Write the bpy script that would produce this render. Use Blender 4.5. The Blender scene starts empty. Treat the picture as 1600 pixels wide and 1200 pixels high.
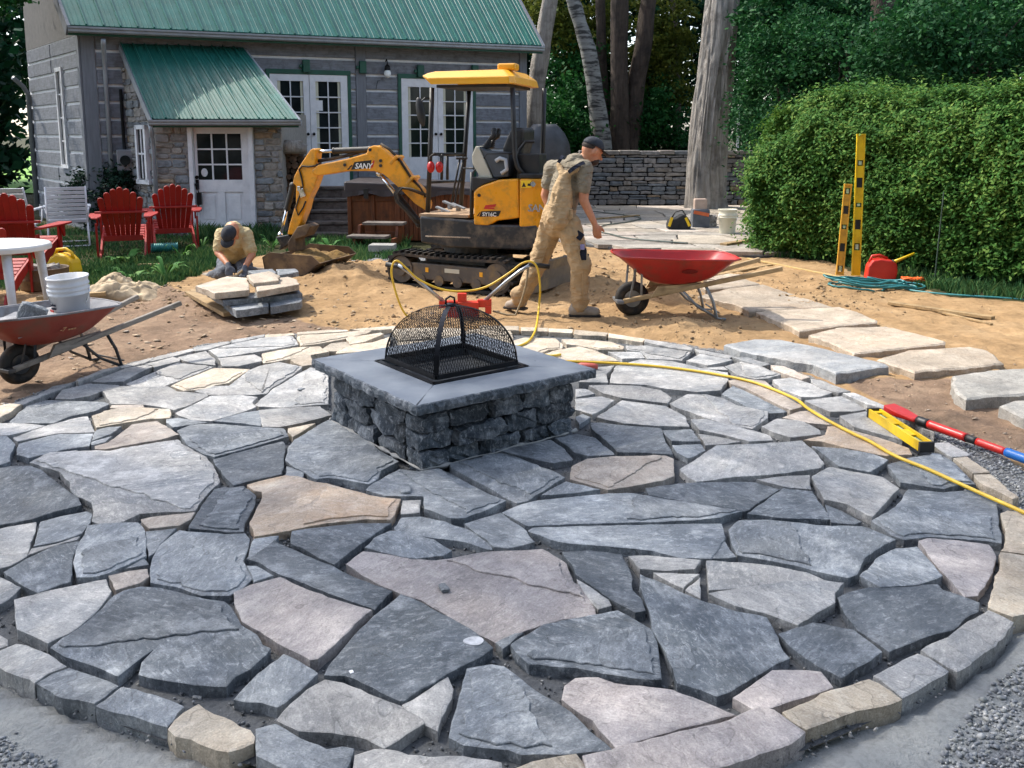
import bpy, bmesh, math, random
import numpy as np
from mathutils import Vector, Matrix, noise as mnoise
SC = bpy.context.scene
COL = SC.collection
R = math.radians
rnd = random.Random(7)

# ---------------------------------------------------------------- camera
CAM_H, F_PX, CY, PITCH = 1.65, 1420.0, 430.0, math.atan(220/1420.0)
cam_d = bpy.data.cameras.new('camera')
cam = bpy.data.objects.new('camera', cam_d); COL.objects.link(cam)
cam_d.sensor_width = 36.0
cam_d.lens = 36.0*F_PX/1600.0
cam_d.shift_y = -(600-CY)/1600.0
cam_d.clip_start, cam_d.clip_end = 0.05, 2000
cam.location = (0, 0, CAM_H)
cam.rotation_euler = (math.pi/2-PITCH, 0, 0)
SC.camera = cam

# ---------------------------------------------------------------- sky, sun, exposure
SUN_EL, SUN_DIR = R(50), Vector((-0.86, 0.51, 0)).normalized()      # direction towards the sun on the ground
w = bpy.data.worlds.new('World'); SC.world = w; w.use_nodes = True
nt = w.node_tree
bg = nt.nodes['Background']
sky = nt.nodes.new('ShaderNodeTexSky'); sky.sky_type = 'NISHITA'; sky.sun_disc = False
sky.sun_elevation = SUN_EL
sky.sun_rotation = math.atan2(SUN_DIR.x, SUN_DIR.y)
sky.altitude = 100; sky.air_density = 1.0; sky.dust_density = 2.0; sky.ozone_density = 1.0
haze_sat = nt.nodes.new('ShaderNodeHueSaturation'); haze_sat.inputs['Saturation'].default_value = .68      # a hazy, whitish summer sky
nt.links.new(sky.outputs['Color'], haze_sat.inputs['Color']); nt.links.new(haze_sat.outputs['Color'], bg.inputs['Color'])
bg.inputs['Strength'].default_value = 0.15
sd = bpy.data.lights.new('sun', 'SUN'); sd.energy = 2.05; sd.angle = R(0.53); sd.color = (1.0, 0.93, 0.82)
sun = bpy.data.objects.new('sun', sd); COL.objects.link(sun)
sv = Vector((SUN_DIR.x*math.cos(SUN_EL), SUN_DIR.y*math.cos(SUN_EL), math.sin(SUN_EL)))
sun.rotation_euler = sv.to_track_quat('Z', 'Y').to_euler()
sun.location = (-20, 12, 25)
vs = SC.view_settings
vs.view_transform = 'Standard'; vs.look = 'None'; vs.exposure = 1.42; vs.gamma = 1.0; vs.use_curve_mapping = False
SC.cycles.max_bounces = 8; SC.cycles.transparent_max_bounces = 12; SC.cycles.diffuse_bounces = 3
SC.cycles.use_adaptive_sampling = True
SC.cycles.use_denoising = True

# ---------------------------------------------------------------- measuring: photo pixels -> points in the yard
_cp, _sp = math.cos(PITCH), math.sin(PITCH)
def ray(px, py):
    x = (px-800)/F_PX; y = -(py-CY)/F_PX
    return Vector((x, _cp+y*_sp, -_sp+y*_cp))
def at(px, py, z=0.0):
    r = ray(px, py); k = (z-CAM_H)/r.z
    return Vector((r.x*k, r.y*k, z))
def atY(px, py, Y):
    r = ray(px, py); k = Y/r.y
    return Vector((r.x*k, Y, CAM_H+r.z*k))
def at_plane(px, py, p0, n):
    r = ray(px, py); o = Vector((0, 0, CAM_H)); k = (p0-o).dot(n)/r.dot(n)
    return o+r*k

# ---------------------------------------------------------------- objects
def tag(o, label=None, cat=None, group=None, kind=None):
    if label: o['label'] = label
    if cat: o['category'] = cat
    if group: o['group'] = group
    if kind: o['kind'] = kind
    return o
def thing(name, label, cat, loc=(0, 0, 0), rz=0.0, group=None):
    o = bpy.data.objects.new(name, None); COL.objects.link(o)
    o.empty_display_size = 0.2
    o.location = loc; o.rotation_euler = (0, 0, rz)
    return tag(o, label, cat, group)
def kids(o): return [c for c in COL.objects if c.parent is o]
_children = {}
def setp(o, parent):
    if parent is not None:
        o.parent = parent
        _children.setdefault(parent.name, []).append(o)
def copy_tree(o, parent=None):
    c = o.copy(); COL.objects.link(c); setp(c, parent)
    for ch in list(_children.get(o.name, [])): copy_tree(ch, c)
    return c

class MB:
    """collects faces; build() links them as one mesh object"""
    def __init__(s): s.v = []; s.f = []; s.m = []; s.cm = 0
    def add(s, vs, fs, M4=None):
        b = len(s.v)
        for v in vs:
            v = Vector(v)
            if M4 is not None: v = M4 @ v
            s.v.append(v)
        for f in fs: s.f.append([b+i for i in f]); s.m.append(s.cm)
        return s
    def box(s, c, d, rz=0, rot=None, M4=None):
        x, y, z = d[0]/2, d[1]/2, d[2]/2
        vs = [(-x,-y,-z),(x,-y,-z),(x,y,-z),(-x,y,-z),(-x,-y,z),(x,-y,z),(x,y,z),(-x,y,z)]
        fs = [(0,3,2,1),(4,5,6,7),(0,1,5,4),(1,2,6,5),(2,3,7,6),(3,0,4,7)]
        T = Matrix.Translation(Vector(c)) @ (rot.to_4x4() if rot is not None else Matrix.Rotation(rz, 4, 'Z'))
        if M4 is not None: T = M4 @ T
        return s.add(vs, fs, T)
    def bar(s, a, b, wx, wy, up=(0,0,1)):
        """square bar from a to b"""
        a, b, up = Vector(a), Vector(b), Vector(up); d = (b-a); L = d.length; d.normalize()
        sx = d.cross(up)
        if sx.length < 1e-4: sx = d.cross(Vector((1,0,0)))
        sx.normalize(); sy = sx.cross(d)
        M3 = Matrix((sx, d, sy)).transposed()
        return s.box((a+b)/2, (wx, L, wy), rot=M3)
    def tube(s, pts, r, n=8, cap=True, closed=False):
        pts = [Vector(p) for p in pts]; k = len(pts)
        rs = r if isinstance(r, (list, tuple)) else [r]*k
        vs = []; prev = None
        for i, p in enumerate(pts):
            if closed: d = pts[(i+1) % k]-pts[i-1]
            else: d = pts[min(i+1, k-1)]-pts[max(i-1, 0)]
            if d.length < 1e-9: d = Vector((0,0,1))
            d.normalize()
            if prev is None:
                a = Vector((0,0,1)) if abs(d.z) < .9 else Vector((1,0,0))
                u = d.cross(a).normalized()
            else:
                u = prev-d*prev.dot(d)
                u = u.normalized() if u.length > 1e-6 else d.orthogonal().normalized()
            prev = u; q = d.cross(u)
            for j in range(n):
                t = 2*math.pi*j/n
                vs.append(p+(u*math.cos(t)+q*math.sin(t))*rs[i])
        fs = []
        for i in range(k if closed else k-1):
            i2 = (i+1) % k
            for j in range(n):
                j2 = (j+1) % n
                fs.append((i*n+j, i*n+j2, i2*n+j2, i2*n+j))
        if cap and not closed:
            fs.append(tuple(range(n-1, -1, -1))); fs.append(tuple((k-1)*n+j for j in range(n)))
        return s.add(vs, fs)
    def cyl(s, a, b, r, n=14, r2=None): return s.tube([a, b], [r, r if r2 is None else r2], n)
    def lathe(s, prof, n=20, M4=None):
        """prof: (r, z) pairs round z"""
        vs = []; fs = []; k = len(prof)
        for r_, z in prof:
            for j in range(n):
                t = 2*math.pi*j/n; vs.append((r_*math.cos(t), r_*math.sin(t), z))
        for i in range(k-1):
            for j in range(n):
                j2 = (j+1) % n; fs.append((i*n+j, i*n+j2, (i+1)*n+j2, (i+1)*n+j))
        return s.add(vs, fs, M4)
    def prism(s, poly, lo, hi, axis='z', M4=None):
        """closed polygon extruded from lo to hi; axis z: poly is (x,y); axis y: poly is (x,z); axis x: poly is (y,z)"""
        n = len(poly)
        def P(p, h):
            return (p[0], p[1], h) if axis == 'z' else ((p[0], h, p[1]) if axis == 'y' else (h, p[0], p[1]))
        vs = [P(p, lo) for p in poly]+[P(p, hi) for p in poly]
        fs = [tuple(range(n-1, -1, -1)), tuple(range(n, 2*n))]
        fs += [(i, (i+1) % n, n+(i+1) % n, n+i) for i in range(n)]
        return s.add(vs, fs, M4)
    def ell(s, c, r, nu=14, nv=9, rot=None):
        vs = []; fs = []
        for i in range(nv+1):
            th = math.pi*i/nv
            for j in range(nu):
                ph = 2*math.pi*j/nu
                v = Vector((r[0]*math.sin(th)*math.cos(ph), r[1]*math.sin(th)*math.sin(ph), r[2]*math.cos(th)))
                if rot is not None: v = rot @ v
                vs.append(v+Vector(c))
        for i in range(nv):
            for j in range(nu):
                j2 = (j+1) % nu; fs.append((i*nu+j, (i+1)*nu+j, (i+1)*nu+j2, i*nu+j2))
        return s.add(vs, fs)
    def capsule(s, a, b, ra, rb, n=12):
        a, b = Vector(a), Vector(b)
        s.tube([a, b], [ra, rb], n); s.ell(a, (ra,)*3, n, 8); s.ell(b, (rb,)*3, n, 8); return s
    def fix(s, me):
        bm = bmesh.new(); bm.from_mesh(me)
        bmesh.ops.remove_doubles(bm, verts=bm.verts, dist=1e-6)
        bmesh.ops.recalc_face_normals(bm, faces=bm.faces)
        bm.to_mesh(me); bm.free()
    def build(s, name, mats, parent=None, smooth=False, bevel=0, world=None, seg=2, angle=30):
        me = bpy.data.meshes.new(name)
        off = Vector(world) if world is not None else Vector((0,0,0))
        me.from_pydata([v-off for v in s.v], [], s.f)
        if not isinstance(mats, (list, tuple)): mats = [mats]
        for m_ in mats: me.materials.append(m_)
        if len(mats) > 1: me.polygons.foreach_set('material_index', s.m)
        s.fix(me)
        if smooth: me.polygons.foreach_set('use_smooth', [True]*len(me.polygons))
        o = bpy.data.objects.new(name, me); COL.objects.link(o); setp(o, parent)
        if bevel:
            b = o.modifiers.new('bevel', 'BEVEL'); b.width = bevel; b.segments = seg; b.limit_method = 'ANGLE'; b.angle_limit = R(angle)
            if smooth is None: pass
        if smooth == 'auto' or (smooth and bevel):
            pass
        return o
def np_obj(name, verts, faces, mat, parent=None, smooth=False, flip=False):
    """verts (N,3) array, faces (M,k) int array"""
    me = bpy.data.meshes.new(name)
    verts = np.asarray(verts, np.float32); faces = np.asarray(faces, np.int32)
    me.vertices.add(len(verts)); me.vertices.foreach_set('co', verts.ravel())
    k = faces.shape[1]
    me.loops.add(faces.size); me.loops.foreach_set('vertex_index', faces.ravel())
    me.polygons.add(len(faces)); me.polygons.foreach_set('loop_start', np.arange(0, faces.size, k, dtype=np.int32))
    if smooth: me.polygons.foreach_set('use_smooth', np.ones(len(faces), bool))
    me.update(calc_edges=True); me.validate()
    for m_ in (mat if isinstance(mat, (list, tuple)) else [mat]): me.materials.append(m_)
    o = bpy.data.objects.new(name, me); COL.objects.link(o); setp(o, parent)
    return o
def smooth_by_angle(o, ang=40):
    me = o.data
    me.polygons.foreach_set('use_smooth', [True]*len(me.polygons))
    bm = bmesh.new(); bm.from_mesh(me)
    for e in bm.edges:
        if len(e.link_faces) == 2 and e.calc_face_angle(0) > R(ang): e.smooth = False
    bm.to_mesh(me); bm.free(); return o
def fbm(x, y, z=0.0, o=4): return mnoise.fractal(Vector((x, y, z)), 0.9, 2.1, o)
def nz(x, y, z=0.0): return mnoise.noise(Vector((x, y, z)))

# ---------------------------------------------------------------- materials
def srgb(h):
    h = h.lstrip('#'); c = [int(h[i:i+2], 16)/255 for i in (0, 2, 4)]
    return tuple((x/12.92 if x <= .04045 else ((x+.055)/1.055)**2.4) for x in c)
def newmat(name):
    m = bpy.data.materials.new(name); m.use_nodes = True
    t = m.node_tree; return m, t, t.nodes['Principled BSDF'], t.nodes, t.links
def ramp(t, fac, stops):
    n = t.nodes.new('ShaderNodeValToRGB'); e = n.color_ramp.elements
    while len(e) < len(stops): e.new(0.5)
    for i, (p, c) in enumerate(stops):
        e[i].position = p; e[i].color = (*c, 1) if len(c) == 3 else c
    t.links.new(fac, n.inputs['Fac']); return n.outputs['Color']
def noise_n(t, vec, scale, detail=5, rough=.55, dist=0.0):
    n = t.nodes.new('ShaderNodeTexNoise'); n.inputs['Scale'].default_value = scale; n.inputs['Detail'].default_value = detail
    n.inputs['Roughness'].default_value = rough; n.inputs['Distortion'].default_value = dist
    if vec is not None: t.links.new(vec, n.inputs['Vector'])
    return n.outputs['Fac']
def mapping(t, vec, scale=(1,1,1), rot=(0,0,0)):
    n = t.nodes.new('ShaderNodeMapping'); n.inputs['Scale'].default_value = scale; n.inputs['Rotation'].default_value = rot
    t.links.new(vec, n.inputs['Vector']); return n.outputs['Vector']
def mix(t, fac, a, b, mode='MIX'):
    n = t.nodes.new('ShaderNodeMix'); n.data_type = 'RGBA'; n.blend_type = mode
    for key, val in ((0, fac), (6, a), (7, b)):
        if hasattr(val, 'links'): t.links.new(val, n.inputs[key])
        elif isinstance(val, (int, float)): n.inputs[key].default_value = val
        else: n.inputs[key].default_value = (*val, 1) if len(val) == 3 else val
    return n.outputs[2]
def math_n(t, op, a, b=None):
    n = t.nodes.new('ShaderNodeMath'); n.operation = op
    for i, val in enumerate((a, b)):
        if val is None: continue
        if hasattr(val, 'links'): t.links.new(val, n.inputs[i])
        else: n.inputs[i].default_value = val
    return n.outputs[0]
def bump(t, h, strength, dist, normal=None):
    n = t.nodes.new('ShaderNodeBump'); n.inputs['Strength'].default_value = strength; n.inputs['Distance'].default_value = dist
    t.links.new(h, n.inputs['Height'])
    if normal is not None: t.links.new(normal, n.inputs['Normal'])
    return n.outputs['Normal']
def objvec(t, randomise=True):
    tc = t.nodes.new('ShaderNodeTexCoord'); v = tc.outputs['Object']
    if randomise:
        oi = t.nodes.new('ShaderNodeObjectInfo'); m = t.nodes.new('ShaderNodeVectorMath'); m.operation = 'MULTIPLY_ADD'
        t.links.new(oi.outputs['Random'], m.inputs[0]); m.inputs[1].default_value = (37, 61, 23); t.links.new(v, m.inputs[2])
        return m.outputs[0]
    return v
def M(name, c1, c2=None, scale=6, rough=.6, metal=0.0, bmp=0.0, bscale=60, bdist=.004, var=0.0, stretch=(1,1,1), spec=.5, dirt=None, dscale=5, coat=0.0, rvar=.1):
    m, t, b, n, l = newmat(name)
    c1 = srgb(c1) if isinstance(c1, str) else c1
    c2 = c1 if c2 is None else (srgb(c2) if isinstance(c2, str) else c2)
    v = objvec(t); vs_ = mapping(t, v, stretch)
    f = noise_n(t, vs_, scale, 6, .6)
    c = ramp(t, f, [(.32, c1), (.68, c2)])
    if dirt:
        d = noise_n(t, v, dscale, 8, .65)
        dm = ramp(t, d, [(.48, (0,0,0)), (.68, (1,1,1))])
        c = mix(t, dm, c, srgb(dirt) if isinstance(dirt, str) else dirt)
    if var:
        oi = n.new('ShaderNodeObjectInfo'); hs = n.new('ShaderNodeHueSaturation')
        val = math_n(t, 'MULTIPLY_ADD', oi.outputs['Random'], 2*var); val.node.inputs[2].default_value = 1-var
        l.new(val, hs.inputs['Value']); l.new(c, hs.inputs['Color']); c = hs.outputs['Color']
    l.new(c, b.inputs['Base Color'])
    rr = ramp(t, noise_n(t, v, scale*2.3, 4), [(.3, (max(rough-rvar, .03),)*3), (.7, (min(rough+rvar, 1),)*3)])
    l.new(rr, b.inputs['Roughness'])
    b.inputs['Metallic'].default_value = metal; b.inputs['Specular IOR Level'].default_value = spec
    if coat: b.inputs['Coat Weight'].default_value = coat; b.inputs['Coat Roughness'].default_value = .15
    if bmp:
        l.new(bump(t, noise_n(t, vs_, bscale, 6, .6), bmp, bdist), b.inputs['Normal'])
    return m
def slate(name, c1, c2, c3, hi='#c9c6c4', hamt=.5, rust=0.0, warm=0.0, rough=.62, streak=1.0):
    """split-face stone: clouds, ledges where layers came off, pale scuffs, grit"""
    m, t, b, n, l = newmat(name)
    c1, c2, c3, hi = srgb(c1), srgb(c2), srgb(c3), srgb(hi)
    v = objvec(t)
    oi = n.new('ShaderNodeObjectInfo')
    vr = n.new('ShaderNodeVectorRotate'); vr.rotation_type = 'Z_AXIS'; l.new(v, vr.inputs['Vector']); l.new(math_n(t, 'MULTIPLY', oi.outputs['Random'], 40.0), vr.inputs['Angle']); v = vr.outputs['Vector']      # each slab was split and laid its own way
    big = noise_n(t, v, 1.9, 5, .6, .6)
    col = ramp(t, big, [(.3, c1), (.5, c2), (.72, c3)])
    led = noise_n(t, mapping(t, v, (1.0, 1.35, .6)), 2.3, 3, .55, .4)
    q = math_n(t, 'MULTIPLY', led, 6.0); fl = math_n(t, 'FLOOR', q); fr = math_n(t, 'FRACT', q)
    par = math_n(t, 'MODULO', fl, 2.0)
    col = mix(t, math_n(t, 'MULTIPLY', par, .42), col, c3)
    lin = ramp(t, fr, [(.0, (1,1,1)), (.05, (0,0,0))])
    col = mix(t, math_n(t, 'MULTIPLY', lin, .55), col, tuple(x*.3 for x in c1))  # dark line painted along each ledge step, as its shade
    # pale scuffs, long and thin, two directions
    for rot, s_, thr in ((.5, (2.2, 26, 6), .66), (2.3, (3, 30, 6), .68), (1.2, (7, 18, 6), .67)):
        st = noise_n(t, mapping(t, v, s_, (0, 0, rot)), 1.7, 6, .7, .8)
        col = mix(t, math_n(t, 'MULTIPLY', ramp(t, st, [(thr-.09, (0,0,0)), (thr+.03, (1,1,1))]), hamt*.6*streak), col, hi)
    cl = noise_n(t, v, 5.5, 8, .72)
    col = mix(t, math_n(t, 'MULTIPLY', ramp(t, cl, [(.5, (0,0,0)), (.68, (1,1,1))]), hamt*1.25), col, hi)
    gr = noise_n(t, v, 160, 3, .6)
    sp_ = noise_n(t, mapping(t, v, (1, 1.9, 1)), 24, 9, .78, .6)
    col = mix(t, math_n(t, 'MULTIPLY', ramp(t, sp_, [(.53, (0,0,0)), (.63, (1,1,1))]), hamt*1.15), col, hi)
    col = mix(t, math_n(t, 'MULTIPLY', ramp(t, sp_, [(.36, (1,1,1)), (.46, (0,0,0))]), .5), col, tuple(x*.55 for x in c1))
    dk = noise_n(t, v, 3.4, 9, .7, .5)
    col = mix(t, .55, col, ramp(t, dk, [(.3, (.22,)*3), (.7, (.74,)*3)]), 'OVERLAY')
    col = mix(t, .4, col, ramp(t, gr, [(.35, (.35,)*3), (.65, (.75,)*3)]), 'OVERLAY')
    if rust:
        ru = noise_n(t, v, 1.6, 6, .65)
        col = mix(t, math_n(t, 'MULTIPLY', ramp(t, ru, [(.5, (0,0,0)), (.66, (1,1,1))]), rust), col, srgb('#b8906a'))
    hs = n.new('ShaderNodeHueSaturation')
    val = math_n(t, 'MULTIPLY_ADD', oi.outputs['Random'], .36); val.node.inputs[2].default_value = .82
    l.new(val, hs.inputs['Value']); l.new(col, hs.inputs['Color'])
    l.new(hs.outputs['Color'], b.inputs['Base Color'])
    l.new(ramp(t, cl, [(.3, (rough-.12,)*3), (.7, (rough+.15,)*3)]), b.inputs['Roughness'])
    b.inputs['Specular IOR Level'].default_value = .45
    n1 = bump(t, fl, .9, .006)
    n2 = bump(t, noise_n(t, v, 9, 10, .72), 1.0, .02, n1)
    n3 = bump(t, noise_n(t, v, 110, 4, .6), .35, .0016, n2)
    l.new(n3, b.inputs['Normal'])
    return m
def leafmat(name, c1, c2, c3, trans=.25, rough=.65, spec=.15):
    m, t, b, n, l = newmat(name)
    g = n.new('ShaderNodeNewGeometry'); v = objvec(t, False)
    f = noise_n(t, v, 1.6, 6, .65)
    k = math_n(t, 'ADD', math_n(t, 'MULTIPLY', g.outputs['Random Per Island'], .38), math_n(t, 'MULTIPLY', f, .72))
    c = ramp(t, k, [(.2, srgb(c1)), (.55, srgb(c2)), (.9, srgb(c3))])
    l.new(c, b.inputs['Base Color']); b.inputs['Roughness'].default_value = rough; b.inputs['Specular IOR Level'].default_value = spec
    tr = n.new('ShaderNodeBsdfTranslucent'); hs = n.new('ShaderNodeHueSaturation'); hs.inputs['Value'].default_value = 1.25; hs.inputs['Hue'].default_value = .485
    l.new(c, hs.inputs['Color']); l.new(hs.outputs['Color'], tr.inputs['Color'])
    mx = n.new('ShaderNodeMixShader'); mx.inputs[0].default_value = trans
    l.new(b.outputs[0], mx.inputs[1]); l.new(tr.outputs[0], mx.inputs[2])
    l.new(mx.outputs[0], n['Material Output'].inputs['Surface'])
    return m
def glassmat(name, c=(.006, .008, .009), rough=.06):
    m, t, b, n, l = newmat(name)
    v = objvec(t)
    l.new(ramp(t, noise_n(t, v, 2.2, 4, .6, 1.0), [(.35, c), (.75, tuple(x*3.2 for x in c))]), b.inputs['Base Color'])
    b.inputs['Roughness'].default_value = rough; b.inputs['Specular IOR Level'].default_value = .22
    l.new(bump(t, noise_n(t, v, 3, 2), .1, .01), b.inputs['Normal'])
    return m
# ================================================================= ground materials
def groundmat():
    m, t, b, n, l = newmat('yard_ground')
    v = objvec(t, False)
    at_ = n.new('ShaderNodeVertexColor'); at_.layer_name = 'zone'
    sep = n.new('ShaderNodeSeparateColor'); l.new(at_.outputs['Color'], sep.inputs[0])
    n1 = noise_n(t, v, 1.6, 8, .65); n2 = noise_n(t, v, 14, 8, .7); n3 = noise_n(t, v, 90, 4, .7)
    sand = ramp(t, n1, [(.3, srgb('#8b7151')), (.5, srgb('#a48661')), (.72, srgb('#b59873'))])
    sand = mix(t, .5, sand, ramp(t, n2, [(.3, (.28,)*3), (.7, (.72,)*3)]), 'OVERLAY')
    dirt = ramp(t, n1, [(.3, srgb('#6b5a4b')), (.5, srgb('#88715d')), (.75, srgb('#a08a73'))])
    dirt = mix(t, .6, dirt, ramp(t, n2, [(.3, (.25,)*3), (.72, (.75,)*3)]), 'OVERLAY')
    dirt = mix(t, ramp(t, n3, [(.62, (0,0,0)), (.72, (.6,)*3)]), dirt, srgb('#c3b29c'))
    grav = ramp(t, n3, [(.3, srgb('#4c4d50')), (.5, srgb('#86888a')), (.7, srgb('#b4b3af'))])
    vo = n.new('ShaderNodeTexVoronoi'); vo.inputs['Scale'].default_value = 62; l.new(v, vo.inputs['Vector'])
    grav = mix(t, .55, grav, ramp(t, vo.outputs['Distance'], [(.1, (.7,)*3), (.55, (.22,)*3)]), 'OVERLAY')
    soil = ramp(t, n2, [(.3, srgb('#2e2a1c')), (.6, srgb('#3f4023')), (.8, srgb('#5b5438'))])
    scr = ramp(t, n1, [(.3, srgb('#828484')), (.55, srgb('#979997')), (.75, srgb('#aaaaa6'))])
    pit = noise_n(t, mapping(t, v, (1, .8, 1)), 55, 4, .65)
    scr = mix(t, .35, scr, ramp(t, pit, [(.3, (.25,)*3), (.55, (.6,)*3)]), 'OVERLAY')
    # zone: R dirt, G gravel, B grass soil, alpha screeded dust; rest is sand
    edge = math_n(t, 'MULTIPLY', math_n(t, 'SUBTRACT', n2, .5), .7)
    def msk(s):
        k = math_n(t, 'ADD', s, edge); return ramp(t, k, [(.38, (0,0,0)), (.62, (1,1,1))])
    c = mix(t, msk(sep.outputs[0]), sand, dirt)
    c = mix(t, msk(sep.outputs[2]), c, soil)
    c = mix(t, msk(sep.outputs[1]), c, grav)
    c = mix(t, msk(at_.outputs['Alpha']), c, scr)
    l.new(c, b.inputs['Base Color']); b.inputs['Roughness'].default_value = .92; b.inputs['Specular IOR Level'].default_value = .2
    h = math_n(t, 'ADD', math_n(t, 'MULTIPLY', n2, 1.0), math_n(t, 'MULTIPLY', n3, .35))
    l.new(bump(t, h, .8, .03), b.inputs['Normal'])
    return m
MAT_GROUND = groundmat()

PAT_C = Vector((-.27, 4.9, 0)); PAT_R = 2.62      # refined below from the traced rim
rim_px = [(0,645),(100,607),(230,565),(330,543),(440,527),(560,517),(700,513),(850,514),(960,520),(1060,531),(1180,552),(1320,607),(1430,655),(1500,705),(1580,770),(1640,870),(1590,985),(1420,1100),(1260,1170),(900,1240),(640,1235),(400,1195),(260,1160),(150,1120),(60,1080),(-60,1010),(-130,900),(-130,760)]
RIM = [at(*p) for p in rim_px]
_c = sum(RIM, Vector((0,0,0)))/len(RIM); PAT_C = Vector((_c.x, _c.y, 0))
_ang = np.array([math.atan2(p.y-PAT_C.y, p.x-PAT_C.x) for p in RIM]); _rad = np.array([(p-PAT_C).length for p in RIM])
_o = np.argsort(_ang); _ang = _ang[_o]; _rad = _rad[_o]
def rim_r(a): return float(np.interp(a, np.r_[_ang[-1]-2*math.pi, _ang, _ang[0]+2*math.pi], np.r_[_rad[-1], _rad, _rad[0]]))
def rim_d(x, y):
    """distance outside the patio rim (negative inside)"""
    dx, dy = x-PAT_C.x, y-PAT_C.y
    return math.hypot(dx, dy)-rim_r(math.atan2(dy, dx))
def sstep(a, b, x):
    t = min(max((x-a)/(b-a), 0), 1); return t*t*(3-2*t)
MOUNDS = [  # px, py, radius, height
    (1010, 470, .55, .17), (935, 452, .5, .16), (1065, 512, .45, .10), (905, 428, .6, .12), (640, 500, .35, .04), (540, 436, .75, .17), (480, 420, .5, .14),
    (600, 418, .7, .12), (1290, 445, .5, .07), (1250, 470, .5, .06), (1090, 560, .3, .03), (905, 400, .5, .10), (300, 462, .45, .09), (255, 455, .4, .05)]
MOUNDS = [(at(a, b).x, at(a, b).y, r_, h_) for a, b, r_, h_ in MOUNDS]
def gz(x, y):
    d = rim_d(x, y) if (abs(x-PAT_C.x) < 4.5 and abs(y-PAT_C.y) < 4.5) else 3.0
    near = 1-sstep(2.2, 3.4, y)                    # the front strip of stone dust lies lower
    z = -.03-.016*near
    z += .018*fbm(x*.9, y*.9)+(.020*fbm(x*4.2, y*4.2, 3)+.012*fbm(x*11, y*11, 6))*(1-near*.85)*(1 if y < 14 else .4)
    for mx, my, r_, h_ in MOUNDS:
        q = ((x-mx)**2+(y-my)**2)/(r_*r_)
        if q < 6: z += h_*math.exp(-q*1.6)*(1+.35*fbm(x*5, y*5, 7))
    if d < .12: z = min(z, -.035)*1.0 if d > 0 else -.062+.006*fbm(x*9, y*9, 5)
    return z
def in_poly(x, y, P):
    c = False; n = len(P); j = n-1
    for i in range(n):
        xi, yi = P[i][0], P[i][1]; xj, yj = P[j][0], P[j][1]
        if (yi > y) != (yj > y) and x < (xj-xi)*(y-yi)/(yj-yi)+xi: c = not c
        j = i
    return c
def wp(pts): return [tuple(at(*p)[:2]) for p in pts]
Z_DIRT = [wp([(-400,700),(-300,560),(-60,470),(150,470),(250,455),(330,470),(420,470),(480,500),(640,530),(380,560),(230,580),(100,615),(0,650)]),
          wp([(1320,590),(1480,585),(1640,620),(1800,700),(1760,760),(1560,690),(1420,640)])]
Z_GRASS = [wp([(-700,640),(-400,520),(-60,455),(120,442),(250,445),(330,418),(420,392),(520,392),(640,395),(720,385),(760,350),(700,330),(500,318),(-900,305),(-2500,330)]),
           wp([(1180,398),(1290,404),(1330,420),(1420,446),(1500,462),(1640,472),(2600,640),(2600,330),(1500,330),(1200,340)])]
Z_GRAV = [wp([(-100,700),(-40,640),(100,592),(230,552),(330,532),(480,512),(500,520),(330,550),(230,575),(100,615),(0,655)]),
          wp([(1390,640),(1470,655),(1560,700),(1660,760),(1700,860),(1600,790),(1500,712),(1430,665)]),
          wp([(-300,1160),(0,1130),(90,1170),(160,1215),(160,1500),(-400,1500)]), wp([(1460,1200),(1480,1140),(1545,1060),(1640,990),(1900,950),(2000,1500),(1300,1500)]),
          wp([(470,400),(600,392),(700,395),(700,420),(560,418),(470,415)])]
Z_SCR = [wp([(-500,900),(-140,900),(-60,1010),(60,1080),(150,1120),(260,1160),(400,1195),(640,1235),(900,1240),(1260,1170),(1420,1100),(1590,985),(1650,870),(1900,850),(1900,960),(1640,1000),(1540,1070),(1470,1150),(1440,1260),(900,1500),(300,1500),(150,1215),(80,1170),(0,1132),(-300,1165)])]
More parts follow.
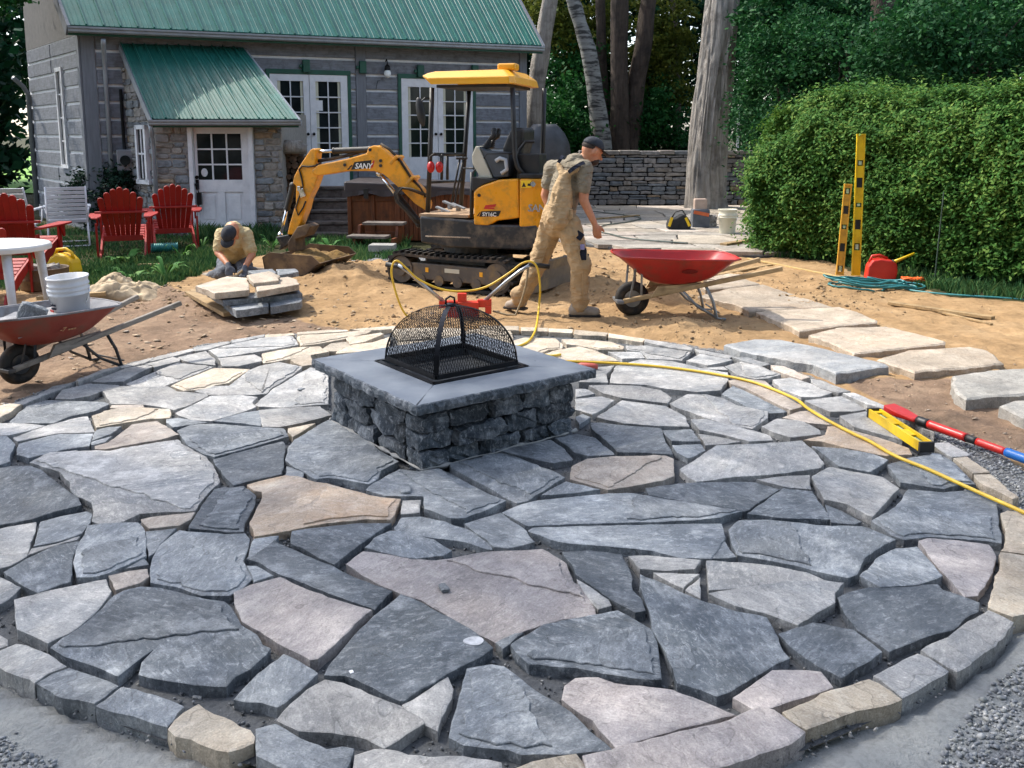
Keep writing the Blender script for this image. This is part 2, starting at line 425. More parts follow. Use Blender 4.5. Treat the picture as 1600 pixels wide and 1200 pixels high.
def make_ground():
    xs = np.concatenate([np.linspace(-400, -14, 14), np.linspace(-12, -4.4, 60), np.linspace(-4.3, 4.6, 215), np.linspace(4.75, 12, 50), np.linspace(14, 400, 14)])
    ys = np.concatenate([np.linspace(-40, .4, 6), np.linspace(.6, 1.3, 10), np.linspace(1.34, 11.5, 250), np.linspace(11.6, 24, 90), np.linspace(27, 900, 14)])
    nx, ny = len(xs), len(ys)
    V = np.zeros((ny, nx, 3)); Z = np.zeros((ny, nx, 4), np.float32)
    for j, y in enumerate(ys):
        for i, x in enumerate(xs):
            V[j, i] = (x, y, gz(x, y) if (-14 < x < 14 and -1 < y < 26) else -.04)
            jx, jy = x+.05*nz(x*3, y*3), y+.07*nz(x*3, y*3, 9)
            if y > 23 or abs(x) > 11: Z[j, i, 2] = 1; continue
            if any(in_poly(jx, jy, P) for P in Z_GRAV): Z[j, i, 1] = 1
            elif any(in_poly(jx, jy, P) for P in Z_SCR): Z[j, i, 3] = 1; Z[j, i, 1] = 1
            elif any(in_poly(jx, jy, P) for P in Z_GRASS): Z[j, i, 2] = 1
            elif any(in_poly(jx, jy, P) for P in Z_DIRT): Z[j, i, 0] = 1
            rd = rim_d(x, y)
            if -.2 < rd < .27+.09*nz(x*2, y*2, 2) and y < 4.0: Z[j, i] = (0, 1, 0, 1)
            if rd < (.03 if y > 4 else -.08) and 0 < y < 9: Z[j, i] = (0, 1, 0, 0)
            if y < 1.3: Z[j, i] = (0, 1, 0, 0)
    for _ in range(3):
        Zp = np.pad(Z, ((1,1),(1,1),(0,0)), 'edge'); Z = (Zp[1:-1,1:-1]*2+Zp[:-2,1:-1]+Zp[2:,1:-1]+Zp[1:-1,:-2]+Zp[1:-1,2:])/6
    a = np.arange(nx*ny).reshape(ny, nx)
    F = np.stack([a[:-1, :-1], a[:-1, 1:], a[1:, 1:], a[1:, :-1]], -1).reshape(-1, 4)
    o = np_obj('ground', V.reshape(-1, 3), F, MAT_GROUND, smooth=True)
    ca = o.data.color_attributes.new('zone', 'FLOAT_COLOR', 'POINT'); ca.data.foreach_set('color', np.ascontiguousarray(Z, np.float32).reshape(-1))
    o['kind'] = 'structure'; o['label'] = 'bare yard ground of tan sand, brown dirt and grey stone dust'
    return o
make_ground()

# ================================================================= flagstones
ST = {
 'd': slate('slate_dark', '#434a50', '#545b62', '#696f75', '#b0b4b7', .42),
 'm': slate('slate_mid', '#5b6268', '#6f757b', '#83888c', '#bfc2c3', .45),
 'l': slate('slate_pale', '#7c8083', '#919292', '#a29f9b', '#cecbc6', .5),
 't': slate('stone_tan', '#958c84', '#a89d93', '#b6aa9d', '#d2c9be', .5, .12),
 'b': slate('stone_buff', '#9f9485', '#b0a492', '#bbae9a', '#d4cbbc', .5, .15),
 'o': slate('stone_rusty', '#9f9388', '#b3a08d', '#bba48b', '#d8cdbf', .5, .5),
 'p': slate('stone_pinkish', '#8d8786', '#9c9594', '#a8a09d', '#c8c1bb', .5, .05),
 'x': slate('slate_patched', '#686f75', '#949493', '#a5a29e', '#cfccc7', .75),
}
T = {'A':(0,510,4),'B':(300,500,4),'C':(0,730,4),'D':(0,960,4),'E':(360,730,4),'F':(360,960,4),'G':(700,700,4),'H':(720,930,4),'I':(800,500,4),'J':(1060,540,4),'K':(1200,680,4),'L':(1000,860,4),'M':(1200,930,4),'S':(0,0,1)}
STONES = '''
A b e -80,520 0,500 60,487 130,492 60,540 0,572 -90,600
A l e 62,485 240,425 330,375 470,345 375,392 250,440 145,488
A l e 480,340 640,275 755,258 620,302 490,350
A l e 640,270 760,245 915,203 985,190 900,228 765,258
A l e 985,186 1200,138 1212,150 1080,187 930,222
A l e 1210,136 1425,95 1436,106 1300,145 1220,155
B l e 245,130 450,95 455,105 250,148
B b e 460,93 630,82 640,93 462,108
B b e 660,78 830,62 970,60 975,68 670,90
B b e 985,58 1270,38 1265,55 1080,68
I b e -200,35 40,40 45,66 -200,60
I b e 55,46 225,50 222,72 60,68
I b e 230,54 380,60 378,82 230,76
I b e 390,60 600,80 590,100 440,94 388,85
I b e 605,82 828,116 818,136 604,106
I l e 836,122 1080,163 1128,180 1122,195 1000,178 828,138
I l e 1140,180 1378,225 1360,242 1180,206
J l e 330,72 440,78 570,118 510,130
J t e 580,122 660,128 820,196 770,210 600,152
J l e 830,212 890,222 1075,287 1000,297 890,268 835,235
J l e 1030,302 1095,300 1280,378 1335,412 1180,372
J l e 1400,420 1450,432 1600,520 1600,545 1530,520
K l e 1010,58 1130,52 1262,130 1150,143
K b e 1160,150 1240,140 1385,238 1280,244
K b e 1290,252 1390,250 1560,390 1530,402 1430,350 1312,290
K b e 1455,490 1500,475 1600,490 1700,510 1725,755 1458,722 1488,660 1475,560
K b e 1410,930 1450,830 1460,737 1725,772 1700,1000 1640,1120 1530,1138 1382,1083
M l e 962,350 1060,292 1130,270 1200,210 1380,100 1530,175 1480,250 1380,340 1310,390 1180,480 1120,450 1012,380
M l e 667,500 800,430 940,365 1000,387 1123,470 1000,540 920,600 842,638 760,570
M b e 97,735 200,690 300,650 330,620 480,580 630,530 690,560 830,655 740,690 500,745 350,800 240,840 150,790
H p e 770,1010 870,985 1000,950 1320,870 1620,805 1750,745 1860,700 1920,705 1960,720 2010,755 2148,858 2060,930 1920,975 1600,1080 1300,1200 900,1240 795,1090
H b e 340,1078 450,1032 620,1003 720,988 780,1070 800,1180 600,1200 310,1170
F l e 780,878 900,840 1050,852 1250,892 1450,882 1690,922 1700,990 1680,1050 1200,1040 742,1030
F m e 162,722 280,692 430,777 600,852 700,832 768,847 735,930 690,1010 450,1000 300,950 167,890
D b e 1057,720 1150,620 1240,567 1330,630 1450,670 1560,730 1585,770 1580,805 1430,860 1300,830 1200,782 1100,765
D m e 603,575 760,460 850,475 960,510 1148,580 1080,670 1042,703 900,660 780,625
D m e 237,430 330,377 430,337 500,360 620,400 733,450 640,520 590,553 500,530 400,520 280,460
D l e 0,235 100,190 160,202 300,255 413,330 300,375 217,433 100,380 0,330 -110,290 -100,205
D l e -110,130 0,138 43,165 40,198 0,213 -100,180
A l s 575,340 790,257 915,237 955,247 870,285 770,340 640,345
A l s 905,235 1080,190 1125,202 1120,215 962,255 950,240
A l s 1115,190 1285,152 1345,207 1345,240 1200,225 1135,205
B l s 105,190 240,152 440,112 600,97 630,102 665,155 400,200 165,235 150,220
A l s 790,355 1000,265 1110,223 1330,247 1100,340 1020,370 830,375
A b s 1070,370 1180,320 1340,258 1560,265 1430,350 1340,365 1300,385 1150,400
B l s 20,440 130,412 235,408 355,312 420,285 540,260 690,287 630,340 490,425 465,455 400,463 110,463
B l s 165,240 390,217 430,240 435,258 290,290 190,290
B b s 440,207 640,172 795,162 855,195 620,240 570,247 500,260 445,266
B b s 668,96 940,77 1130,57 1100,80 960,115 780,150 680,160 657,112
B b s 810,180 870,142 960,132 985,155 910,190 850,190
B b s 962,112 1180,77 1198,85 1080,135 990,150
B b s 910,192 1010,150 1130,137 1240,100 1225,180 900,207
B b s 1250,58 1500,48 1700,55 1680,105 1300,125
B b s 1290,138 1690,118 1760,180 1250,230
B b s 1710,112 2000,95 2010,170 1800,200
B b s 1720,55 1980,50 2000,85 1710,100
B b s 617,250 740,217 760,280 690,290 640,270
B l s 395,525 500,432 640,347 740,292 850,310 850,520 810,522 560,540 420,535
B l s -100,580 0,532 120,472 300,467 408,480 375,515 398,540 330,570 120,630 0,625 -80,595
B m s 132,628 310,577 420,562 435,658 330,640 250,635
B l s 417,560 560,547 800,537 870,590 700,635 560,663 445,663
B m s -90,690 0,652 150,647 400,667 570,677 603,725 400,783 140,853 60,830 -30,770
B b s 602,680 770,647 630,733 602,700
B m s 585,870 602,800 640,747 850,622 890,617 1050,720 1200,830 1288,880 1180,938 1160,983 1110,1023 860,983 780,993 700,945 640,918
B d s 132,870 300,825 568,757 583,790 568,900 558,960 260,1028 190,958
B m s 592,912 700,950 690,988 582,998
A l s 347,448 390,392 560,352 740,362 740,378 630,398 560,428 450,448
A m s 62,590 170,492 300,457 480,462 640,467 680,480 600,520 440,553 330,598 70,598
A l s 642,402 730,372 860,377 1050,377 1100,407 1290,422 1300,435 1190,490 1090,523 1010,503 920,490 880,488 700,483
A t s 690,508 702,492 890,490 898,503 760,515
A b s 577,560 690,522 860,507 1055,520 1068,550 1058,575 940,578 780,603 605,633
A l s -80,605 0,602 160,604 283,617 200,640 70,673 0,678 -80,690
A l s 87,690 300,612 500,562 545,557 593,653 350,663 110,713
A m s 120,730 250,697 360,670 578,667 553,743 400,763 180,818 107,798
A m s -90,695 0,687 40,687 93,740 65,790 60,845 0,868 -90,885
A m s 607,645 680,627 758,622 690,670 572,713 582,680
A m s 574,718 700,682 652,720 572,738
A t s 592,750 680,727 830,612 980,592 1118,675 1000,708 650,768 597,766
A m s 1042,582 1110,572 1200,587 1298,602 1080,630 1042,600
C x s 190,-35 300,-98 560,-108 690,-108 1000,-163 1110,-178 1150,-143 1290,-68 1360,40 1368,85 1300,150 1213,265 1000,273 870,283 760,338 640,353 577,330 590,270 572,215 490,178 442,130 440,95 372,20 262,-10
C d s -100,10 0,2 60,-8 190,-13 250,10 350,92 420,142 488,187 508,230 350,268 200,318 0,353 -100,360
C l s -100,385 0,382 160,352 223,342 213,410 163,553 60,613 0,628 -100,640
C m s 257,335 380,302 540,272 573,287 558,340 508,405 370,453 212,488
C l s 202,505 350,477 498,430 480,450 330,490 172,548
C d s 27,655 170,572 350,492 488,462 488,480 450,560 440,690 438,715 240,783 150,738
C l s -100,680 0,687 128,745 50,818 0,848 -100,868
C m s 552,365 640,352 860,347 888,375 903,400 913,555 800,610 680,663 590,688 482,688 462,600 490,500 520,440
C m s 787,625 890,562 928,600 780,628
C t s 887,322 990,302 1218,277 1190,320 1120,358 935,378 892,340
C d s 1182,365 1260,240 1342,132 1400,117 1440,122 1520,112 1600,175 1588,230 1530,335 1520,393 1420,398 1190,372
C m s 907,397 1100,377 1000,470 960,530 930,555 917,470
C m s 957,560 1000,482 1122,387 1400,412 1530,407 1558,440 1548,500 1512,575 1550,640 1573,690 1480,768 1430,793 1260,793 1100,738 942,713
C t s 682,675 800,647 918,632 928,680 870,718 727,763
C l s 92,830 320,772 600,717 660,707 688,780 590,920 480,1008 300,1103 112,1013 97,930
D d s 317,205 480,82 640,-38 720,-123 780,-153 880,-178 1000,-168 1280,-98 1400,-83 1438,-50 1478,10 1500,62 1600,127 1638,190 1688,210 1660,250 1560,338 1460,388 1410,448 1215,438 1010,403 872,373 887,300 1013,172 890,260 740,383 720,378 500,288
E o s 107,110 230,77 340,52 420,57 520,92 600,102 740,142 870,177 960,192 1063,202 1023,300 998,328 850,323 600,348 400,388 320,403 152,433 145,385 122,345 180,240 205,180 200,152 150,145
E l s 1077,207 1188,202 1178,278 1067,288
E m s 102,568 152,442 298,422 278,450 130,558
E d s 117,572 275,452 340,492 600,602 700,652 1008,770 903,883 700,808 500,738 320,668 180,588
E d s 382,470 387,395 560,372 800,347 1003,347 960,370 800,480 665,588 650,603 600,578
E m s 1027,370 1072,310 1190,302 1330,332 1500,392 1633,482 1633,508 1600,503 1460,458 1190,423 1032,388
E m s 842,500 900,442 1000,397 1080,397 1190,432 1270,452 1380,520 1330,548 1160,568 1020,543 882,508
E p s 727,600 830,522 950,537 1130,572 1280,577 1600,522 1760,514 1950,507 2098,595 2138,710 2238,770 2268,850 2278,918 2080,938 1940,978 1820,1018 1660,1088 1560,1038 1380,933 1200,823 1060,778 960,738 800,648
E p s 22,785 130,737 310,692 480,772 700,847 883,897 770,983 650,1113 545,1203 500,1208 300,1103 150,1008 77,965 42,880
E m s 102,620 160,622 263,680 152,718
E d s 592,1300 620,1242 790,1042 900,932 1065,797 1130,822 1370,942 1530,1042 1590,1092 1638,1130 1560,1188 1480,1228 1250,1358 1090,1458 1060,1463 900,1378 720,1303
F l s 592,410 700,432 860,502 1060,572 1198,660 1208,680 1040,788 960,833 850,778 640,738 430,728 292,660 380,560 480,470
F l s 1077,560 1200,492 1360,387 1388,460 1378,520 1308,640 1293,718 1220,678 1150,640
F m s 27,520 140,402 330,242 380,262 520,342 538,360 440,458 330,548 290,568 190,538 92,533
H m s -70,880 -38,740 12,580 42,452 190,427 270,442 460,587 640,692 938,955 800,968 640,983 380,988 300,953 20,928
H d s 317,310 380,267 520,187 700,152 980,102 1090,162 1188,222 1228,330 1253,528 1100,523 960,498 700,453 430,433 382,395
G d s 717,650 880,642 1083,667 1148,820 1148,890 1208,950 1228,1018 1170,1028 1040,958 880,848 800,788 762,710
G l s 805,818 880,865 1000,945 1018,980 940,1005 902,960
H p s 637,640 652,560 720,512 860,507 960,542 1120,557 1320,582 1520,657 1718,735 1500,788 1100,898 975,943 922,880 832,770 702,690
H m s 222,290 340,232 388,227 300,298 262,326
G m s 12,100 180,62 320,32 360,37 540,102 660,152 728,187 560,288 500,333 430,348 382,325 200,218 32,130
G m s 582,295 740,212 948,260 780,283
G t s 777,110 870,62 1050,47 1360,42 1408,62 1408,170 1340,198 1000,258 900,228 767,190
E m s 852,140 900,97 1060,12 1180,27 1300,7 1380,42 1500,112 1620,172 1718,210 1600,268 1460,318 1380,318 1300,288 1215,258 1210,180 970,178
G m s 107,475 330,407 488,520 538,590 380,628 290,618 250,578 182,538
G m s 342,400 430,362 560,327 800,302 1000,282 1160,282 1250,297 1430,327 1600,352 1838,393 1700,428 1540,448 1300,458 860,468 510,483 482,478
G d s 1237,245 1440,217 1700,207 1900,207 2078,250 1850,388 1600,343 1260,288
G m s 502,515 532,497 860,487 1300,477 1600,472 1708,472 1733,560 1640,688 1460,688 1280,638 1080,618 740,588 640,568
S m s 1111,870 1128,837 1149,868
G l s 1132,680 1240,677 1578,705 1540,758 1370,768 1202,758
L l s 87,142 368,152 270,238 170,188
L l s 287,248 378,168 374,297
L l s 422,57 620,67 860,92 1040,127 1160,178 960,180 840,198 640,222 432,240
L l s 432,272 640,236 840,214 960,194 1160,192 1273,207 1212,270 1213,328 1100,388 985,470 900,438 780,393 600,348
L d s 2,150 80,182 270,267 400,322 600,382 788,417 828,480 868,580 933,670 840,708 660,818 560,878 480,908 382,868 237,823 192,700 102,530 52,350 2,220
L d s 867,520 960,487 1080,452 1200,472 1330,492 1508,630 1400,708 1260,793 1132,730 962,610
M d s 437,10 500,-18 640,-53 850,-58 1060,-73 1090,-38 1190,-8 1318,40 1308,98 1230,138 1150,208 980,253 760,348 722,320 562,210 482,100
L p s 587,915 700,842 830,747 960,747 1130,757 1203,850 1000,918 830,973 720,993 652,950
J l s 12,770 120,702 240,622 480,612 770,592 830,642 908,735 888,760 700,788 500,808 350,818 112,848 62,820
K m s 277,67 480,82 640,112 748,152 640,228 560,213 440,188 352,120
J o s 782,590 920,557 932,507 1000,502 1300,592 1438,640 1458,680 1300,688 1050,638 900,598
K l s 277,255 390,197 560,232 718,262 818,330 730,418 650,508 500,428 352,398 322,340
K m s 752,180 900,132 1070,107 1160,162 1298,300 1200,298 1100,328 960,308 832,288 782,230
K m s 652,530 800,442 882,332 1100,352 1300,332 1418,400 1438,520 1458,668 1200,638 1000,628 850,648 772,618
J l s 492,830 700,807 818,802 828,888 700,878 560,848
K d s -128,490 95,332 275,352 338,440 383,528 110,518 -108,493
K d s 357,432 460,472 578,540 540,553 397,543
K m s -243,590 -180,532 0,527 300,562 590,570 798,650 700,698 600,763 553,868 500,888 350,858 160,808 0,778 -188,748 -218,680
K m s 577,880 700,762 800,712 930,702 1008,790 1088,880 1050,898 900,938 702,948
K p s 947,660 1000,642 1200,657 1380,682 1418,750 1398,830 1330,960 1308,1000 1230,1008 1190,958 1100,858 1000,738
I b s 197,215 290,187 420,167 500,187 620,232 668,258 480,253 300,248 240,233
I b s -10,130 80,107 270,112 318,150 308,175 230,180 170,208 60,190 -10,185
I b s 312,120 440,120 620,137 698,165 688,183 540,183 400,155 342,150
I l s 602,197 800,197 828,235 690,238
I l s 712,157 830,157 950,172 1118,195 1060,248 850,238 802,190 722,183
I l s 1092,255 1180,212 1378,250 1330,263 1220,283
I l s 622,340 652,287 800,247 1000,257 1180,302 1348,330 1348,375 1300,438 1160,448 960,428 840,403 612,393
I l s 512,300 638,287 588,340 598,393 420,390 430,360 500,330
I l s 482,410 620,407 800,417 930,442 998,490 970,523 800,503 660,483 562,455
I l s 400,430 460,427 518,455 400,478
I l s 400,492 560,477 638,500 560,558 500,588 400,560
I l s 532,605 690,502 800,517 960,537 1078,600 1108,663 900,658 700,643
I l s 987,520 1100,462 1230,467 1350,502 1400,532 1598,572 1598,610 1500,678 1330,648 1180,598 1042,550
I m s 492,642 560,642 720,662 928,677 948,740 1008,838 860,828 660,823 642,800 562,730 502,680
I m s 942,687 1120,682 1178,753 1000,753
I m s 1002,777 1180,772 1208,810 1100,858 1032,820
J l s 82,460 170,457 480,532 570,562 588,590 440,596 400,583 250,548 132,523
J l s 127,547 240,562 388,594 300,608 170,616
I m s 270,737 400,712 518,735 638,838 480,848 400,828 330,770
I m s -120,800 0,790 120,760 240,742 328,800 378,868 260,888 120,858 0,828
I m s 400,600 440,582 488,600 422,648
J l s 522,500 620,452 760,462 878,520 888,548 700,568 600,538
J t s 652,445 760,407 850,397 948,465 978,493 820,478
J l s 1012,440 1170,412 1300,482 1398,590 1280,558 1100,508
J m s 272,300 340,247 420,282 560,352 678,410 580,418 470,398 330,328
J t s 312,220 390,207 540,222 600,280 740,362 798,377 700,403 560,338 430,268 330,238
J l s 292,130 390,102 520,132 638,180 560,205 480,208 370,183
J l s 592,210 700,197 820,232 958,290 880,318 770,318 640,268
J l s 792,340 1020,312 1100,352 1168,395 1080,408 950,408 850,368
J l s 152,140 280,132 308,153 200,148
'''
def rough_ring(P, step, amp, seed):
    """subdivide the outline and let its edge wander a little"""
    out = []; n = len(P)
    for i in range(n):
        a, b = P[i], P[(i+1) % n]; d = b-a; L = d.length
        if L < 1e-5: continue
        k = max(1, int(L/step)); nrm = Vector((d.y, -d.x, 0)).normalized()
        for q in range(k):
            p = a+d*(q/k); w_ = amp*(.35 if q == 0 else 1)
            out.append(p+nrm*w_*(mnoise.noise(p*9+Vector((seed*3.1, 0, 0)))*1.0+.6*mnoise.noise(p*31+Vector((0, seed, 0)))))
    return out
def ccw(P):
    s = sum(P[i].x*P[(i+1) % len(P)].y-P[(i+1) % len(P)].x*P[i].y for i in range(len(P)))
    return P if s > 0 else P[::-1]
def inset(P, d):
    n = len(P); out = []
    for i in range(n):
        e1 = (P[i]-P[i-1]); e2 = (P[(i+1) % n]-P[i])
        n1 = Vector((-e1.y, e1.x, 0)); n2 = Vector((-e2.y, e2.x, 0))
        m_ = (n1.normalized()+n2.normalized()) if n1.length > 1e-7 and n2.length > 1e-7 else n1+n2
        if m_.length < .3: m_ = n1
        out.append(P[i]+m_.normalized()*d)
    return out
def slab_mesh(name, P, top, thick, mat, parent=None, seed=0, step=.05, amp=.006, edge=.006, off=None, tilt=.004, lip=.35):
    P = ccw([Vector((p[0], p[1], 0)) for p in P]); Q = rough_ring(P, step, amp, seed); n = len(Q)
    rr = random.Random(seed); tx, ty = rr.uniform(-tilt, tilt), rr.uniform(-tilt, tilt)
    c = sum(Q, Vector((0,0,0)))/n
    def zt(p): return top+tx*(p.x-c.x)+ty*(p.y-c.y)
    rings = []
    I = inset(Q, edge)
    rings.append([Vector((p.x, p.y, zt(p))) for p in I])
    rings.append([Vector((p.x, p.y, zt(p)-edge*lip*(1+.8*mnoise.noise(p*23)))) for p in Q])
    for f, a_ in ((.45, .010), (.8, .012)):
        rings.append([Vector((p.x, p.y, 0))+((p-q)*(1.0/max(edge, 1e-5)))*a_*thick*6*(mnoise.noise(p*17+Vector((0, 0, f*9+seed))))+Vector((0, 0, zt(p)-thick*f)) for p, q in zip(Q, I)])
    rings.append([Vector((p.x, p.y, zt(p)-thick)) for p in Q])
    off = Vector(off) if off is not None else Vector((0,0,0))
    vs = [v-off for r_ in rings for v in r_]; fs = [tuple(range(n))]
    for k in range(len(rings)-1):
        for i in range(n):
            j = (i+1) % n; fs.append((k*n+i, (k+1)*n+i, (k+1)*n+j, k*n+j))
    fs.append(tuple((len(rings)-1)*n+i for i in range(n-1, -1, -1)))
    me = bpy.data.meshes.new(name); me.from_pydata(vs, [], fs); me.materials.append(mat)
    o = bpy.data.objects.new(name, me); COL.objects.link(o); setp(o, parent); return o

MAT_GRAVEL = M('crushed_stone', '#3f4245', '#6a6c6e', 30, .9, bmp=.8, bscale=70, bdist=.01, dirt='#3c3e40', dscale=30)  # kept dark, with the deep shade of the joints put into its colour
# the bed of crushed stone under the paving: one disc
_bv = [(PAT_C.x, PAT_C.y, -.058)]; _bf = []
NR, NA = 26, 120
for i in range(1, NR+1):
    for j in range(NA):
        a = 2*math.pi*j/NA-math.pi; r_ = (rim_r(a)-.04)*i/NR; x, y = PAT_C.x+r_*math.cos(a), PAT_C.y+r_*math.sin(a)
        _bv.append((x, y, -.038+.008*fbm(x*11, y*11)))
for j in range(NA): _bf.append((0, 1+j, 1+(j+1) % NA))
for i in range(NR-1):
    for j in range(NA):
        _bf.append((1+i*NA+j, 1+(i+1)*NA+j, 1+(i+1)*NA+(j+1) % NA, 1+i*NA+(j+1) % NA))
_me = bpy.data.meshes.new('patio'); _me.from_pydata(_bv, [], _bf); _me.materials.append(MAT_GRAVEL)
PATIO = bpy.data.objects.new('patio', _me); COL.objects.link(PATIO)
tag(PATIO, 'round patio of irregular blue-grey flagstones inside a stone edging', kind='structure')
STONE_POLYS = []
for _i, _ln in enumerate(STONES.strip().split('\n')):
    tk = _ln.split(); ox, oy, s_ = T[tk[0]]
    P = [at(ox+float(p.split(',')[0])/s_, oy+float(p.split(',')[1])/s_) for p in tk[3:]]
    STONE_POLYS.append(P)
    rr = random.Random(_i)
    P = inset(ccw(P), -.003); top_z = rr.uniform(-.005, .004)+(.004 if tk[2] == 'e' else 0)
    so_ = slab_mesh('flagstone' if tk[2] == 's' else 'edging_stone', P, top_z, .058 if tk[2] == 's' else .085, ST[tk[1]], PATIO, _i,
                    step=.03, amp=.008 if tk[2] == 's' else .010, edge=.005 if tk[2] == 's' else .008, lip=.3, tilt=.0035)
    area = abs(sum(P[k].x*P[(k+1) % len(P)].y-P[(k+1) % len(P)].x*P[k].y for k in range(len(P))))/2
    if area > .05 and tk[2] == 's' and rr.random() < .7:                # a sheet of the split face still standing on part of the slab
        c = sum(P, Vector((0,0,0)))/len(P); a_ = rr.uniform(0, 6.28); n_ = Vector((math.cos(a_), math.sin(a_), 0)); h_ = rr.uniform(-.25, .35)*math.sqrt(area); Q = inset(P, .028); clip = []
        for k in range(len(Q)):
            p, q = Q[k], Q[(k+1) % len(Q)]; dp, dq = (p-c).dot(n_)-h_, (q-c).dot(n_)-h_
            if dp >= 0: clip.append(p)
            if dp*dq < 0: clip.append(p.lerp(q, dp/(dp-dq)))
        per = sum((clip[k]-clip[k-1]).length for k in range(len(clip)))
        if len(clip) >= 3 and abs(sum(clip[k].x*clip[(k+1) % len(clip)].y-clip[(k+1) % len(clip)].x*clip[k].y for k in range(len(clip))))/2 > max(.015, .05*per):
            lo_ = slab_mesh('split_layer', clip, top_z+.0065, .010, ST[tk[1]], so_, _i+300, step=.02, amp=.024, edge=.0025, tilt=.0035, lip=.8)
# grit and chips in the joints and on the stone dust in front
def rocks(name, pts, sizes, mat, parent=None, flat=.7, seed=1):
    g = np.random.default_rng(seed)
    base = np.array([(0,0,1),(.9,0,.1),(.28,.86,-.1),(-.73,.53,.15),(-.73,-.53,-.1),(.28,-.86,.1),(0,0,-1)], float)
    tri = np.array([(0,1,2),(0,2,3),(0,3,4),(0,4,5),(0,5,1),(6,2,1),(6,3,2),(6,4,3),(6,5,4),(6,1,5)])
    N = len(pts); pts = np.asarray(pts, float); sizes = np.asarray(sizes, float)
    V = base[None]*g.uniform(.65, 1.25, (N, 7, 1))*sizes[:, None, None]*np.stack([g.uniform(.8, 1.3, N), g.uniform(.6, 1.1, N), g.uniform(flat*.6, flat*1.2, N)], 1)[:, None, :]
    a = g.uniform(0, 6.28, N); c, s = np.cos(a), np.sin(a)
    X = V[..., 0]*c[:, None]-V[..., 1]*s[:, None]; Y = V[..., 0]*s[:, None]+V[..., 1]*c[:, None]
    tl = g.uniform(-.4, .4, N)[:, None]; Zz = V[..., 2]+X*tl
    V = np.stack([X, Y, Zz], -1)+pts[:, None, :]
    F = (tri[None]+7*np.arange(N)[:, None, None]).reshape(-1, 3)
    return np_obj(name, V.reshape(-1, 3), F, mat, parent)
def stonemix(name, cols):
    m, t, b, n, l = newmat(name); g = n.new('ShaderNodeNewGeometry'); v = objvec(t)
    st = [((i+.5)/len(cols), srgb(c)) for i, c in enumerate(cols)]
    c = ramp(t, g.outputs['Random Per Island'], st)
    c = mix(t, .3, c, ramp(t, noise_n(t, v, 45, 5), [(.3, (.3,)*3), (.7, (.7,)*3)]), 'OVERLAY')
    l.new(c, b.inputs['Base Color']); b.inputs['Roughness'].default_value = .85; l.new(bump(t, noise_n(t, v, 120, 4), .4, .003), b.inputs['Normal']); return m
MAT_GRIT = stonemix('grit', ['#3f4245', '#66696c', '#505356', '#85878a', '#5a5c5e', '#9c9b98'])  # darker than the loose gravel, joint shade is in these greys
MAT_CHIP = stonemix('stone_flakes', ['#a58c70', '#bba588', '#8d7d6c', '#c9b79c', '#9a9188', '#b39b7d'])
_g = np.random.default_rng(3); _p = []; _s = []
while len(_p) < 15000:
    a = _g.uniform(-math.pi, math.pi); r_ = rim_r(a)*math.sqrt(_g.uniform(0, 1)); x, y = PAT_C.x+r_*math.cos(a), PAT_C.y+r_*math.sin(a)
    if y > 5.5 and _g.uniform() < .6: continue
    _p.append((x, y, -.033)); _s.append(_g.uniform(.003, .009)*(1.4 if _g.uniform() < .08 else 1))
tag(rocks('joint_gravel', _p, _s, MAT_GRIT, PATIO, .8, 4), kind='stuff')
_p = []; _s = []
for P, n_, s0, s1 in ((Z_GRAV[2], 4500, .004, .015), (Z_GRAV[3], 9000, .004, .017), (Z_GRAV[0], 2600, .006, .016), (Z_GRAV[1], 2200, .006, .015), (Z_SCR[0], 140, .003, .008), (Z_GRAV[4], 500, .01, .03)):
    bx = [p[0] for p in P]; by = [p[1] for p in P]; k = 0
    while k < n_:
        x, y = _g.uniform(max(min(bx), -4.5), min(max(bx), 5)), _g.uniform(max(min(by), 1.2), min(max(by), 14))
        k += .25
        if in_poly(x, y, P) and rim_d(x, y) > .0: k += .75; _p.append((x, y, gz(x, y)+.002)); _s.append(_g.uniform(s0, s1)*_g.uniform(.4, 1))
tag(rocks('gravel', _p, _s, stonemix('loose_gravel', ['#63666a', '#8d9094', '#77797c', '#a9abac', '#82847f', '#b9b8b4']), None, .75, 5), 'loose grey gravel round the patio edge', kind='stuff')
_p = []; _s = []
for P, n_, s0, s1 in ((Z_DIRT[0], 620, .008, .045), (Z_DIRT[1], 160, .006, .02), (wp([(480,500),(330,470),(480,440),(620,470),(760,490),(760,510),(560,515)]), 240, .008, .04), (wp([(1150,480),(1550,480),(1600,580),(1300,560),(1120,540)]), 200, .004, .014)):
    bx = [p[0] for p in P]; by = [p[1] for p in P]; k = 0
    while k < n_:
        x, y = _g.uniform(max(min(bx), -5), min(max(bx), 6)), _g.uniform(min(by), max(by)); k += .2
        if in_poly(x, y, P) and rim_d(x, y) > .03: k += .8; _p.append((x, y, gz(x, y)+.004)); _s.append(s0+(s1-s0)*_g.uniform()**2.5)
_q = []; _t = []
while len(_q) < 2600:
    mx, my, r_, h_ = MOUNDS[int(_g.integers(0, len(MOUNDS)))]; x, y = mx+_g.normal()*r_*1.1, my+_g.normal()*r_*.9
    if rim_d(x, y) > .04: _q.append((x, y, gz(x, y)+.003)); _t.append(.006+.03*_g.uniform()**4)
tag(rocks('sand_clods', _q, _t, stonemix('clod', ['#8c7558', '#a38a69', '#77634a', '#968060']), None, .8, 8), 'crumbled clods of damp sand on the heaps', kind='stuff')
tag(rocks('rubble', _p, _s, MAT_CHIP, None, .22, 6), 'flat stone flakes scattered over the brown dirt', kind='stuff')
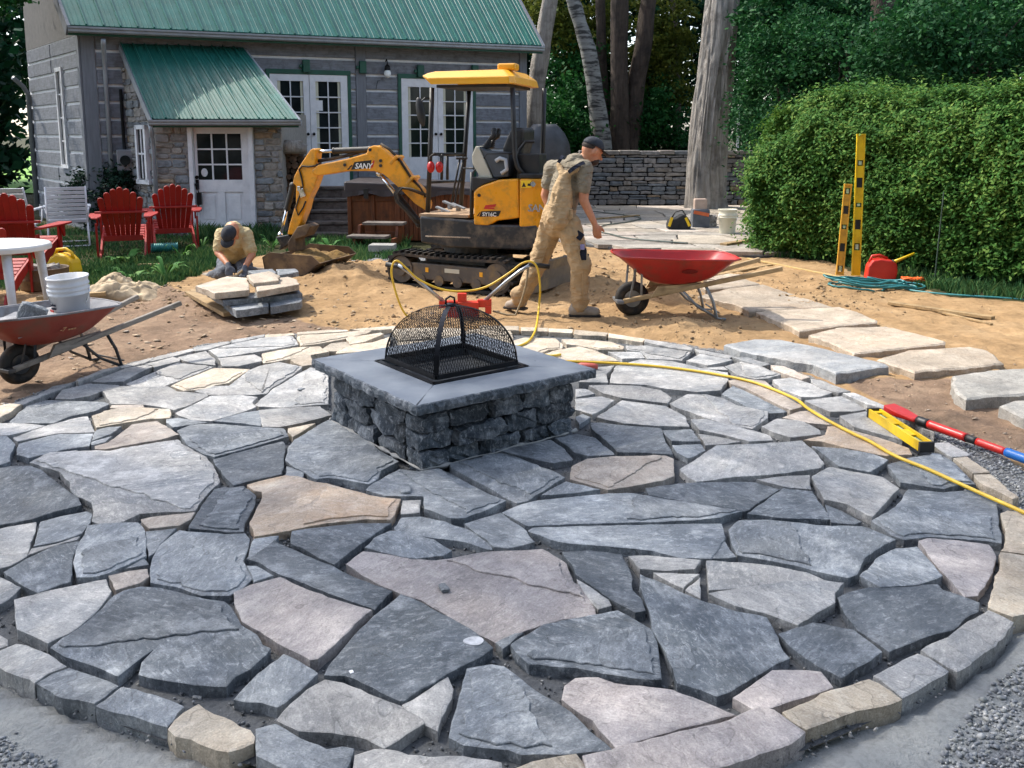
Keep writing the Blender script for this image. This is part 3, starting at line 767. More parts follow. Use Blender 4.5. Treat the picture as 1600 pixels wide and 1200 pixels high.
# ================================================================= house
W0 = Vector((-3.755, 17.2, 0)); TH = R(24)
HU = Vector((math.cos(TH), math.sin(TH), 0)); HN = Vector((HU.y, -HU.x, 0)); HG = Vector((-.627, .779, 0))
def wall_t(px, off=0.0):
    """how far along the front wall the pixel column px lies"""
    p = at_plane(px, 200, W0+HN*off, HN); return (p-W0).dot(HU)
def wall_z(px, py, off=0.0): return at_plane(px, py, W0+HN*off, HN).z
def wpnt(t, off, z): return W0+HU*t+HN*off+Vector((0,0,z))
M_LOG = M('grey_log_paint', '#696d74', '#828790', 5, .75, bmp=.5, bscale=9, bdist=.012, stretch=(.5, 1, 7), var=.07, dirt='#5d6067', dscale=9)
M_CHINK = M('white_chinking', '#d3d5d7', '#e6e7e8', 9, .85, bmp=.3, bscale=50, bdist=.004)
M_GPOST = M('grey_post_paint', '#666a71', '#787c83', 5, .75, bmp=.3, bscale=12, stretch=(6, 6, .5))
M_WHITE = M('white_paint', '#d4d6da', '#e2e3e6', 5, .5, bmp=.12, bscale=40, bdist=.002, dirt='#cbcdd1', dscale=6)
M_GREEN = M('dark_green_paint', '#0d4436', '#125544', 6, .45)
M_ROOF = M('green_metal_roof', '#18564c', '#1f655a', 3, .42, .0, bmp=.03, bscale=5, bdist=.01, var=.04, dirt='#266c62', dscale=2.5, rvar=.06, spec=.5)
M_GUTTER = M('grey_gutter', '#83888e', '#989da2', 5, .42, .2)
M_SOFF = M('soffit', '#5d5c5c', '#6d6b69', 8, .8)
M_GLASS = glassmat('dark_glass')
M_DARK = M('dark_void', '#0c0d0e', '#141517', 5, .8)
M_CURT = M('curtain', '#b9b8a2', '#d2d0bd', 14, .9, stretch=(8, 8, .4))
M_IRON = M('black_iron', '#121314', '#1d1e20', 9, .5, .6)
M_MORTAR = M('mortar', '#8a8680', '#a09b93', 16, .95, bmp=.6, bscale=60, bdist=.006)
STW = [M('wall_stone_%s' % k, a, b, 7, .85, bmp=.8, bscale=24, bdist=.016, var=.16, dirt=d_, dscale=9) for k, a, b, d_ in
       (('grey', '#7c7a78', '#9b9896', '#666462'), ('warm', '#85807a', '#a39c94', '#6b665f'), ('blue', '#6f7478', '#8c9195', '#5a5e62'), ('rust', '#94826f', '#ac987f', '#786858'))]
HL = wall_t(137); HR = wall_t(821)
house = thing('log_house', 'grey log house with white chinking and green metal roof at the back of the yard', 'house', W0+HU*HL)
HO = house.location.copy()
def hpart(name, mb, mat, parent=None, **k): return mb.build(name, mat, parent or house, world=HO, **k)
HB = Matrix(((HU.x, HN.x, 0), (HU.y, HN.y, 0), (0, 0, 1)))      # local wall axes: along, outward, up
def wbox(mb, t0, t1, z0, z1, o0, o1):
    return mb.box(wpnt((t0+t1)/2, (o0+o1)/2, (z0+z1)/2), (t1-t0, o1-o0, z1-z0), rot=HB)
EZ = 3.36                                              # eave height
WT = 3.30
# backing wall in chinking white, then every log proud of it
mb = MB(); wbox(mb, HL, HR, -.1, WT, -.25, 0); hpart('wall', mb, M_CHINK)
gl = W0+HU*HL; ge = gl+HG*4.2; gn = Vector((-HG.y, HG.x, 0)); gn = gn if gn.x < 0 else -gn
mb = MB(); mb.prism([(p.x, p.y) for p in (gl-HU*.0, gl+HU*.25+HG*.1, ge+HU*.3, ge)], -.1, WT+.1); hpart('gable_wall', mb, M_CHINK)
FD1 = (wall_t(418), wall_t(549)); FD2 = (wall_t(622), wall_t(742.5))
PO0, PO1 = wall_t(557), wall_t(573)
row = .284; z = -.06; rr = random.Random(5)
def log(t0, t1, z0, z1):
    if t1-t0 < .06 or z1-z0 < .05: return
    m_ = MB(); wbox(m_, t0, t1, z0, z1, .001, .03+rr.uniform(-.004, .006))
    hpart('log', m_, M_LOG, bevel=.008)
DT1 = wall_z(480, 112); DT2 = wall_z(690, 121)
while z < WT-.05:
    z1 = min(z+row-.048, WT-.01)
    segs = [(HL+.2, FD1[0]-.0), (FD1[1], PO0), (PO1, FD2[0]), (FD2[1], HR-.16)]
    if z > DT1-.12: segs[0] = (HL+.2, PO0); segs.pop(1)
    if z > DT2-.12: segs[-2:] = [(PO1, HR-.16)]
    for a, b in segs:
        zz0 = z
        log(a, b, zz0, z1)
    # the logs over the doors start at the head of the trim
    z += row
for t0, t1 in ((HL-.02, HL+.19), (PO0+.004, PO1-.004), (HR-.155, HR+.01)):
    mb = MB(); wbox(mb, t0, t1, -.1, WT-.01, .002, .05); hpart('corner_post', mb, M_GPOST, bevel=.006)
z = -.06
while z < WT+.02:                                       # logs of the gable, split by its narrow window
    z1 = min(z+row-.05, WT)
    w0_, w1_ = 1.3, 1.75
    spans = [(.14, w0_), (w1_, 4.1)] if 1.0 < z+.1 < 2.8 else [(.14, 2.1), (2.16, 4.1)]
    for a, b in spans:
        p0, p1 = gl+HG*a, gl+HG*b
        mb = MB(); c = (p0+p1)/2+gn*.016+Vector((0,0,(z+z1)/2))
        mb.box(c, (b-a, .03, z1-z), rz=math.atan2(HG.y, HG.x)); hpart('log', mb, M_LOG, bevel=.006)
    z += row
mb = MB(); mb.box(gl+HG*.06+gn*.03+Vector((0,0,WT/2)), (.14, .07, WT), rz=math.atan2(HG.y, HG.x)); hpart('corner_post', mb, M_GPOST)
gw = MB(); c = gl+HG*1.525+Vector((0,0,1.95)); rz_ = math.atan2(HG.y, HG.x)
for dx, dz, sx, sz in ((-.2, 0, .07, 1.75), (.2, 0, .07, 1.75), (0, .86, .47, .07), (0, -.88, .55, .06)):
    gw.box(c+HG*dx+gn*.035+Vector((0,0,dz)), (sx, .06, sz), rz=rz_)
gwo = hpart('window', gw, M_WHITE)
mb = MB(); mb.box(c+gn*.02, (.33, .01, 1.66), rz=rz_); hpart('pane', mb, M_GLASS, gwo)
mb = MB(); mb.box(c+gn*.03, (.025, .02, 1.66), rz=rz_)
for k in (-.42, 0, .42): mb.box(c+gn*.03+Vector((0,0,k)), (.33, .02, .025), rz=rz_)
hpart('muntin', mb, M_WHITE, gwo)
# main roof: each metal panel with its standing rib
OV = .36
eL = at_plane(106, 45, W0+HN*OV, HN); eR = at_plane(848, 87, W0+HN*OV, HN)
eL.z = eR.z = EZ+.06
rise = .92
rL = eL+HG*3.6+Vector((0,0,3.6*rise)); rR = eR-HN*3.7+Vector((0,0,3.6*rise))
NPAN = 33
def roof_panel(a0, a1, b1, b0, name, parent, thick=.02, rib=.03, wob=0.0):
    m_ = MB(); nrm = (a1-a0).cross(b0-a0).normalized()
    if nrm.z < 0: nrm = -nrm
    vs = [a0, a1, b1, b0]; m_.add(vs+[v-nrm*thick for v in vs], [(0,1,2,3),(7,6,5,4),(0,4,5,1),(1,5,6,2),(2,6,7,3),(3,7,4,0)])
    u = (a1-a0).normalized()
    for f, w_, h_ in ((0, .036, rib), (.36, .02, .006), (.66, .02, .006)):
        p0 = a0+(a1-a0)*f; p1 = b0+(b1-b0)*f
        q = [p0+nrm*.001, p0+u*w_*.25+nrm*h_, p0+u*w_*.75+nrm*h_, p0+u*w_+nrm*.001]; e = [x+(p1-p0) for x in q]
        m_.add(q+e, [(0,1,5,4),(1,2,6,5),(2,3,7,6),(0,3,2,1),(4,5,6,7)])
    return hpart(name, m_, M_ROOF, parent)
roof = MB(); dn = Vector((0,0,-.05)); roof.add([q_+dn*k for k in (1, 2.2) for i in range(NPAN+1) for q_ in (eL.lerp(eR, i/NPAN), rL.lerp(rR, i/NPAN))], [f_ for i in range(NPAN) for o_ in (2*NPAN+2,) for f_ in ((2*i, 2*i+2, 2*i+3, 2*i+1), (o_+2*i, o_+2*i+1, o_+2*i+3, o_+2*i+2), (2*i, o_+2*i, o_+2*i+2, 2*i+2))])
roof = hpart('roof', roof, M_SOFF)
for i in range(NPAN):
    f0, f1 = i/NPAN, (i+1)/NPAN
    roof_panel(eL.lerp(eR, f0), eL.lerp(eR, f1), rL.lerp(rR, f1), rL.lerp(rR, f0), 'roof_panel', roof)
# far slope so the ridge is not a knife edge
mb = MB(); bk = Vector((-HN.x*3.6, -HN.y*3.6, -3.6*rise)); b2 = bk
mb.add([rL+dn*.2, rR+dn*.2, rR+bk, rL+b2, rL+dn*2.2, rR+dn*2.2, rR+bk+dn*2, rL+b2+dn*2], [(0,1,2,3),(7,6,5,4),(0,4,5,1),(1,5,6,2),(2,6,7,3),(3,7,4,0)]); hpart('roof_back', mb, M_ROOF)
mb = MB(); q = [gl+Vector((0,0,WT)), gl+HG*4.2+Vector((0,0,WT)), rL-HG*.0+gn*-.45+Vector((0,0,-.35))]
q = [gl+gn*.01+Vector((0,0,WT+.02)), gl+HG*4.1+gn*.01+Vector((0,0,WT+3.2)), gl+HG*4.2+gn*.01+Vector((0,0,WT+.02))]
mb.add(q+[v-gn*.1 for v in q], [(0,1,2),(5,4,3),(0,3,4,1),(1,4,5,2),(2,5,3,0)]); hpart('gable', mb, M_SOFF)
# soffit, rake boards, gutter, downpipes
mb = MB(); a, b = eL+Vector((0,0,-.13)), eR+Vector((0,0,-.13))
mb.add([a, b, b-HN*(OV+.02), a-HN*(OV+.02)], [(0,1,2,3)]); hpart('soffit', mb, M_SOFF)
for a, b in ((eL, rL), (eR, rR)):
    mb = MB(); mb.bar(a+Vector((0,0,-.09)), b+Vector((0,0,-.09)), .05, .2); hpart('rake_board', mb, M_GPOST)
def gutter(a, b, parent=None, d=.11, h=.1):
    u = (b-a).normalized(); n_ = Vector((u.y, -u.x, 0)); n_ = n_ if n_.y < 0 else -n_
    prof = [(0, 0), (.0, -h), (.06, -h), (.085, -h*.8), (.085, -h*.45), (d, -h*.3), (d, 0), (d-.012, 0), (d-.012, -h*.22), (.07, -h*.4), (.07, -h*.7), (.05, -h*.88), (.012, -h*.88), (.012, 0)]
    m_ = MB(); k = len(prof); vs = [a+n_*x+Vector((0,0,y)) for x, y in prof]+[b+n_*x+Vector((0,0,y)) for x, y in prof]
    m_.add(vs, [(i, (i+1) % k, k+(i+1) % k, k+i) for i in range(k)]+[tuple(range(k)), tuple(range(2*k-1, k-1, -1))])
    return hpart('gutter', m_, M_GUTTER, parent)
mb = MB(); mb.bar(eL+Vector((0,0,-.10))+HN*-.015, eR+Vector((0,0,-.10))+HN*-.015, .024, .13); hpart('fascia', mb, M_GREEN)
gutter(eL+HN*.004+Vector((0,0,-.03)), eR+HN*.004+Vector((0,0,-.03)))
def pipe(pts, r=.035): m_ = MB(); m_.tube(pts, r, 10); return hpart('downpipe', m_, M_GUTTER, smooth=True)
pa = wpnt(HL+.33, .07, 0); pipe([pa+HN*.33+Vector((0,0,3.2)), pa+HN*.28+Vector((0,0,3.12)), pa+HN*.02+Vector((0,0,2.86)), pa+Vector((0,0,2.7)), pa+Vector((0,0,.1))], .038)
pb = gl+HG*4.0+gn*.08; pipe([pb-HG*.3+gn*.3+Vector((0,0,2.75)), pb-HG*.1+gn*.1+Vector((0,0,2.6)), pb+Vector((0,0,2.45)), pb+Vector((0,0,.15))], .045)
# electric meter and its conduit
cm = wpnt(wall_t(192), .12, 0); mz = wall_z(192, 250)
mb = MB(); mb.box(cm+Vector((0,0,mz)), (.26, .16, .36), rot=HB); mto = hpart('meter_box', mb, M_GUTTER, bevel=.012)
mb = MB(); mb.cyl(cm+HN*.08+Vector((0,0,mz+.0)), cm+HN*.15+Vector((0,0,mz)), .085, 18); hpart('meter_glass', mb, M_GLASS, mto, smooth=False)
mb = MB(); mb.tube([cm+Vector((0,0,mz+.15)), cm+HN*-.05+Vector((0,0,mz+.3)), cm+HN*-.05+Vector((0,0,mz+1.2))], .028, 8); mb.tube([cm+HU*.12+Vector((0,0,mz-.2)), cm+HU*.15+HN*-.03+Vector((0,0,mz+.15)), cm+HU*.12+HN*-.06+Vector((0,0,3.1))], .012, 6)
hpart('conduit', mb, M_IRON, mto)
# french doors
def french_door(t0, t1, ztop, zbot, zg0, zg1, rows):
    fr = MB(); g_ = .065
    wbox(fr, t0, t0+g_, zbot, ztop, .0, .055); wbox(fr, t1-g_, t1, zbot, ztop, .0, .055); wbox(fr, t0, t1, ztop+.0005, ztop+.085, .0, .06)
    fo = hpart('french_door', fr, M_GREEN, bevel=.004)
    a, b = t0+g_, t1-g_; mid = (a+b)/2; st = .115
    for (x0, x1, side) in ((a, mid-.004, -1), (mid+.004, b, 1)):
        lf = MB(); s0 = st*(1.15 if side < 0 else .95); s1 = st*(.95 if side < 0 else 1.15)
        wbox(lf, x0, x0+s0, zbot, ztop-.002, .004, .046); wbox(lf, x1-s1, x1, zbot, ztop-.002, .004, .046)
        wbox(lf, x0+s0, x1-s1, zg1, ztop-.002, .004, .0455); wbox(lf, x0+s0, x1-s1, zbot, zg0, .004, .0455)
        p0, p1 = x0+s0, x1-s1
        for k in range(1, rows): zz = zg0+(zg1-zg0)*k/rows; wbox(lf, p0, p1, zz-.011, zz+.011, .018, .042)
        wbox(lf, (p0+p1)/2-.011, (p0+p1)/2+.011, zg0, zg1, .017, .043)
        # panel moulding below
        hpart('door_leaf', lf, M_WHITE, fo, bevel=.003)
        for r_ in range(rows):
            for c_ in range(2):
                m_ = MB(); q0, q1 = (p0, (p0+p1)/2) if c_ == 0 else ((p0+p1)/2, p1)
                wbox(m_, q0+.002, q1-.002, zg0+(zg1-zg0)*r_/rows, zg0+(zg1-zg0)*(r_+1)/rows, .010, .016); hpart('pane', m_, M_GLASS, fo)
        m_ = MB(); wbox(m_, p0+.002, p0+.0025+.055, zg0, zg1, .0165, .0172); wbox(m_, p1-.05, p1-.002, zg0, zg1, .0165, .0172); hpart('curtain', m_, M_CURT, fo)
        kx = x1-.05 if side < 0 else x0+.05
        m_ = MB(); m_.ell(wpnt(kx, .075, zbot+.98), (.028,)*3, 10, 7); m_.cyl(wpnt(kx, .04, zbot+.98), wpnt(kx, .07, zbot+.98), .012); hpart('door_knob', m_, M_IRON, fo, smooth=True)
    return fo
ZD = wall_z(690, 287)
fd1 = french_door(FD1[0], FD1[1], wall_z(500, 117), ZD, wall_z(512, 247), wall_z(512, 128), 5)
fd2 = french_door(FD2[0], FD2[1], wall_z(690, 124), ZD, wall_z(690, 245), wall_z(690, 137), 5)
mb = MB(); wbox(mb, wall_t(491), wall_t(505), wall_z(500, 173), wall_z(500, 157), .017, .019); hpart('paper_notice', mb, M_WHITE, fd1)
# green blocks of the old shutters, hook, lantern
for px, py in ((480, 104), (567, 106), (656, 112), (740, 112)):
    t = wall_t(px); z_ = wall_z(px, py); mb = MB(); wbox(mb, t-.06, t+.07, z_-.11, z_+.12, .03, .12); wbox(mb, t-.12, t-.06, z_-.03, z_+.03, .05, .09); hpart('shutter_block', mb, M_GREEN, bevel=.01)
t = wall_t(604); z_ = wall_z(604, 110)
mb = MB(); mb.tube([wpnt(t, .03, z_+.16), wpnt(t, .1, z_+.2), wpnt(t, .14, z_+.14), wpnt(t, .14, z_+.06)], .012, 6); mb.lathe([(.02, .1), (.05, .07), (.06, .0), (.05, -.01)], 12, Matrix.Translation(wpnt(t, .14, z_))); la = hpart('lantern', mb, M_IRON)
m_op = M('opal_glass', '#dfe4e2', '#eef0ee', 6, .25); mb = MB(); mb.ell(wpnt(t, .14, z_-.07), (.07, .07, .085), 14, 9); hpart('globe', mb, m_op, la, smooth=True)
for px in (590, 762):
    t = wall_t(px); z_ = wall_z(px, 130 if px < 700 else 112); mb = MB(); mb.tube([wpnt(t+.06, .035, z_+.05), wpnt(t, .09, z_+.04), wpnt(t-.03, .09, z_-.06), wpnt(t-.03, .06, z_-.12)], .006, 6); hpart('wall_cable', mb, M_IRON)

# ---------------------------------------------------------------- stone porch with its own roof
PY = 15.1
def pX(px, Y=PY): return (px-800)/F_PX*Y/( _cp)*1.0 if False else atY(px, 300, Y).x
px0, px1 = pX(247), pX(443)
pbk = wpnt(wall_t(198), 0, 0); pbr = wpnt(wall_t(440), 0, 0)
pz = 1.86
# mortar core: front pieces either side of the door, and the slanting left side wall
dx0, dx1 = pX(300), pX(400)
pw = MB(); pw.box(((px0+dx0)/2, PY+.2, pz/2-.05), (dx0-px0, .4, pz+.1)); pw.box(((px1+dx1)/2, PY+.2, pz/2-.05), (px1-dx1, .4, pz+.1)); pw.box(((dx0+dx1)/2, PY+.2, 1.84), (dx1-dx0+.01, .395, .12))
sd_ = Vector((pbk.x-px0, pbk.y-PY, 0)); sl = sd_.length; sd_.normalize(); sn = Vector((-sd_.y, sd_.x, 0)); sn = sn if sn.x < 0 else -sn
A0 = Vector((px0, PY+.002, 0)); zt_b = 2.95
q = [A0+Vector((0,0,-.1)), A0+sd_*sl+Vector((0,0,-.1)), A0+sd_*sl+Vector((0,0,zt_b)), A0+Vector((0,0,pz))]
pw.add(q+[v-sn*.35+Vector((0,.004,0)) for v in q], [(0,1,2,3),(7,6,5,4),(0,4,5,1),(1,5,6,2),(2,6,7,3),(3,7,4,0)])
pw.box(((px1-.18), (PY+.4+pbr.y)/2, 1.0), (.35, pbr.y-PY-.4, 2.0))
porch = hpart('porch_wall', pw, M_MORTAR)
rr = random.Random(11)
def ashlar(o, u, n_, L, H, parent, hmin=.07, hmax=.15, wmin=.12, wmax=.34, gap=.014, depth=.03, topf=None):
    """rows of rough stones standing proud of the mortar"""
    z_ = .0
    while z_ < H-.05:
        h_ = rr.uniform(hmin, hmax); h_ = min(h_, H-z_); x = rr.uniform(-.05, 0)
        while x < L-.03:
            w_ = rr.uniform(wmin, wmax); w_ = min(w_, L-max(x, 0)) if x+w_ > L-.08 else w_
            x0_, x1_ = max(x, 0)+gap/2, min(x+w_, L)-gap/2
            zz = z_+rr.uniform(-.008, .008)
            if x1_-x0_ > .04 and (topf is None or zz+h_ < topf((x0_+x1_)/2)):
                hh = h_-gap
                parts = [(zz, hh)] if rr.random() < .8 or hh < .1 else [(zz, hh*.48), (zz+hh*.52, hh*.48)]
                for za, ha in parts:
                    k = 8; P = []
                    for (fx, fz) in ((0,.12),(.12,0),(.5,0),(.88,0),(1,.12),(1,.6),(1,.9),(.88,1),(.5,1),(.1,1),(0,.85),(0,.5)):
                        P.append((x0_+(x1_-x0_)*fx+rr.uniform(-.012, .012), za+ha*fz+rr.uniform(-.011, .011)))
                    d_ = depth*rr.uniform(.4, 1.3); cx, cz = sum(p[0] for p in P)/len(P), sum(p[1] for p in P)/len(P)
                    b_ = [o+u*p[0]+Vector((0,0,p[1]))-n_*.01 for p in P]; f_ = [o+u*(cx+(p[0]-cx)*.93)+Vector((0,0,cz+(p[1]-cz)*.9))+n_*(d_+rr.uniform(-.006, .006)) for p in P]
                    m_ = MB(); nn = len(P); m_.add(b_+f_+[o+u*cx+Vector((0,0,cz))+n_*(d_*1.25)], [(i, (i+1) % nn, nn+(i+1) % nn, nn+i) for i in range(nn)]+[(nn+i, nn+(i+1) % nn, 2*nn) for i in range(nn)])
                    yield m_, rr.choices(STW, (5, 2.2, 3, .5))[0]
            x += w_
        z_ += h_
FN = Vector((0,-1,0)); FX = Vector((1,0,0))
for o_, u_, n_, L_, tf in ((Vector((px0, PY, 0)), FX, FN, dx0-px0, None), (Vector((dx1, PY, 0)), FX, FN, px1-dx1, None), (A0, sd_, sn, sl, lambda x: pz+(zt_b-pz)*x/sl-.05)):
    for m_, mt in ashlar(o_, u_, n_, L_, pz-.02 if tf is None else zt_b, None, topf=tf): hpart('stone', m_, mt, porch, bevel=.006)
# porch roof
pl0 = atY(237, 186, PY-.27); pr0 = atY(466, 186, PY-.27); pl0.z = pr0.z = 1.90
pl1 = at_plane(188, 68, W0+HN*.05, HN); pr1 = at_plane(380, 74, W0+HN*.05, HN)
mb = MB(); dz = Vector((0,0,-.045)); vs = [q_+dz*k for k in (1, 2.2) for i in range(12) for q_ in (pl0.lerp(pr0, i/11), pl1.lerp(pr1, i/11))]
mb.add(vs, [f_ for i in range(11) for f_ in ((2*i, 2*i+2, 2*i+3, 2*i+1), (24+2*i, 25+2*i, 27+2*i, 26+2*i), (2*i, 24+2*i, 26+2*i, 2*i+2), (2*i+1, 2*i+3, 27+2*i, 25+2*i))]); proof = hpart('porch_roof', mb, M_SOFF)
for i in range(11):
    f0, f1 = i/11, (i+1)/11
    roof_panel(pl0.lerp(pr0, f0), pl0.lerp(pr0, f1), pl1.lerp(pr1, f1), pl1.lerp(pr1, f0), 'roof_panel', proof, rib=.034)
for a, b, k in ((pl0, pl1, -.015), (pr0, pr1, .015)):
    mb = MB(); mb.bar(a+Vector((k,0,-.06)), b+Vector((k,0,-.06)), .03, .11); hpart('rake_board', mb, M_GUTTER, proof)
mb = MB(); mb.bar(pl0+Vector((0,.02,-.09)), pr0+Vector((0,.02,-.09)), .03, .1); hpart('fascia', mb, M_GREEN, proof)
gutter(pl0+Vector((-.02,-.004,-.02)), pr0+Vector((.06,-.004,-.02)), proof, h=.09)
mb = MB(); mb.tube([(px0+.06, PY-.3, 1.80), (px0+.05, PY-.27, 1.68), (px0+.0, PY-.09, 1.55), (px0-.01, PY-.075, 1.4), (px0+.005, PY-.075, .06)], .033, 10); hpart('downpipe', mb, M_GUTTER, smooth=True)
# porch door: frame, leaf with nine panes and two panels
dz0, dz1 = .03, 1.80
mb = MB(); mb.box((dx0+.035, PY-.02, (dz0+dz1)/2), (.07, .14, dz1-dz0)); mb.box((dx1-.035, PY-.02, (dz0+dz1)/2), (.07, .14, dz1-dz0)); mb.box(((dx0+dx1)/2, PY-.021, dz1+.02), (dx1-dx0+.1, .15, .07)); mb.box(((dx0+dx1)/2, PY-.04, .015), (dx1-dx0, .2, .05))
pd = hpart('porch_door', mb, M_WHITE, bevel=.004)
lx0, lx1 = dx0+.075, dx1-.15; gx0, gx1 = pX(311), pX(380); gz0, gz1 = atY(340, 281, PY).z, atY(340, 209, PY).z
mb = MB()
def fb(m_, x0, x1, z0, z1, y0, y1): m_.box(((x0+x1)/2, PY+(y0+y1)/2, (z0+z1)/2), (x1-x0, y1-y0, z1-z0))
fb(mb, lx0, gx0, dz0+.03, dz1-.02, .0, .045); fb(mb, gx1, lx1+.07, dz0+.03, dz1-.02, .0, .045); fb(mb, gx0, gx1, gz1, dz1-.02, .0, .0445); fb(mb, gx0, gx1, gz0-.2, gz0, .0, .0445)
fb(mb, gx0, gx1, dz0+.03, .2, .0, .0445); fb(mb, (gx0+gx1)/2-.06, (gx0+gx1)/2+.06, .2, gz0-.2, .0, .044)
for k in (1, 2):
    zz = gz0+(gz1-gz0)*k/3; fb(mb, gx0, gx1, zz-.013, zz+.013, .008, .04); xx = gx0+(gx1-gx0)*k/3; fb(mb, xx-.013, xx+.013, gz0, gz1, .007, .041)
leaf = hpart('door_leaf', mb, M_WHITE, pd, bevel=.003)
for a_, b_ in ((gx0, (gx0+gx1)/2-.06), ((gx0+gx1)/2+.06, gx1)):
    mb = MB(); fb(mb, a_, b_, .2, gz0-.2, .018, .04); fb(mb, a_+.05, b_-.05, .25, gz0-.25, .008, .02); hpart('panel', mb, M_WHITE, pd, bevel=.006)
for i in range(3):
    for j in range(3):
        mb = MB(); fb(mb, gx0+(gx1-gx0)*i/3, gx0+(gx1-gx0)*(i+1)/3, gz0+(gz1-gz0)*j/3, gz0+(gz1-gz0)*(j+1)/3, .022, .03); hpart('pane', mb, M_GLASS, pd)
mb = MB(); mb.ell((gx0+.10, PY+.019, gz0+.12), (.055, .006, .07), 14, 8); hpart('sticker', mb, M_WHITE, pd)
hx = lx0+.025
mb = MB(); mb.cyl((hx, PY, .95), (hx, PY-.03, .95), .03); mb.ell((hx, PY-.05, .83), (.03, .03, .03)); mb.box((hx, PY-.01, .83), (.05, .02, .16)); mb.tube([(hx+.01, PY-.05, .82), (hx+.02, PY-.06, .75), (hx+.03, PY-.06, .7)], .01, 6); mb.box((hx+.035, PY-.055, .6), (.07, .04, .2)); mb.tube([(hx+.02, PY-.05, .5), (hx+.01, PY-.055, .42), (hx+.06, PY-.055, .4)], .012, 6)
hpart('door_lock', mb, M_IRON, pd)
# small window in the porch side
wc = A0+sd_*(sl*.34)+Vector((0,0,1.33)); rzs = math.atan2(sd_.y, sd_.x); mb = MB()
for dx, dz_, sx, sz in ((-.17, 0, .07, .95), (.17, 0, .07, .95), (0, .44, .41, .07), (0, -.47, .52, .07)): mb.box(wc+sd_*dx+sn*.045+Vector((0,0,dz_)), (sx, .1, sz), rz=rzs)
pwn = hpart('window', mb, M_WHITE)
mb = MB(); mb.box(wc+sn*.035, (.27, .06, .82), rz=rzs); hpart('pane', mb, M_GLASS, pwn)
mb = MB(); mb.box(wc+sn*.07, (.03, .02, .82), rz=rzs); mb.box(wc+sn*.07, (.27, .02, .03), rz=rzs); hpart('muntin', mb, M_WHITE, pwn)
# ================================================================= deck, steps, stone wall, terrace, stepping stones
M_WOODG = M('weathered_wood', '#5c544e', '#7d736b', 4, .85, bmp=.5, bscale=14, bdist=.006, stretch=(1.2, 10, 10), var=.12, dirt='#453d37', dscale=7)
M_CEDAR = M('cedar_boards', '#5a2f17', '#7c4422', 4, .5, bmp=.3, bscale=14, stretch=(9, 9, .8), var=.15, dirt='#3f2212', dscale=4)
M_VINYL = M('brown_vinyl', '#2c2423', '#3d3331', 5, .5, bmp=.3, bscale=8, bdist=.01)
M_PLANK = M('raw_plank', '#8d7654', '#b0956c', 5, .8, bmp=.4, bscale=12, stretch=(.8, 9, 9), var=.12, dirt='#6d5a40', dscale=8)
# deck: boards on a frame, and stairs down
dkL, dkR = wall_t(476), wall_t(800)
deck = thing('deck', 'low grey timber deck along the house wall behind the hot tub', 'deck', wpnt(dkL, 1.0, 0)); DO = deck.location.copy()
nb = 9
for i in range(nb):
    mb = MB(); wbox(mb, dkL, dkR, ZD-.04, ZD, .06+i*.125, .06+i*.125+.118); mb.build('board', M_WOODG, deck, world=DO)
mb = MB(); wbox(mb, dkL, dkR, ZD-.2, ZD-.043, .1, 1.14)
mb.build('deck_frame', M_WOODG, deck, world=DO)
for t in np.linspace(dkL+.08, dkR-.08, 6):
    mb = MB(); wbox(mb, t-.05, t+.05, -.1, ZD-.2, 1.0, 1.1); mb.build('deck_post', M_WOODG, deck, world=DO)
sx0, sx1 = atY(473, 330, 15.0).x, atY(548, 330, 15.0).x
st = thing('timber_stairs', 'four weathered timber steps up to the deck beside the hot tub', 'stairs', (sx0, 14.85, 0)); SO = st.location.copy()
for i, py in enumerate((372, 347, 329, 311, 292)):
    y0 = 14.95+.27*i; zt = max(atY(500, py, y0).z, .03)
    mb = MB(); mb.box(((sx0+sx1)/2+.0*i, y0+.15, zt-.02), (sx1-sx0, .30, .045)); mb.build('tread', M_WOODG, st, world=SO, bevel=.006)
    mb = MB(); mb.box(((sx0+sx1)/2, y0+.04, zt/2-.03), (sx1-sx0-.02, .03, max(zt-.05, .05))); mb.build('riser', M_WOODG, st, world=SO)
for x in (sx0-.02, sx1+.02):
    mb = MB(); mb.prism([(14.95, -.05), (16.3, -.05), (16.3, ZD-.05), (16.1, ZD-.05), (14.95, .12)], x-.02, x+.02, 'x'); mb.build('stringer', M_WOODG, st, world=SO)

# stone wall at the back of the terrace
WY = 21.6
wx0, wx1 = atY(905, 280, WY).x, atY(1230, 280, WY).x; wzt = atY(1050, 238, WY).z
wl = thing('garden_wall', 'dry stone garden wall of grey blocks behind the big tree', 'wall', ((wx0+wx1)/2, WY, 0)); WO = wl.location.copy()
mb = MB(); mb.box(((wx0+wx1)/2, WY+.22, wzt/2-.06), (wx1-wx0, .4, wzt-.02)); mb.build('core', M_DARK, wl, world=WO)
rr = random.Random(23)
for m_, mt in ashlar(Vector((wx0, WY, 0)), FX, FN, wx1-wx0, wzt-.06, None, .075, .135, .16, .5, .012, .04): m_.build('stone', mt, wl, world=WO, bevel=.008)
x = wx0
while x < wx1-.1:
    w_ = rr.uniform(.3, .6); mb = MB(); mb.box((x+w_/2, WY+.18+rr.uniform(-.02, .02), wzt-.01+rr.uniform(-.012, .012)), (min(w_, wx1-x)-.012, .48, .09)); mb.build('coping_stone', rr.choice(STW[:3]), wl, world=WO, bevel=.014); x += w_
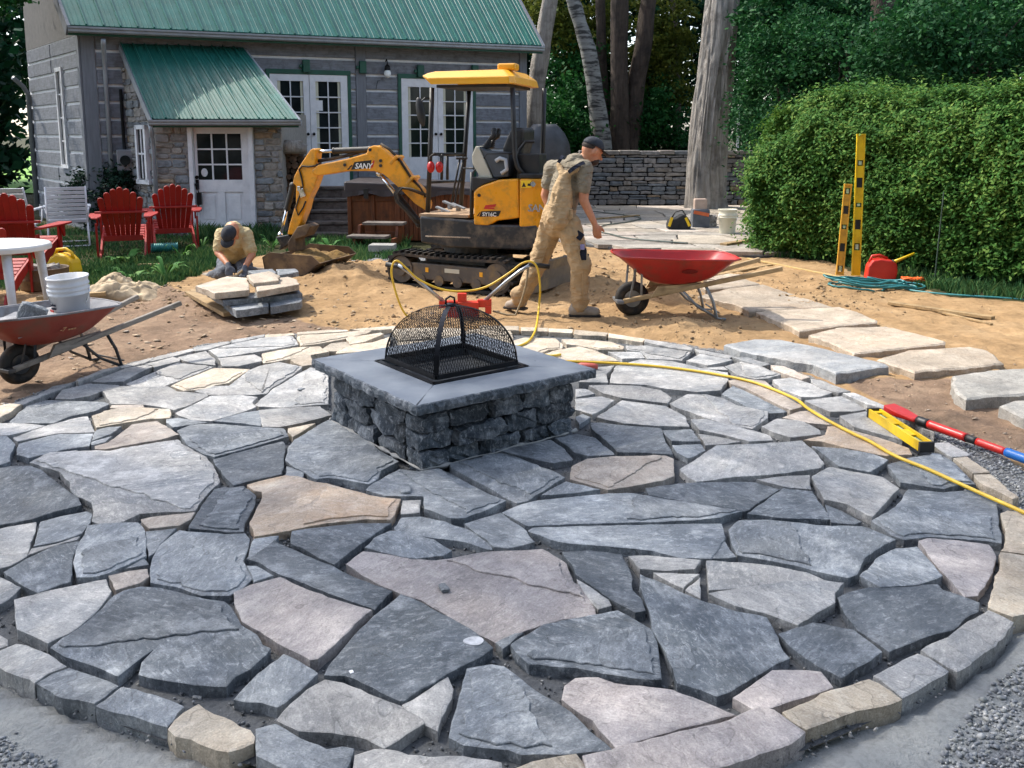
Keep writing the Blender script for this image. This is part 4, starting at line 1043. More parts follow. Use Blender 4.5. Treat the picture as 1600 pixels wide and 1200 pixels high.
# flagged terrace between the wall and the sand
ter = MB(); TE = [at(*p) for p in ((850,372),(930,384),(1050,395),(1190,400),(1280,396),(1240,360),(1230,322),(905,322),(700,330),(700,356))]
ter.prism([(p.x, p.y) for p in TE], -.09, .0); TER = ter.build('terrace', MAT_GRAVEL)
tag(TER, 'terrace of pale weathered flagstones in front of the garden wall', kind='structure')
tp = [(p.x, p.y) for p in TE]
rr = random.Random(31); y = at(1000, 396).y-.2; ii = 0
ST_TER = [slate('terrace_grey', '#7f7a72', '#918b83', '#9c968d', '#b8b2a6', .4), slate('terrace_warm', '#8a8174', '#9c9284', '#a99f90', '#bdb5a8', .4), ST['t']]
rows_ = []
yb = [y]
while yb[-1] < 21.4: yb.append(yb[-1]+rr.uniform(.45, .75)*(1 if yb[-1] < 15 else 1.25))
prev = None
for r_ in range(len(yb)-1):
    x = -1.2+rr.uniform(-.4, 0)
    cuts = [x]
    while cuts[-1] < 7.5: cuts.append(cuts[-1]+rr.uniform(.5, 1.25))
    for a, b in zip(cuts[:-1], cuts[1:]):
        def j(v, s=.09): return v+rr.uniform(-s, s)
        def yy(x_, r__): return yb[r__]+.16*nz(x_*1.3, r__*5.7)
        g_ = .016
        sk = .22*nz(a, r_*3.1); sk2 = .22*nz(b, r_*3.1)
        P = [(a+g_-sk, yy(a-sk, r_)+g_), ((a+b)/2, yy((a+b)/2, r_)+g_), (b-g_-sk2, yy(b-sk2, r_)+g_), (b-g_+sk2, yy(b+sk2, r_+1)-g_), ((a+b)/2, yy((a+b)/2, r_+1)-g_), (a+g_+sk, yy(a+sk, r_+1)-g_)]
        c = (sum(p[0] for p in P)/6, sum(p[1] for p in P)/6)
        if not in_poly(c[0], c[1], tp): continue
        ii += 1
        slab_mesh('flagstone', P, .045+rr.uniform(-.008, .008), .06, rr.choices(ST_TER, (4, 4, 2))[0], TER, 500+ii, step=.12, amp=.012, edge=.01)

# big stepping slabs across the sand
SS = [('large thick grey stepping slab nearest the patio with a chipped brown corner', 'm', .040, [(38,655),(190,628),(330,632),(480,662),(700,718),(885,766),(897,778),(620,812),(500,762),(340,732),(120,688)], (1120, 340, 10/3), 'nearest the patio'),
      ('tan stepping slab in the middle of the row, upper of the two side by side', 't', .022, [(205,490),(420,468),(640,462),(740,490),(838,536),(836,546),(640,562),(430,592),(398,574),(260,512)], 0, ''),
      ('wide buff stepping slab lying just below the tan one', 't', .024, [(478,606),(620,572),(880,568),(1050,608),(1190,646),(1190,658),(930,684),(715,704),(600,650)], 0, ''),
      ('pale stepping slab with a broken lower left edge, right of the large grey one', 't', .028, [(832,740),(1000,690),(1310,668),(1420,690),(1496,755),(1300,782),(1090,797),(1030,806),(900,766)], 0, ''),
      ('thick stepping slab at the right edge of the sand path', 'l', .042, [(1228,822),(1400,796),(1600,786),(1720,790),(1720,912),(1430,926),(1300,940),(1238,896)], 0, ''),
      ('low stepping slab half out of view below the thick one on the right', 'l', .03, [(1472,976),(1540,950),(1720,945),(1720,1080),(1600,1040)], 0, ''),
      ('long brownish stepping slab half in the wheelbarrow shadow', 't', .035, [(-100,412),(60,372),(240,350),(430,405),(610,460),(400,470),(170,482),(110,455),(0,432)], 0, ''),
      ('narrow stepping slab behind the wheelbarrow legs', 't', .03, [(-90,352),(-50,322),(150,318),(228,345),(60,366),(-60,372)], 0, ''),
      ('farthest small stepping slab at the terrace end of the row', 't', .03, [(-70,312),(60,290),(140,298),(150,312),(0,318)], 0, '')]
M_SLABS = {'m': slate('slab_bluegrey', '#7f8488', '#939698', '#a2a2a0', '#bdbab5', .4, .05), 't': slate('slab_tan', '#998c7b', '#a89a88', '#b2a492', '#c8bdad', .45, .15), 'l': slate('slab_grey', '#8a8882', '#9b9891', '#a7a39b', '#c2bdb4', .45, .05)}
for i, (lab, mk, zt, pp, _, _) in enumerate(SS):
    P = [at(1120+x/(10/3), 340+y/(10/3), zt) for x, y in pp]; c = sum(P, Vector((0,0,0)))/len(P); c.z = 0
    o = slab_mesh('stepping_stone', P, zt, zt+.06, M_SLABS[mk], None, 900+i, step=.045, amp=.016, edge=.018, off=c, tilt=.012, lip=.55); o.location = c
    tag(o, lab, 'stepping stone', 'stepping stones across the sand')

# ================================================================= plants
g_rng = np.random.default_rng(17)
def leaves(C, size, up=.35, nrm=None, aspect=.55, seed=1, droop=0.0):
    """one bent leaf (two triangles pairs) at each centre; returns verts, faces"""
    g = np.random.default_rng(seed); N = len(C); C = np.asarray(C, float)
    size = np.asarray(size)*np.ones(N)
    n = g.normal(size=(N, 3)); n[:, 2] = np.abs(n[:, 2])+up
    if nrm is not None: n = n*.55+nrm
    n /= np.linalg.norm(n, axis=1)[:, None]
    a = g.normal(size=(N, 3)); a[:, 2] -= droop; a -= n*(a*n).sum(1)[:, None]; a /= np.linalg.norm(a, axis=1)[:, None]
    b = np.cross(n, a); L = size[:, None]; W = L*aspect
    v = np.stack([C-a*L*.5, C+b*W*.5-n*L*.06, C+a*L*.5-n*L*.1, C-b*W*.5-n*L*.06], 1)
    f = np.array([(0, 1, 2, 3)])[None]+4*np.arange(N)[:, None, None]
    return v.reshape(-1, 3), f.reshape(-1, 4)
def clumps(center, rad, K, n, seed, spread=.3, shell=.55, flat=1.0):
    g = np.random.default_rng(seed)
    d = g.normal(size=(K, 3)); d /= np.linalg.norm(d, axis=1)[:, None]; r_ = shell+(1-shell)*g.uniform(size=(K, 1))
    cc = np.array(center)+d*r_*np.array(rad)
    idx = g.integers(0, K, n); s = g.uniform(.6, 1.3, K)[idx][:, None]
    off = g.normal(size=(n, 3))*spread*s*np.mean(rad)*np.array([1, 1, .62*flat])
    return cc[idx]+off
LF = {'dark': leafmat('leaf_dark', '#0c2a1c', '#143a26', '#205030', .12), 'mid': leafmat('leaf_mid', '#173d22', '#23562c', '#3a6f36', .22),
      'bright': leafmat('leaf_hedge', '#1e4420', '#43702d', '#869b4b', .24, .7), 'yellow': leafmat('leaf_olive', '#33451f', '#566428', '#7d7f34', .3),
      'blue': leafmat('leaf_blue', '#13341f', '#214f2c', '#44743f', .2), 'grass': leafmat('grass_blade', '#25452a', '#3a633a', '#768a52', .2, .6), 'lawn': leafmat('lawn_blade', '#4f7d2a', '#6c9a38', '#8bb34a', .3),
      'weed': leafmat('weed_leaf', '#2d5a2c', '#4b7d3c', '#8aa860', .22), 'shrub': leafmat('shrub_leaf', '#14261f', '#1f382c', '#33513f', .1)}
M_BARK = M('bark_grey', '#8a847d', '#aca69e', 3, .9, bmp=.9, bscale=7, bdist=.05, stretch=(7, 7, .9), dirt='#6d6761', dscale=3)
M_BARKD = M('bark_dark', '#3a322c', '#574a41', 3, .9, bmp=.9, bscale=7, bdist=.05, stretch=(6, 6, .8), dirt='#2b2521', dscale=3)
def birchmat():
    m, t, b, n, l = newmat('birch_bark'); v = objvec(t)
    c = ramp(t, noise_n(t, mapping(t, v, (1.2, 1.2, 6)), 2.2, 5, .6), [(.42, srgb('#3a3a3a')), (.5, srgb('#7e7f7d')), (.7, srgb('#979996'))]); l.new(c, b.inputs['Base Color']); b.inputs['Roughness'].default_value = .8; return m
M_BIRCH = birchmat()
def trunk(pts, rs, mat, parent, name='trunk', n=20, rough=.04, seed=0, sub=6):
    P = [Vector(p) for p in pts]; Q = []; RR = []
    for i in range(len(P)-1):
        for k in range(sub):
            f = k/sub; Q.append(P[i].lerp(P[i+1], f)); RR.append(rs[i]+(rs[i+1]-rs[i])*f)
    Q.append(P[-1]); RR.append(rs[-1])
    mb = MB(); mb.tube(Q, RR, n)
    if n >= 40:                                      # furrowed bark: ridges run up the trunk and fork
        k_ = len(Q)
        for i in range(k_):
            for j in range(n):
                v = mb.v[i*n+j]; d = (v-Q[i]).normalized(); a = 2*math.pi*j/n
                h = abs(mnoise.noise(Vector((math.cos(a)*4.5, math.sin(a)*4.5, v.z*.55))))+.5*abs(mnoise.noise(Vector((math.cos(a)*10, math.sin(a)*10, v.z*1.6))))
                mb.v[i*n+j] = v+d*(.075*min(h*2, .8)-.03)
    mb.v = [v+Vector((nz(v.x*6+seed, v.y*6, v.z*.9), nz(v.x*6, v.y*6+seed, v.z*.9+5), 0))*rough for v in mb.v]
    return mb.build(name, mat, parent, smooth=True)
def tree(name, label, base, tp, tr, mat, crown=None, limbs=(), lf='dark', group=None, n=20, rough=.04, seed=0, lsize=.22, sub=6):
    o = thing(name, label, 'tree', base, 0, group); B = Vector(base)
    trunk([Vector(p)-B for p in tp], tr, mat, o, n=n, rough=rough, seed=seed, sub=sub)
    for lp, lr in limbs: trunk([Vector(p)-B for p in lp], lr, mat, o, 'limb', 10, rough*.5, seed+3)
    if crown:
        C = []; 
        for c, r_, K, nn, sp in crown: C.append(clumps(np.array(c)-np.array(B), r_, K, nn, seed+len(C)+1, sp))
        C = np.concatenate(C); v, f = leaves(C, np.random.default_rng(seed).uniform(.6, 1.3, len(C))*lsize, .3, seed=seed+9)
        np_obj('crown', v, f, LF[lf], o)
    return o
# the big maple trunk in front of the wall
def TP(Y, *pp): return [atY(px, py, Y) for px, py in pp]
b_ = at(1103, 326); Yb = b_.y-.2
tp = [atY(1103, 335, Yb)]+TP(Yb, (1103,315),(1104,260),(1112,170),(1118,110),(1124,60),(1130,0),(1137,-120),(1150,-300)); tp[0].z = -.1
tree('maple_tree', 'thick grey furrowed trunk standing between the terrace and the cedar hedge', (tp[0].x, tp[0].y, 0), tp, [.50,.44,.40,.38,.37,.36,.34,.32,.28], M_BARK, [((tp[-1].x+2.5, Yb+1.5, tp[-1].z+4.2), (4.0, 3.5, 2.2), 60, 8000, .22)],
     [([tp[-3], tp[-3]+Vector((1.2,.3,1.2)), tp[-3]+Vector((3,.5,2.2))], [.16,.12,.06]), ([tp[-2], tp[-2]+Vector((-1.0,.3,1.5)), tp[-2]+Vector((-2.2,.2,3))], [.16,.12,.06])], 'mid', n=120, rough=.05, seed=2, lsize=.3, sub=14)
trees = [('birch_tree', 'leaning pale birch with dark bands behind the garden wall', 24.5, M_BIRCH, [(946,290),(940,215),(928,130),(918,75),(895,0),(870,-70),(850,-140)], .24, .13, 'mid', (-.5, 1.5)),
         ('twin_trunk', 'straight left stem of the twin brown trunks behind the wall', 25.5, M_BARKD, [(972,290),(969,225),(968,120),(968,0),(968,-120),(966,-240)], .27, .19, 'yellow', (0, 2)),
         ('twin_trunk', 'right stem of the twin brown trunks, leaning outward to the right', 25.7, M_BARK if False else M_BARKD, [(981,290),(984,225),(996,120),(1006,60),(1014,0),(1030,-120),(1050,-240)], .26, .19, 'yellow', (1.5, 2)),
         ('young_tree', 'thin dark trunk just right of the birch', 26.5, M_BARKD, [(950,290),(946,200),(940,100),(938,0),(936,-150),(934,-240)], .15, .1, 'mid', (0, 2)),
         ('roadside_tree', 'grey leaning trunk beside the right end of the house roof', 24.0, M_BARK, [(826,290),(832,190),(842,110),(852,50),(858,0),(868,-100),(880,-240)], .24, .16, 'dark', (.5, 2)),
         ('oak_tree', 'dark thick trunk rising above the cedar hedge', 20.5, M_BARKD, [(1372,240),(1374,150),(1378,90),(1382,20),(1380,-60),(1372,-200)], .30, .26, 'blue', (.4, 1.5)),
         ('slim_trunk', 'thin dark trunk between the twin trunks and the big grey trunk', 29, M_BARKD, [(1060,290),(1058,150),(1052,0),(1050,-200)], .12, .09, 'mid', (0, 2))]
for i, (nm, lab, Y, mt, pp, r0, r1, lf, (cx, cz)) in enumerate(trees):
    tp = TP(Y, *pp); k = len(tp); rs = [r0*1.15]+[r0+(r1-r0)*j/(k-2) for j in range(k-1)]
    tp[0].z = -.1; top = tp[-1]
    cr = [((top.x+cx, Y+6.0, top.z+cz+4.0), (3.2, 2.6, 2.4), 40, 4200, .24)]
    lm = [([tp[-2], tp[-2]+Vector((.8, .2, .9)), tp[-2]+Vector((1.6, 4.5, 4.6))], [r1*.5, r1*.35, r1*.15]), ([tp[-2], tp[-2]+Vector((-.8, .2, .8)), tp[-2]+Vector((-1.3, 4.5, 5.0))], [r1*.5, r1*.35, r1*.15])]
    tree(nm, lab, (tp[0].x, Y, 0), tp, rs, mt, cr, lm, lf, seed=20+i*7, lsize=.3)
# understorey and far wood, foliage masses that nobody could count
def mass(name, label, boxes, lf, lsize, seed, up=.3, aspect=.6, nrm=None):
    V = []; F = []; b0 = 0
    for i, (c, r_, K, n, sp) in enumerate(boxes):
        C = clumps(c, r_, K, n, seed+i, sp, .25); C = C[C[:, 2] > -.05]
        v, f = leaves(C, np.random.default_rng(seed+i).uniform(.6, 1.35, len(C))*lsize, up, aspect=aspect, seed=seed+i+50, nrm=nrm); V.append(v); F.append(f+b0); b0 += len(v)
    o = np_obj(name, np.concatenate(V), np.concatenate(F), LF[lf]); tag(o, label, kind='stuff'); return o
mass('far_wood', 'dark wall of leaves of the wood behind the yard', [((x, 33+.8*math.sin(x), 6.0), (3.4, 2.5, 6.5), 150, 12000, .15) for x in range(-6, 34, 4)], 'dark', .27, 100)
mass('left_wood', 'dark green wood behind the left end of the house', [((x, 30, 5.5), (4, 2.5, 6), 100, 7000, .18) for x in (-38, -32, -26, -21, -17)]+[((-14.0, 21.5, 3.1), (2.0, 1.6, 3.4), 70, 9000, .2), ((-15.5, 25, 4.5), (2.5, 1.8, 4), 70, 7000, .2), ((-12.3, 20.2, 1.2), (1.1, 1.0, 1.4), 40, 3500, .2)], 'dark', .3, 140)
mass('understorey', 'green saplings and bushes behind the garden wall', [((atY(px, py, Y).x, Y, atY(px, py, Y).z), (rx, 1.2, rz), 70, n*2, .18) for px, py, Y, rx, rz, n in ((870,200,25.5,1.2,1.6,2600),(905,130,27,1.2,1.3,2200),(860,250,26,1.4,1.0,1600),(1020,195,26.5,1.0,1.4,2200),(1050,240,27,1.3,.9,1600),(920,230,27,.9,.9,1400),(1180,190,24,.6,1.2,1300),(1175,60,25,.8,1.6,2000))], 'mid', .13, 170)
mass('yellow_maple_leaves', 'yellowish green maple leaves hanging among the trunks', [((atY(px, py, Y).x, Y, atY(px, py, Y).z), (rx, .9, rz), 50, n*2, .18) for px, py, Y, rx, rz, n in ((905,70,27.5,1.3,1.2,2000),(1030,90,27,1.1,1.0,1700),(1040,40,26.8,1.2,.8,1300),(935,30,28,1.0,1.1,1200),(1045,150,27,.9,.8,1000),(850,20,27,1.0,.9,900))], 'yellow', .13, 190)  # yellower leaf colour than the understorey
# ivy-covered bush and dark leaves behind the hedge
def bush(name, label, cat, c, r_, K, n, lf, ls, seed, stems=3, sp=.2, shell=.6):
    c = Vector(c); o = thing(name, label, cat, (c.x, c.y, 0))
    C = clumps((0, 0, c.z), r_, K, n, seed, sp, shell); C = C[C[:, 2] > .02]
    v, f = leaves(C, np.random.default_rng(seed).uniform(.6, 1.4, len(C))*ls, .35, seed=seed+1); np_obj('foliage', v, f, LF[lf], o)
    mb = MB()
    rr_ = random.Random(seed)
    for k in range(stems): mb.tube([(rr_.uniform(-.1, .1), rr_.uniform(-.1, .1), -.05), (rr_.uniform(-.2, .2)*r_[0], rr_.uniform(-.2, .2)*r_[1], c.z*.7), (rr_.uniform(-.5, .5)*r_[0], rr_.uniform(-.5, .5)*r_[1], c.z+r_[2]*.5)], [.03+.02*r_[2], .02+.01*r_[2], .01], 6)
    tag(mb.build('stems', M_BARKD, o), kind='stuff'); return o
bush('tall_bush', 'tall dark green rounded bush between the big trunk and the cedar hedge', 'bush', (atY(1245, 130, 17.5).x, 17.5, atY(1245, 130, 17.5).z-.4), (1.12, 1.0, 1.75), 160, 20000, 'blue', .075, 210, sp=.13, shell=.75)
bush('laurel_bush', 'dark leafy bush behind the hedge left of the dark trunk', 'bush', (atY(1320, 110, 16.5).x, 16.5, atY(1320, 110, 16.5).z), (1.1, 1.0, 1.0), 100, 14000, 'blue', .085, 220, sp=.16)
bush('lilac_bush', 'dark leafy bush behind the right end of the hedge', 'bush', (atY(1510, 95, 14.5).x, 14.5, atY(1510, 95, 14.5).z), (1.7, 1.0, 1.2), 110, 18000, 'blue', .085, 230, sp=.17)
mass('maple_boughs', 'dark maple boughs hanging above the cedar hedge', [((atY(px, py, Y).x, Y, atY(px, py, Y).z), (rx, 1.0, rz), 90, n*3, .14) for px, py, Y, rx, rz, n in ((1250,30,19,1.2,1.0,3400),(1275,30,20,1.1,1.0,3600),(1500,30,18,1.4,1.1,4800),(1570,60,17,1.5,1.3,4400),(1380,-30,23,2.0,.8,3000),(1452,95,19,.75,.9,2200))], 'blue', .105, 240)
# cedar hedge
h0, h1 = at(1184, 392), at(2000, 497); hv = (h1-h0); HLn = hv.length; hv.normalize(); hn = Vector((hv.y, -hv.x, 0)); hn = hn if hn.y < 0 else -hn
hedge = thing('cedar_hedge', 'long clipped bright green cedar hedge on the right side of the yard', 'hedge', h0)
g = np.random.default_rng(300); HT = 2.10; dep = 1.15
K = 9000; s = g.uniform(0, 1, K)*HLn; q_ = g.uniform(size=K)
def topz_(s): return HT+.05*np.sin(s*2.1)+.04*np.sin(s*5.3+1)-np.clip(.8-s, 0, .9)**2*1.0
front, top_ = q_ < .70, (q_ >= .70) & (q_ < .86)
zz = g.uniform(0.02, 1, K)*topz_(s)
ns = np.array([[mnoise.noise(Vector((a*1.1, b*1.3, 0))), mnoise.noise(Vector((a*3.2, b*3.6, 5)))] for a, b in zip(s, zz)])
tz = topz_(s); off = .16*ns[:, 0]+.12*ns[:, 1]+.16*np.sin(np.clip(zz/tz, 0, 1)*3.0)-.10-.34*np.clip(zz/tz-.80, 0, 1)/.2*(zz/tz)
o_ = np.where(front, off+g.normal(size=K)*.045, -g.uniform(0.1, dep, K)); zz = np.where(top_, tz-.05+g.normal(size=K)*.05, zz)
endm = q_ >= .86; s = np.where(endm, .02+g.normal(size=K)*.07+.62*np.clip(zz/HT-.35, 0, 1)**1.5+.10*ns[:, 0], s); o_ = np.where(endm, -g.uniform(-.05, dep, K), o_)
zz = np.where(endm, np.minimum(zz, topz_(s)-.02), zz)
CC = np.stack([s*hv.x+o_*hn.x, s*hv.y+o_*hn.y, zz], 1); NL = 26
idx = np.repeat(np.arange(K), NL); sc = g.uniform(.7, 1.35, K)[idx]
t_ = np.abs(g.normal(size=len(idx)))*.10*sc
outv = np.where(endm[:, None], np.array([[-hv.x*.9, -hv.y*.9, .35]]), np.where(top_[:, None], np.array([[hn.x*.25, hn.y*.25, .95]]), np.array([[hn.x*.8, hn.y*.8, .5]])))+g.normal(size=(K, 3))*.28
lat = g.normal(size=(len(idx), 3))*np.array([.042, .042, .030])*sc[:, None]
P3 = CC[idx]+outv[idx]*t_[:, None]+lat; P3[:, 2] -= t_*t_*1.6
ok = P3[:, 2] > .0; P3 = P3[ok]
v, f = leaves(P3, g.uniform(.035, .075, len(P3)), .25, outv[idx][ok]*.8, .45, 301, droop=.25); np_obj('foliage', v, f, LF['bright'], hedge)
# upright leader shoots along the top
C = []
for k in range(46):
    s_ = g.uniform(.5, HLn*.98); d_ = -g.uniform(.05, .5); b0 = np.array([s_*hv.x+d_*hn.x, s_*hv.y+d_*hn.y, HT-.05]); ln = g.uniform(.12, .3); tl = g.normal(size=2)*.08
    for q in np.linspace(0, 1, 16): C.append(b0+np.array([tl[0]*q+g.normal()*.012, tl[1]*q, ln*q]))
C = np.array(C); v, f = leaves(C, g.uniform(.03, .07, len(C)), .0, aspect=.35, seed=304); tag(np_obj('leader_shoots', v, f, LF['bright'], hedge), kind='stuff')
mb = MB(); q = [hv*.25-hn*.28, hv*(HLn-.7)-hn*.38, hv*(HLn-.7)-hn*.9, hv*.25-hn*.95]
mb.prism([(p.x, p.y) for p in q], -.05, HT-.42); mb.build('shaded_core', M('hedge_inner_shade', '#10180e', '#1b2416', 9, .95), hedge)  # near-black block painted as the shade inside the hedge
# white pipe seen beside the wall
p_ = atY(1152, 236, 22.6); mb = MB(); mb.cyl((0,0,0), (0,0,2.35), .035, 12); mb.cyl((0,0,2.35), (0,0,2.4), .045, 12); o = mb.build('white_pole', M_WHITE, smooth=False); o.location = (p_.x, p_.y, -.05); tag(o, 'slim white pole beside the big trunk and the dark bush', 'pole')

# ---------------------------------------------------------------- lawn, weeds, shrub
def blades(name, label, polys, lf, seed, zf=gz):
    g = np.random.default_rng(seed); B = []; H = []
    for P, n, h0, h1 in polys:
        bx = [p[0] for p in P]; by = [p[1] for p in P]; k = 0
        X = g.uniform(min(bx), max(bx), n*4); Y = g.uniform(min(by), max(by), n*4)
        for x, y in zip(X, Y):
            if k >= n: break
            if in_poly(x, y, P) and nz(x*2.3, y*2.3, 4) > -.38+.3*nz(x*7, y*7): B.append((x, y, zf(x, y)-.01)); H.append(g.uniform(h0, h1)*(1+.5*nz(x*1.5, y*1.5, 8))); k += 1
    B = np.array(B); H = np.array(H); N = len(B); a = g.uniform(0, 6.28, N); w_ = g.uniform(.004, .010, N)+H*.02; ln = g.uniform(.1, .7, N)*H; b2 = g.uniform(0, 6.28, N)
    d = np.stack([np.cos(a)*w_, np.sin(a)*w_, np.zeros(N)], 1); t_ = np.stack([np.cos(b2)*ln, np.sin(b2)*ln, H], 1); mid = t_*np.array([.35, .35, .6])
    v = np.stack([B-d, B+d, B+mid+d*.7, B+t_, B+mid-d*.7], 1); f = np.array([(0, 1, 2, 3, 4)])[None]+5*np.arange(N)[:, None, None]
    return tag(np_obj(name, v.reshape(-1, 3), f.reshape(-1, 5), LF[lf]), label, kind='stuff')
LAWN = wp([(-400,490),(-60,455),(120,446),(200,440),(250,447),(330,420),(420,392),(440,378),(445,366),(300,362),(130,352),(-500,338)])
blades('grass', 'dark green grass of the lawn under the chairs', [(LAWN, 30000, .03, .095), (wp([(120,440),(250,447),(345,412),(330,392),(150,405)]), 5000, .04, .13)], 'grass', 401)
blades('rough_grass', 'tufts of grass along the foot of the hedge and under the steps', [(wp([(1165,396),(1290,406),(1330,416),(1420,442),(1500,460),(1640,470),(1900,505),(1900,470),(1500,425),(1300,398)]), 7000, .04, .15), (wp([(440,392),(520,372),(640,380),(640,398),(560,410),(470,404)]), 3000, .04, .16), (wp([(300,366),(445,366),(445,378),(300,378)]), 1800, .1, .26)], 'grass', 402)
tag(np_obj('far_lawn', [(-60,26,.0),(-13,26,.0),(-13,60,.6),(-60,60,.6)], [(0,1,2,3)], M('sunny_lawn', '#5f8f2f', '#7aa83c', 20, .9)), 'bright sunny lawn beyond the dark wood', kind='structure')
def rosette(x, y, n, L, lf, label, seed, name='weed', cat='plant', h=.5, asp=.28):
    L *= .72; h *= .75
    rr_ = random.Random(seed); o = thing(name, label, cat, (x, y, gz(x, y)))
    V = []; F = []
    for k in range(n):
        a = rr_.uniform(0, 6.28); l_ = L*rr_.uniform(.6, 1.2); up_ = rr_.uniform(.25, 1)*h; d = Vector((math.cos(a), math.sin(a), 0)); s_ = Vector((-d.y, d.x, 0)); b = len(V); W = l_*asp*.5
        prof = [(0,.15,.0),(.25,.7,.35),(.55,1,.75),(.8,.7,.8),(1,.05,.62)]
        for q, ww, hh in prof:
            p = d*l_*q+Vector((0,0,hh*l_*up_*1.6)); V += [p+s_*W*ww+Vector((0,0,.1*W)), p, p-s_*W*ww+Vector((0,0,.1*W))]
        for q in range(4):
            F += [(b+3*q, b+3*q+1, b+3*q+4, b+3*q+3), (b+3*q+1, b+3*q+2, b+3*q+5, b+3*q+4)]
    tag(np_obj('leaves', V, F, LF[lf], o, smooth=True), kind='stuff'); return o
def WD(px, py): p = at(px, py); return p.x, p.y
rosette(*WD(196, 408), 16, .34, 'weed', 'broad-leaved green weed under the red chair nearest the camera', 1, h=.7, asp=.42)
rosette(*WD(258, 428), 18, .36, 'weed', 'pale narrow-leaved weed left of the kneeling worker', 2, h=.8, asp=.16)
rosette(*WD(206, 436), 16, .30, 'weed', 'low leafy weed at the edge of the dirt behind the canvas heap', 3, h=.6, asp=.22)
rosette(*WD(285, 402), 14, .34, 'weed', 'upright pale weed behind the teal roll', 4, h=1.0, asp=.18)
rosette(*WD(170, 425), 14, .26, 'weed', 'flat green weed left of the canvas heap', 5, h=.5, asp=.3)
rosette(*WD(515, 388), 18, .28, 'weed', 'grey-green weed growing at the foot of the timber steps', 6, h=.7, asp=.34)
rosette(*WD(485, 384), 14, .26, 'weed', 'leafy weed behind the excavator bucket', 7, h=.8, asp=.25)
rosette(*WD(425, 385), 16, .30, 'weed', 'tall weed against the porch wall corner', 8, h=1.1, asp=.16)
rosette(*WD(15, 432), 18, .34, 'grass', 'spiky dark plant under the white table', 9, h=.9, asp=.1)
rosette(*WD(316, 384), 10, .22, 'weed', 'small weed at the porch door step', 10, h=1.0, asp=.2)
p_ = at(172, 358); bush('garden_shrub', 'dark leafy shrub against the house corner and porch', 'bush', (p_.x+.1, p_.y+.05, .55), (.88, .5, .62), 90, 15000, 'shrub', .07, 260, 7, .17)
p_ = at(112, 352); bush('flowering_shrub', 'low shrub with whitish leaves below the gable wall', 'bush', (p_.x-.1, p_.y+.6, .45), (.35, .3, .35), 30, 1300, 'weed', .06, 270, 4, .2)
# tree at the left edge, its boughs over the roof corner; a second tree beside the photographer shades the paving
b_ = Vector((-11.6, 17.2, 0))
tree('linden_tree', 'leafy tree at the left edge whose boughs hang over the roof corner', b_, [b_+Vector((0,0,-.1)), b_+Vector((.1,0,2)), b_+Vector((.3,.1,4.2))], [.28,.22,.16], M_BARKD,
     [((-8.25, 15.0, 3.85), (.62, .5, .42), 30, 2000, .22), ((-9.2, 15.8, 4.3), (.9, .8, .7), 40, 3000, .2), ((-11.4, 16.8, 5.4), (1.6, 1.4, 1.0), 40, 3200, .2)], [([b_+Vector((.2,0,3)), b_+Vector((1.6,-1.0,3.9)), b_+Vector((3.2,-2.1,3.95))], [.1,.06,.03])], 'mid', seed=77, lsize=.12)
b_ = Vector((-11.2, 9.6, 0))
tree('shade_tree', 'very tall tree left of the yard whose high crown lightly shades the paving', b_, [b_+Vector((0,0,-.1)), b_+Vector((.1,-.1,5)), b_+Vector((.4,-.2,10.0)), b_+Vector((.9,-.4,14.4))], [.36,.28,.2,.09], M_BARKD,
     [((-9.9, 8.5, 14.6), (4.3, 3.3, 1.9), 330, 26000, .2)], [([b_+Vector((.3,-.15,9)), b_+Vector((1.6,-.7,12)), b_+Vector((3.2,-1.4,14.2))], [.15,.1,.03]), ([b_+Vector((.2,-.1,9.5)), b_+Vector((.0,-1.5,12)), b_+Vector((.4,-2.8,14.4))], [.14,.09,.03])], 'mid', seed=88, lsize=.115)
mass('sky_blocking_leaves', 'unseen leaf mass added behind the camera to hold back sky light', [((x, -8.5+.6*math.sin(x*2), 7.4), (3.6, 2.0, 7.8), 90, 4200, .2) for x in range(-15, 19, 4)], 'dark', .6, 500)  # unseen, added to cut sky light on front faces and in the panes
# ================================================================= fire pit
CZ = .36
c0, c1, c2 = at(485.6,557.8,CZ), at(656,635,CZ), at(925.6,578.7,CZ)
e1, e2 = (c0-c1), (c2-c1); LS = (e1.length+e2.length)/2
ax = (e2.normalized()+Vector((e1.y, -e1.x, 0)).normalized()*(1 if Vector((e1.y, -e1.x, 0)).dot(e2) > 0 else -1)).normalized()
ay = Vector((-ax.y, ax.x, 0))
if ay.dot(e1) < 0: ay = -ay
pc = c1*.5+(c0+c2)*.25+(ax+ay)*LS*.25; pc = (c0+c2)/2*.5+(c1+(ax+ay)*LS/2)*.5; pc.z = 0
pit = thing('fire_pit', 'square dark stone fire pit with a smooth grey cap in the middle of the patio', 'fire pit', pc, math.atan2(ax.y, ax.x))
M_ROCK = [slate('rockface_%d' % i, a, b, c, '#a9adb2', .55, 0, rough=.75) for i, (a, b, c) in enumerate((('#2c333a','#3a424b','#4a545d'), ('#333a42','#434c55','#566069'), ('#272d33','#343c44','#434c55')))]
def capmat():
    m = M('cap_stone', '#6f767f', '#838a92', 4, .55, bmp=.15, bscale=90, bdist=.002, dirt='#777e87', dscale=3); return m
M_CAP = capmat()
M_STEEL = M('black_steel', '#15161a', '#212328', 8, .45, .7, bmp=.1, bscale=60)
hs_ = LS/2; hi = .310
rr = random.Random(4)
core = MB(); core.box((0, 0, .13), (LS-.42, LS-.42, .37)); core.build('mortar_core', M('dark_mortar', '#2f3236', '#43474b', 20, .95), pit)
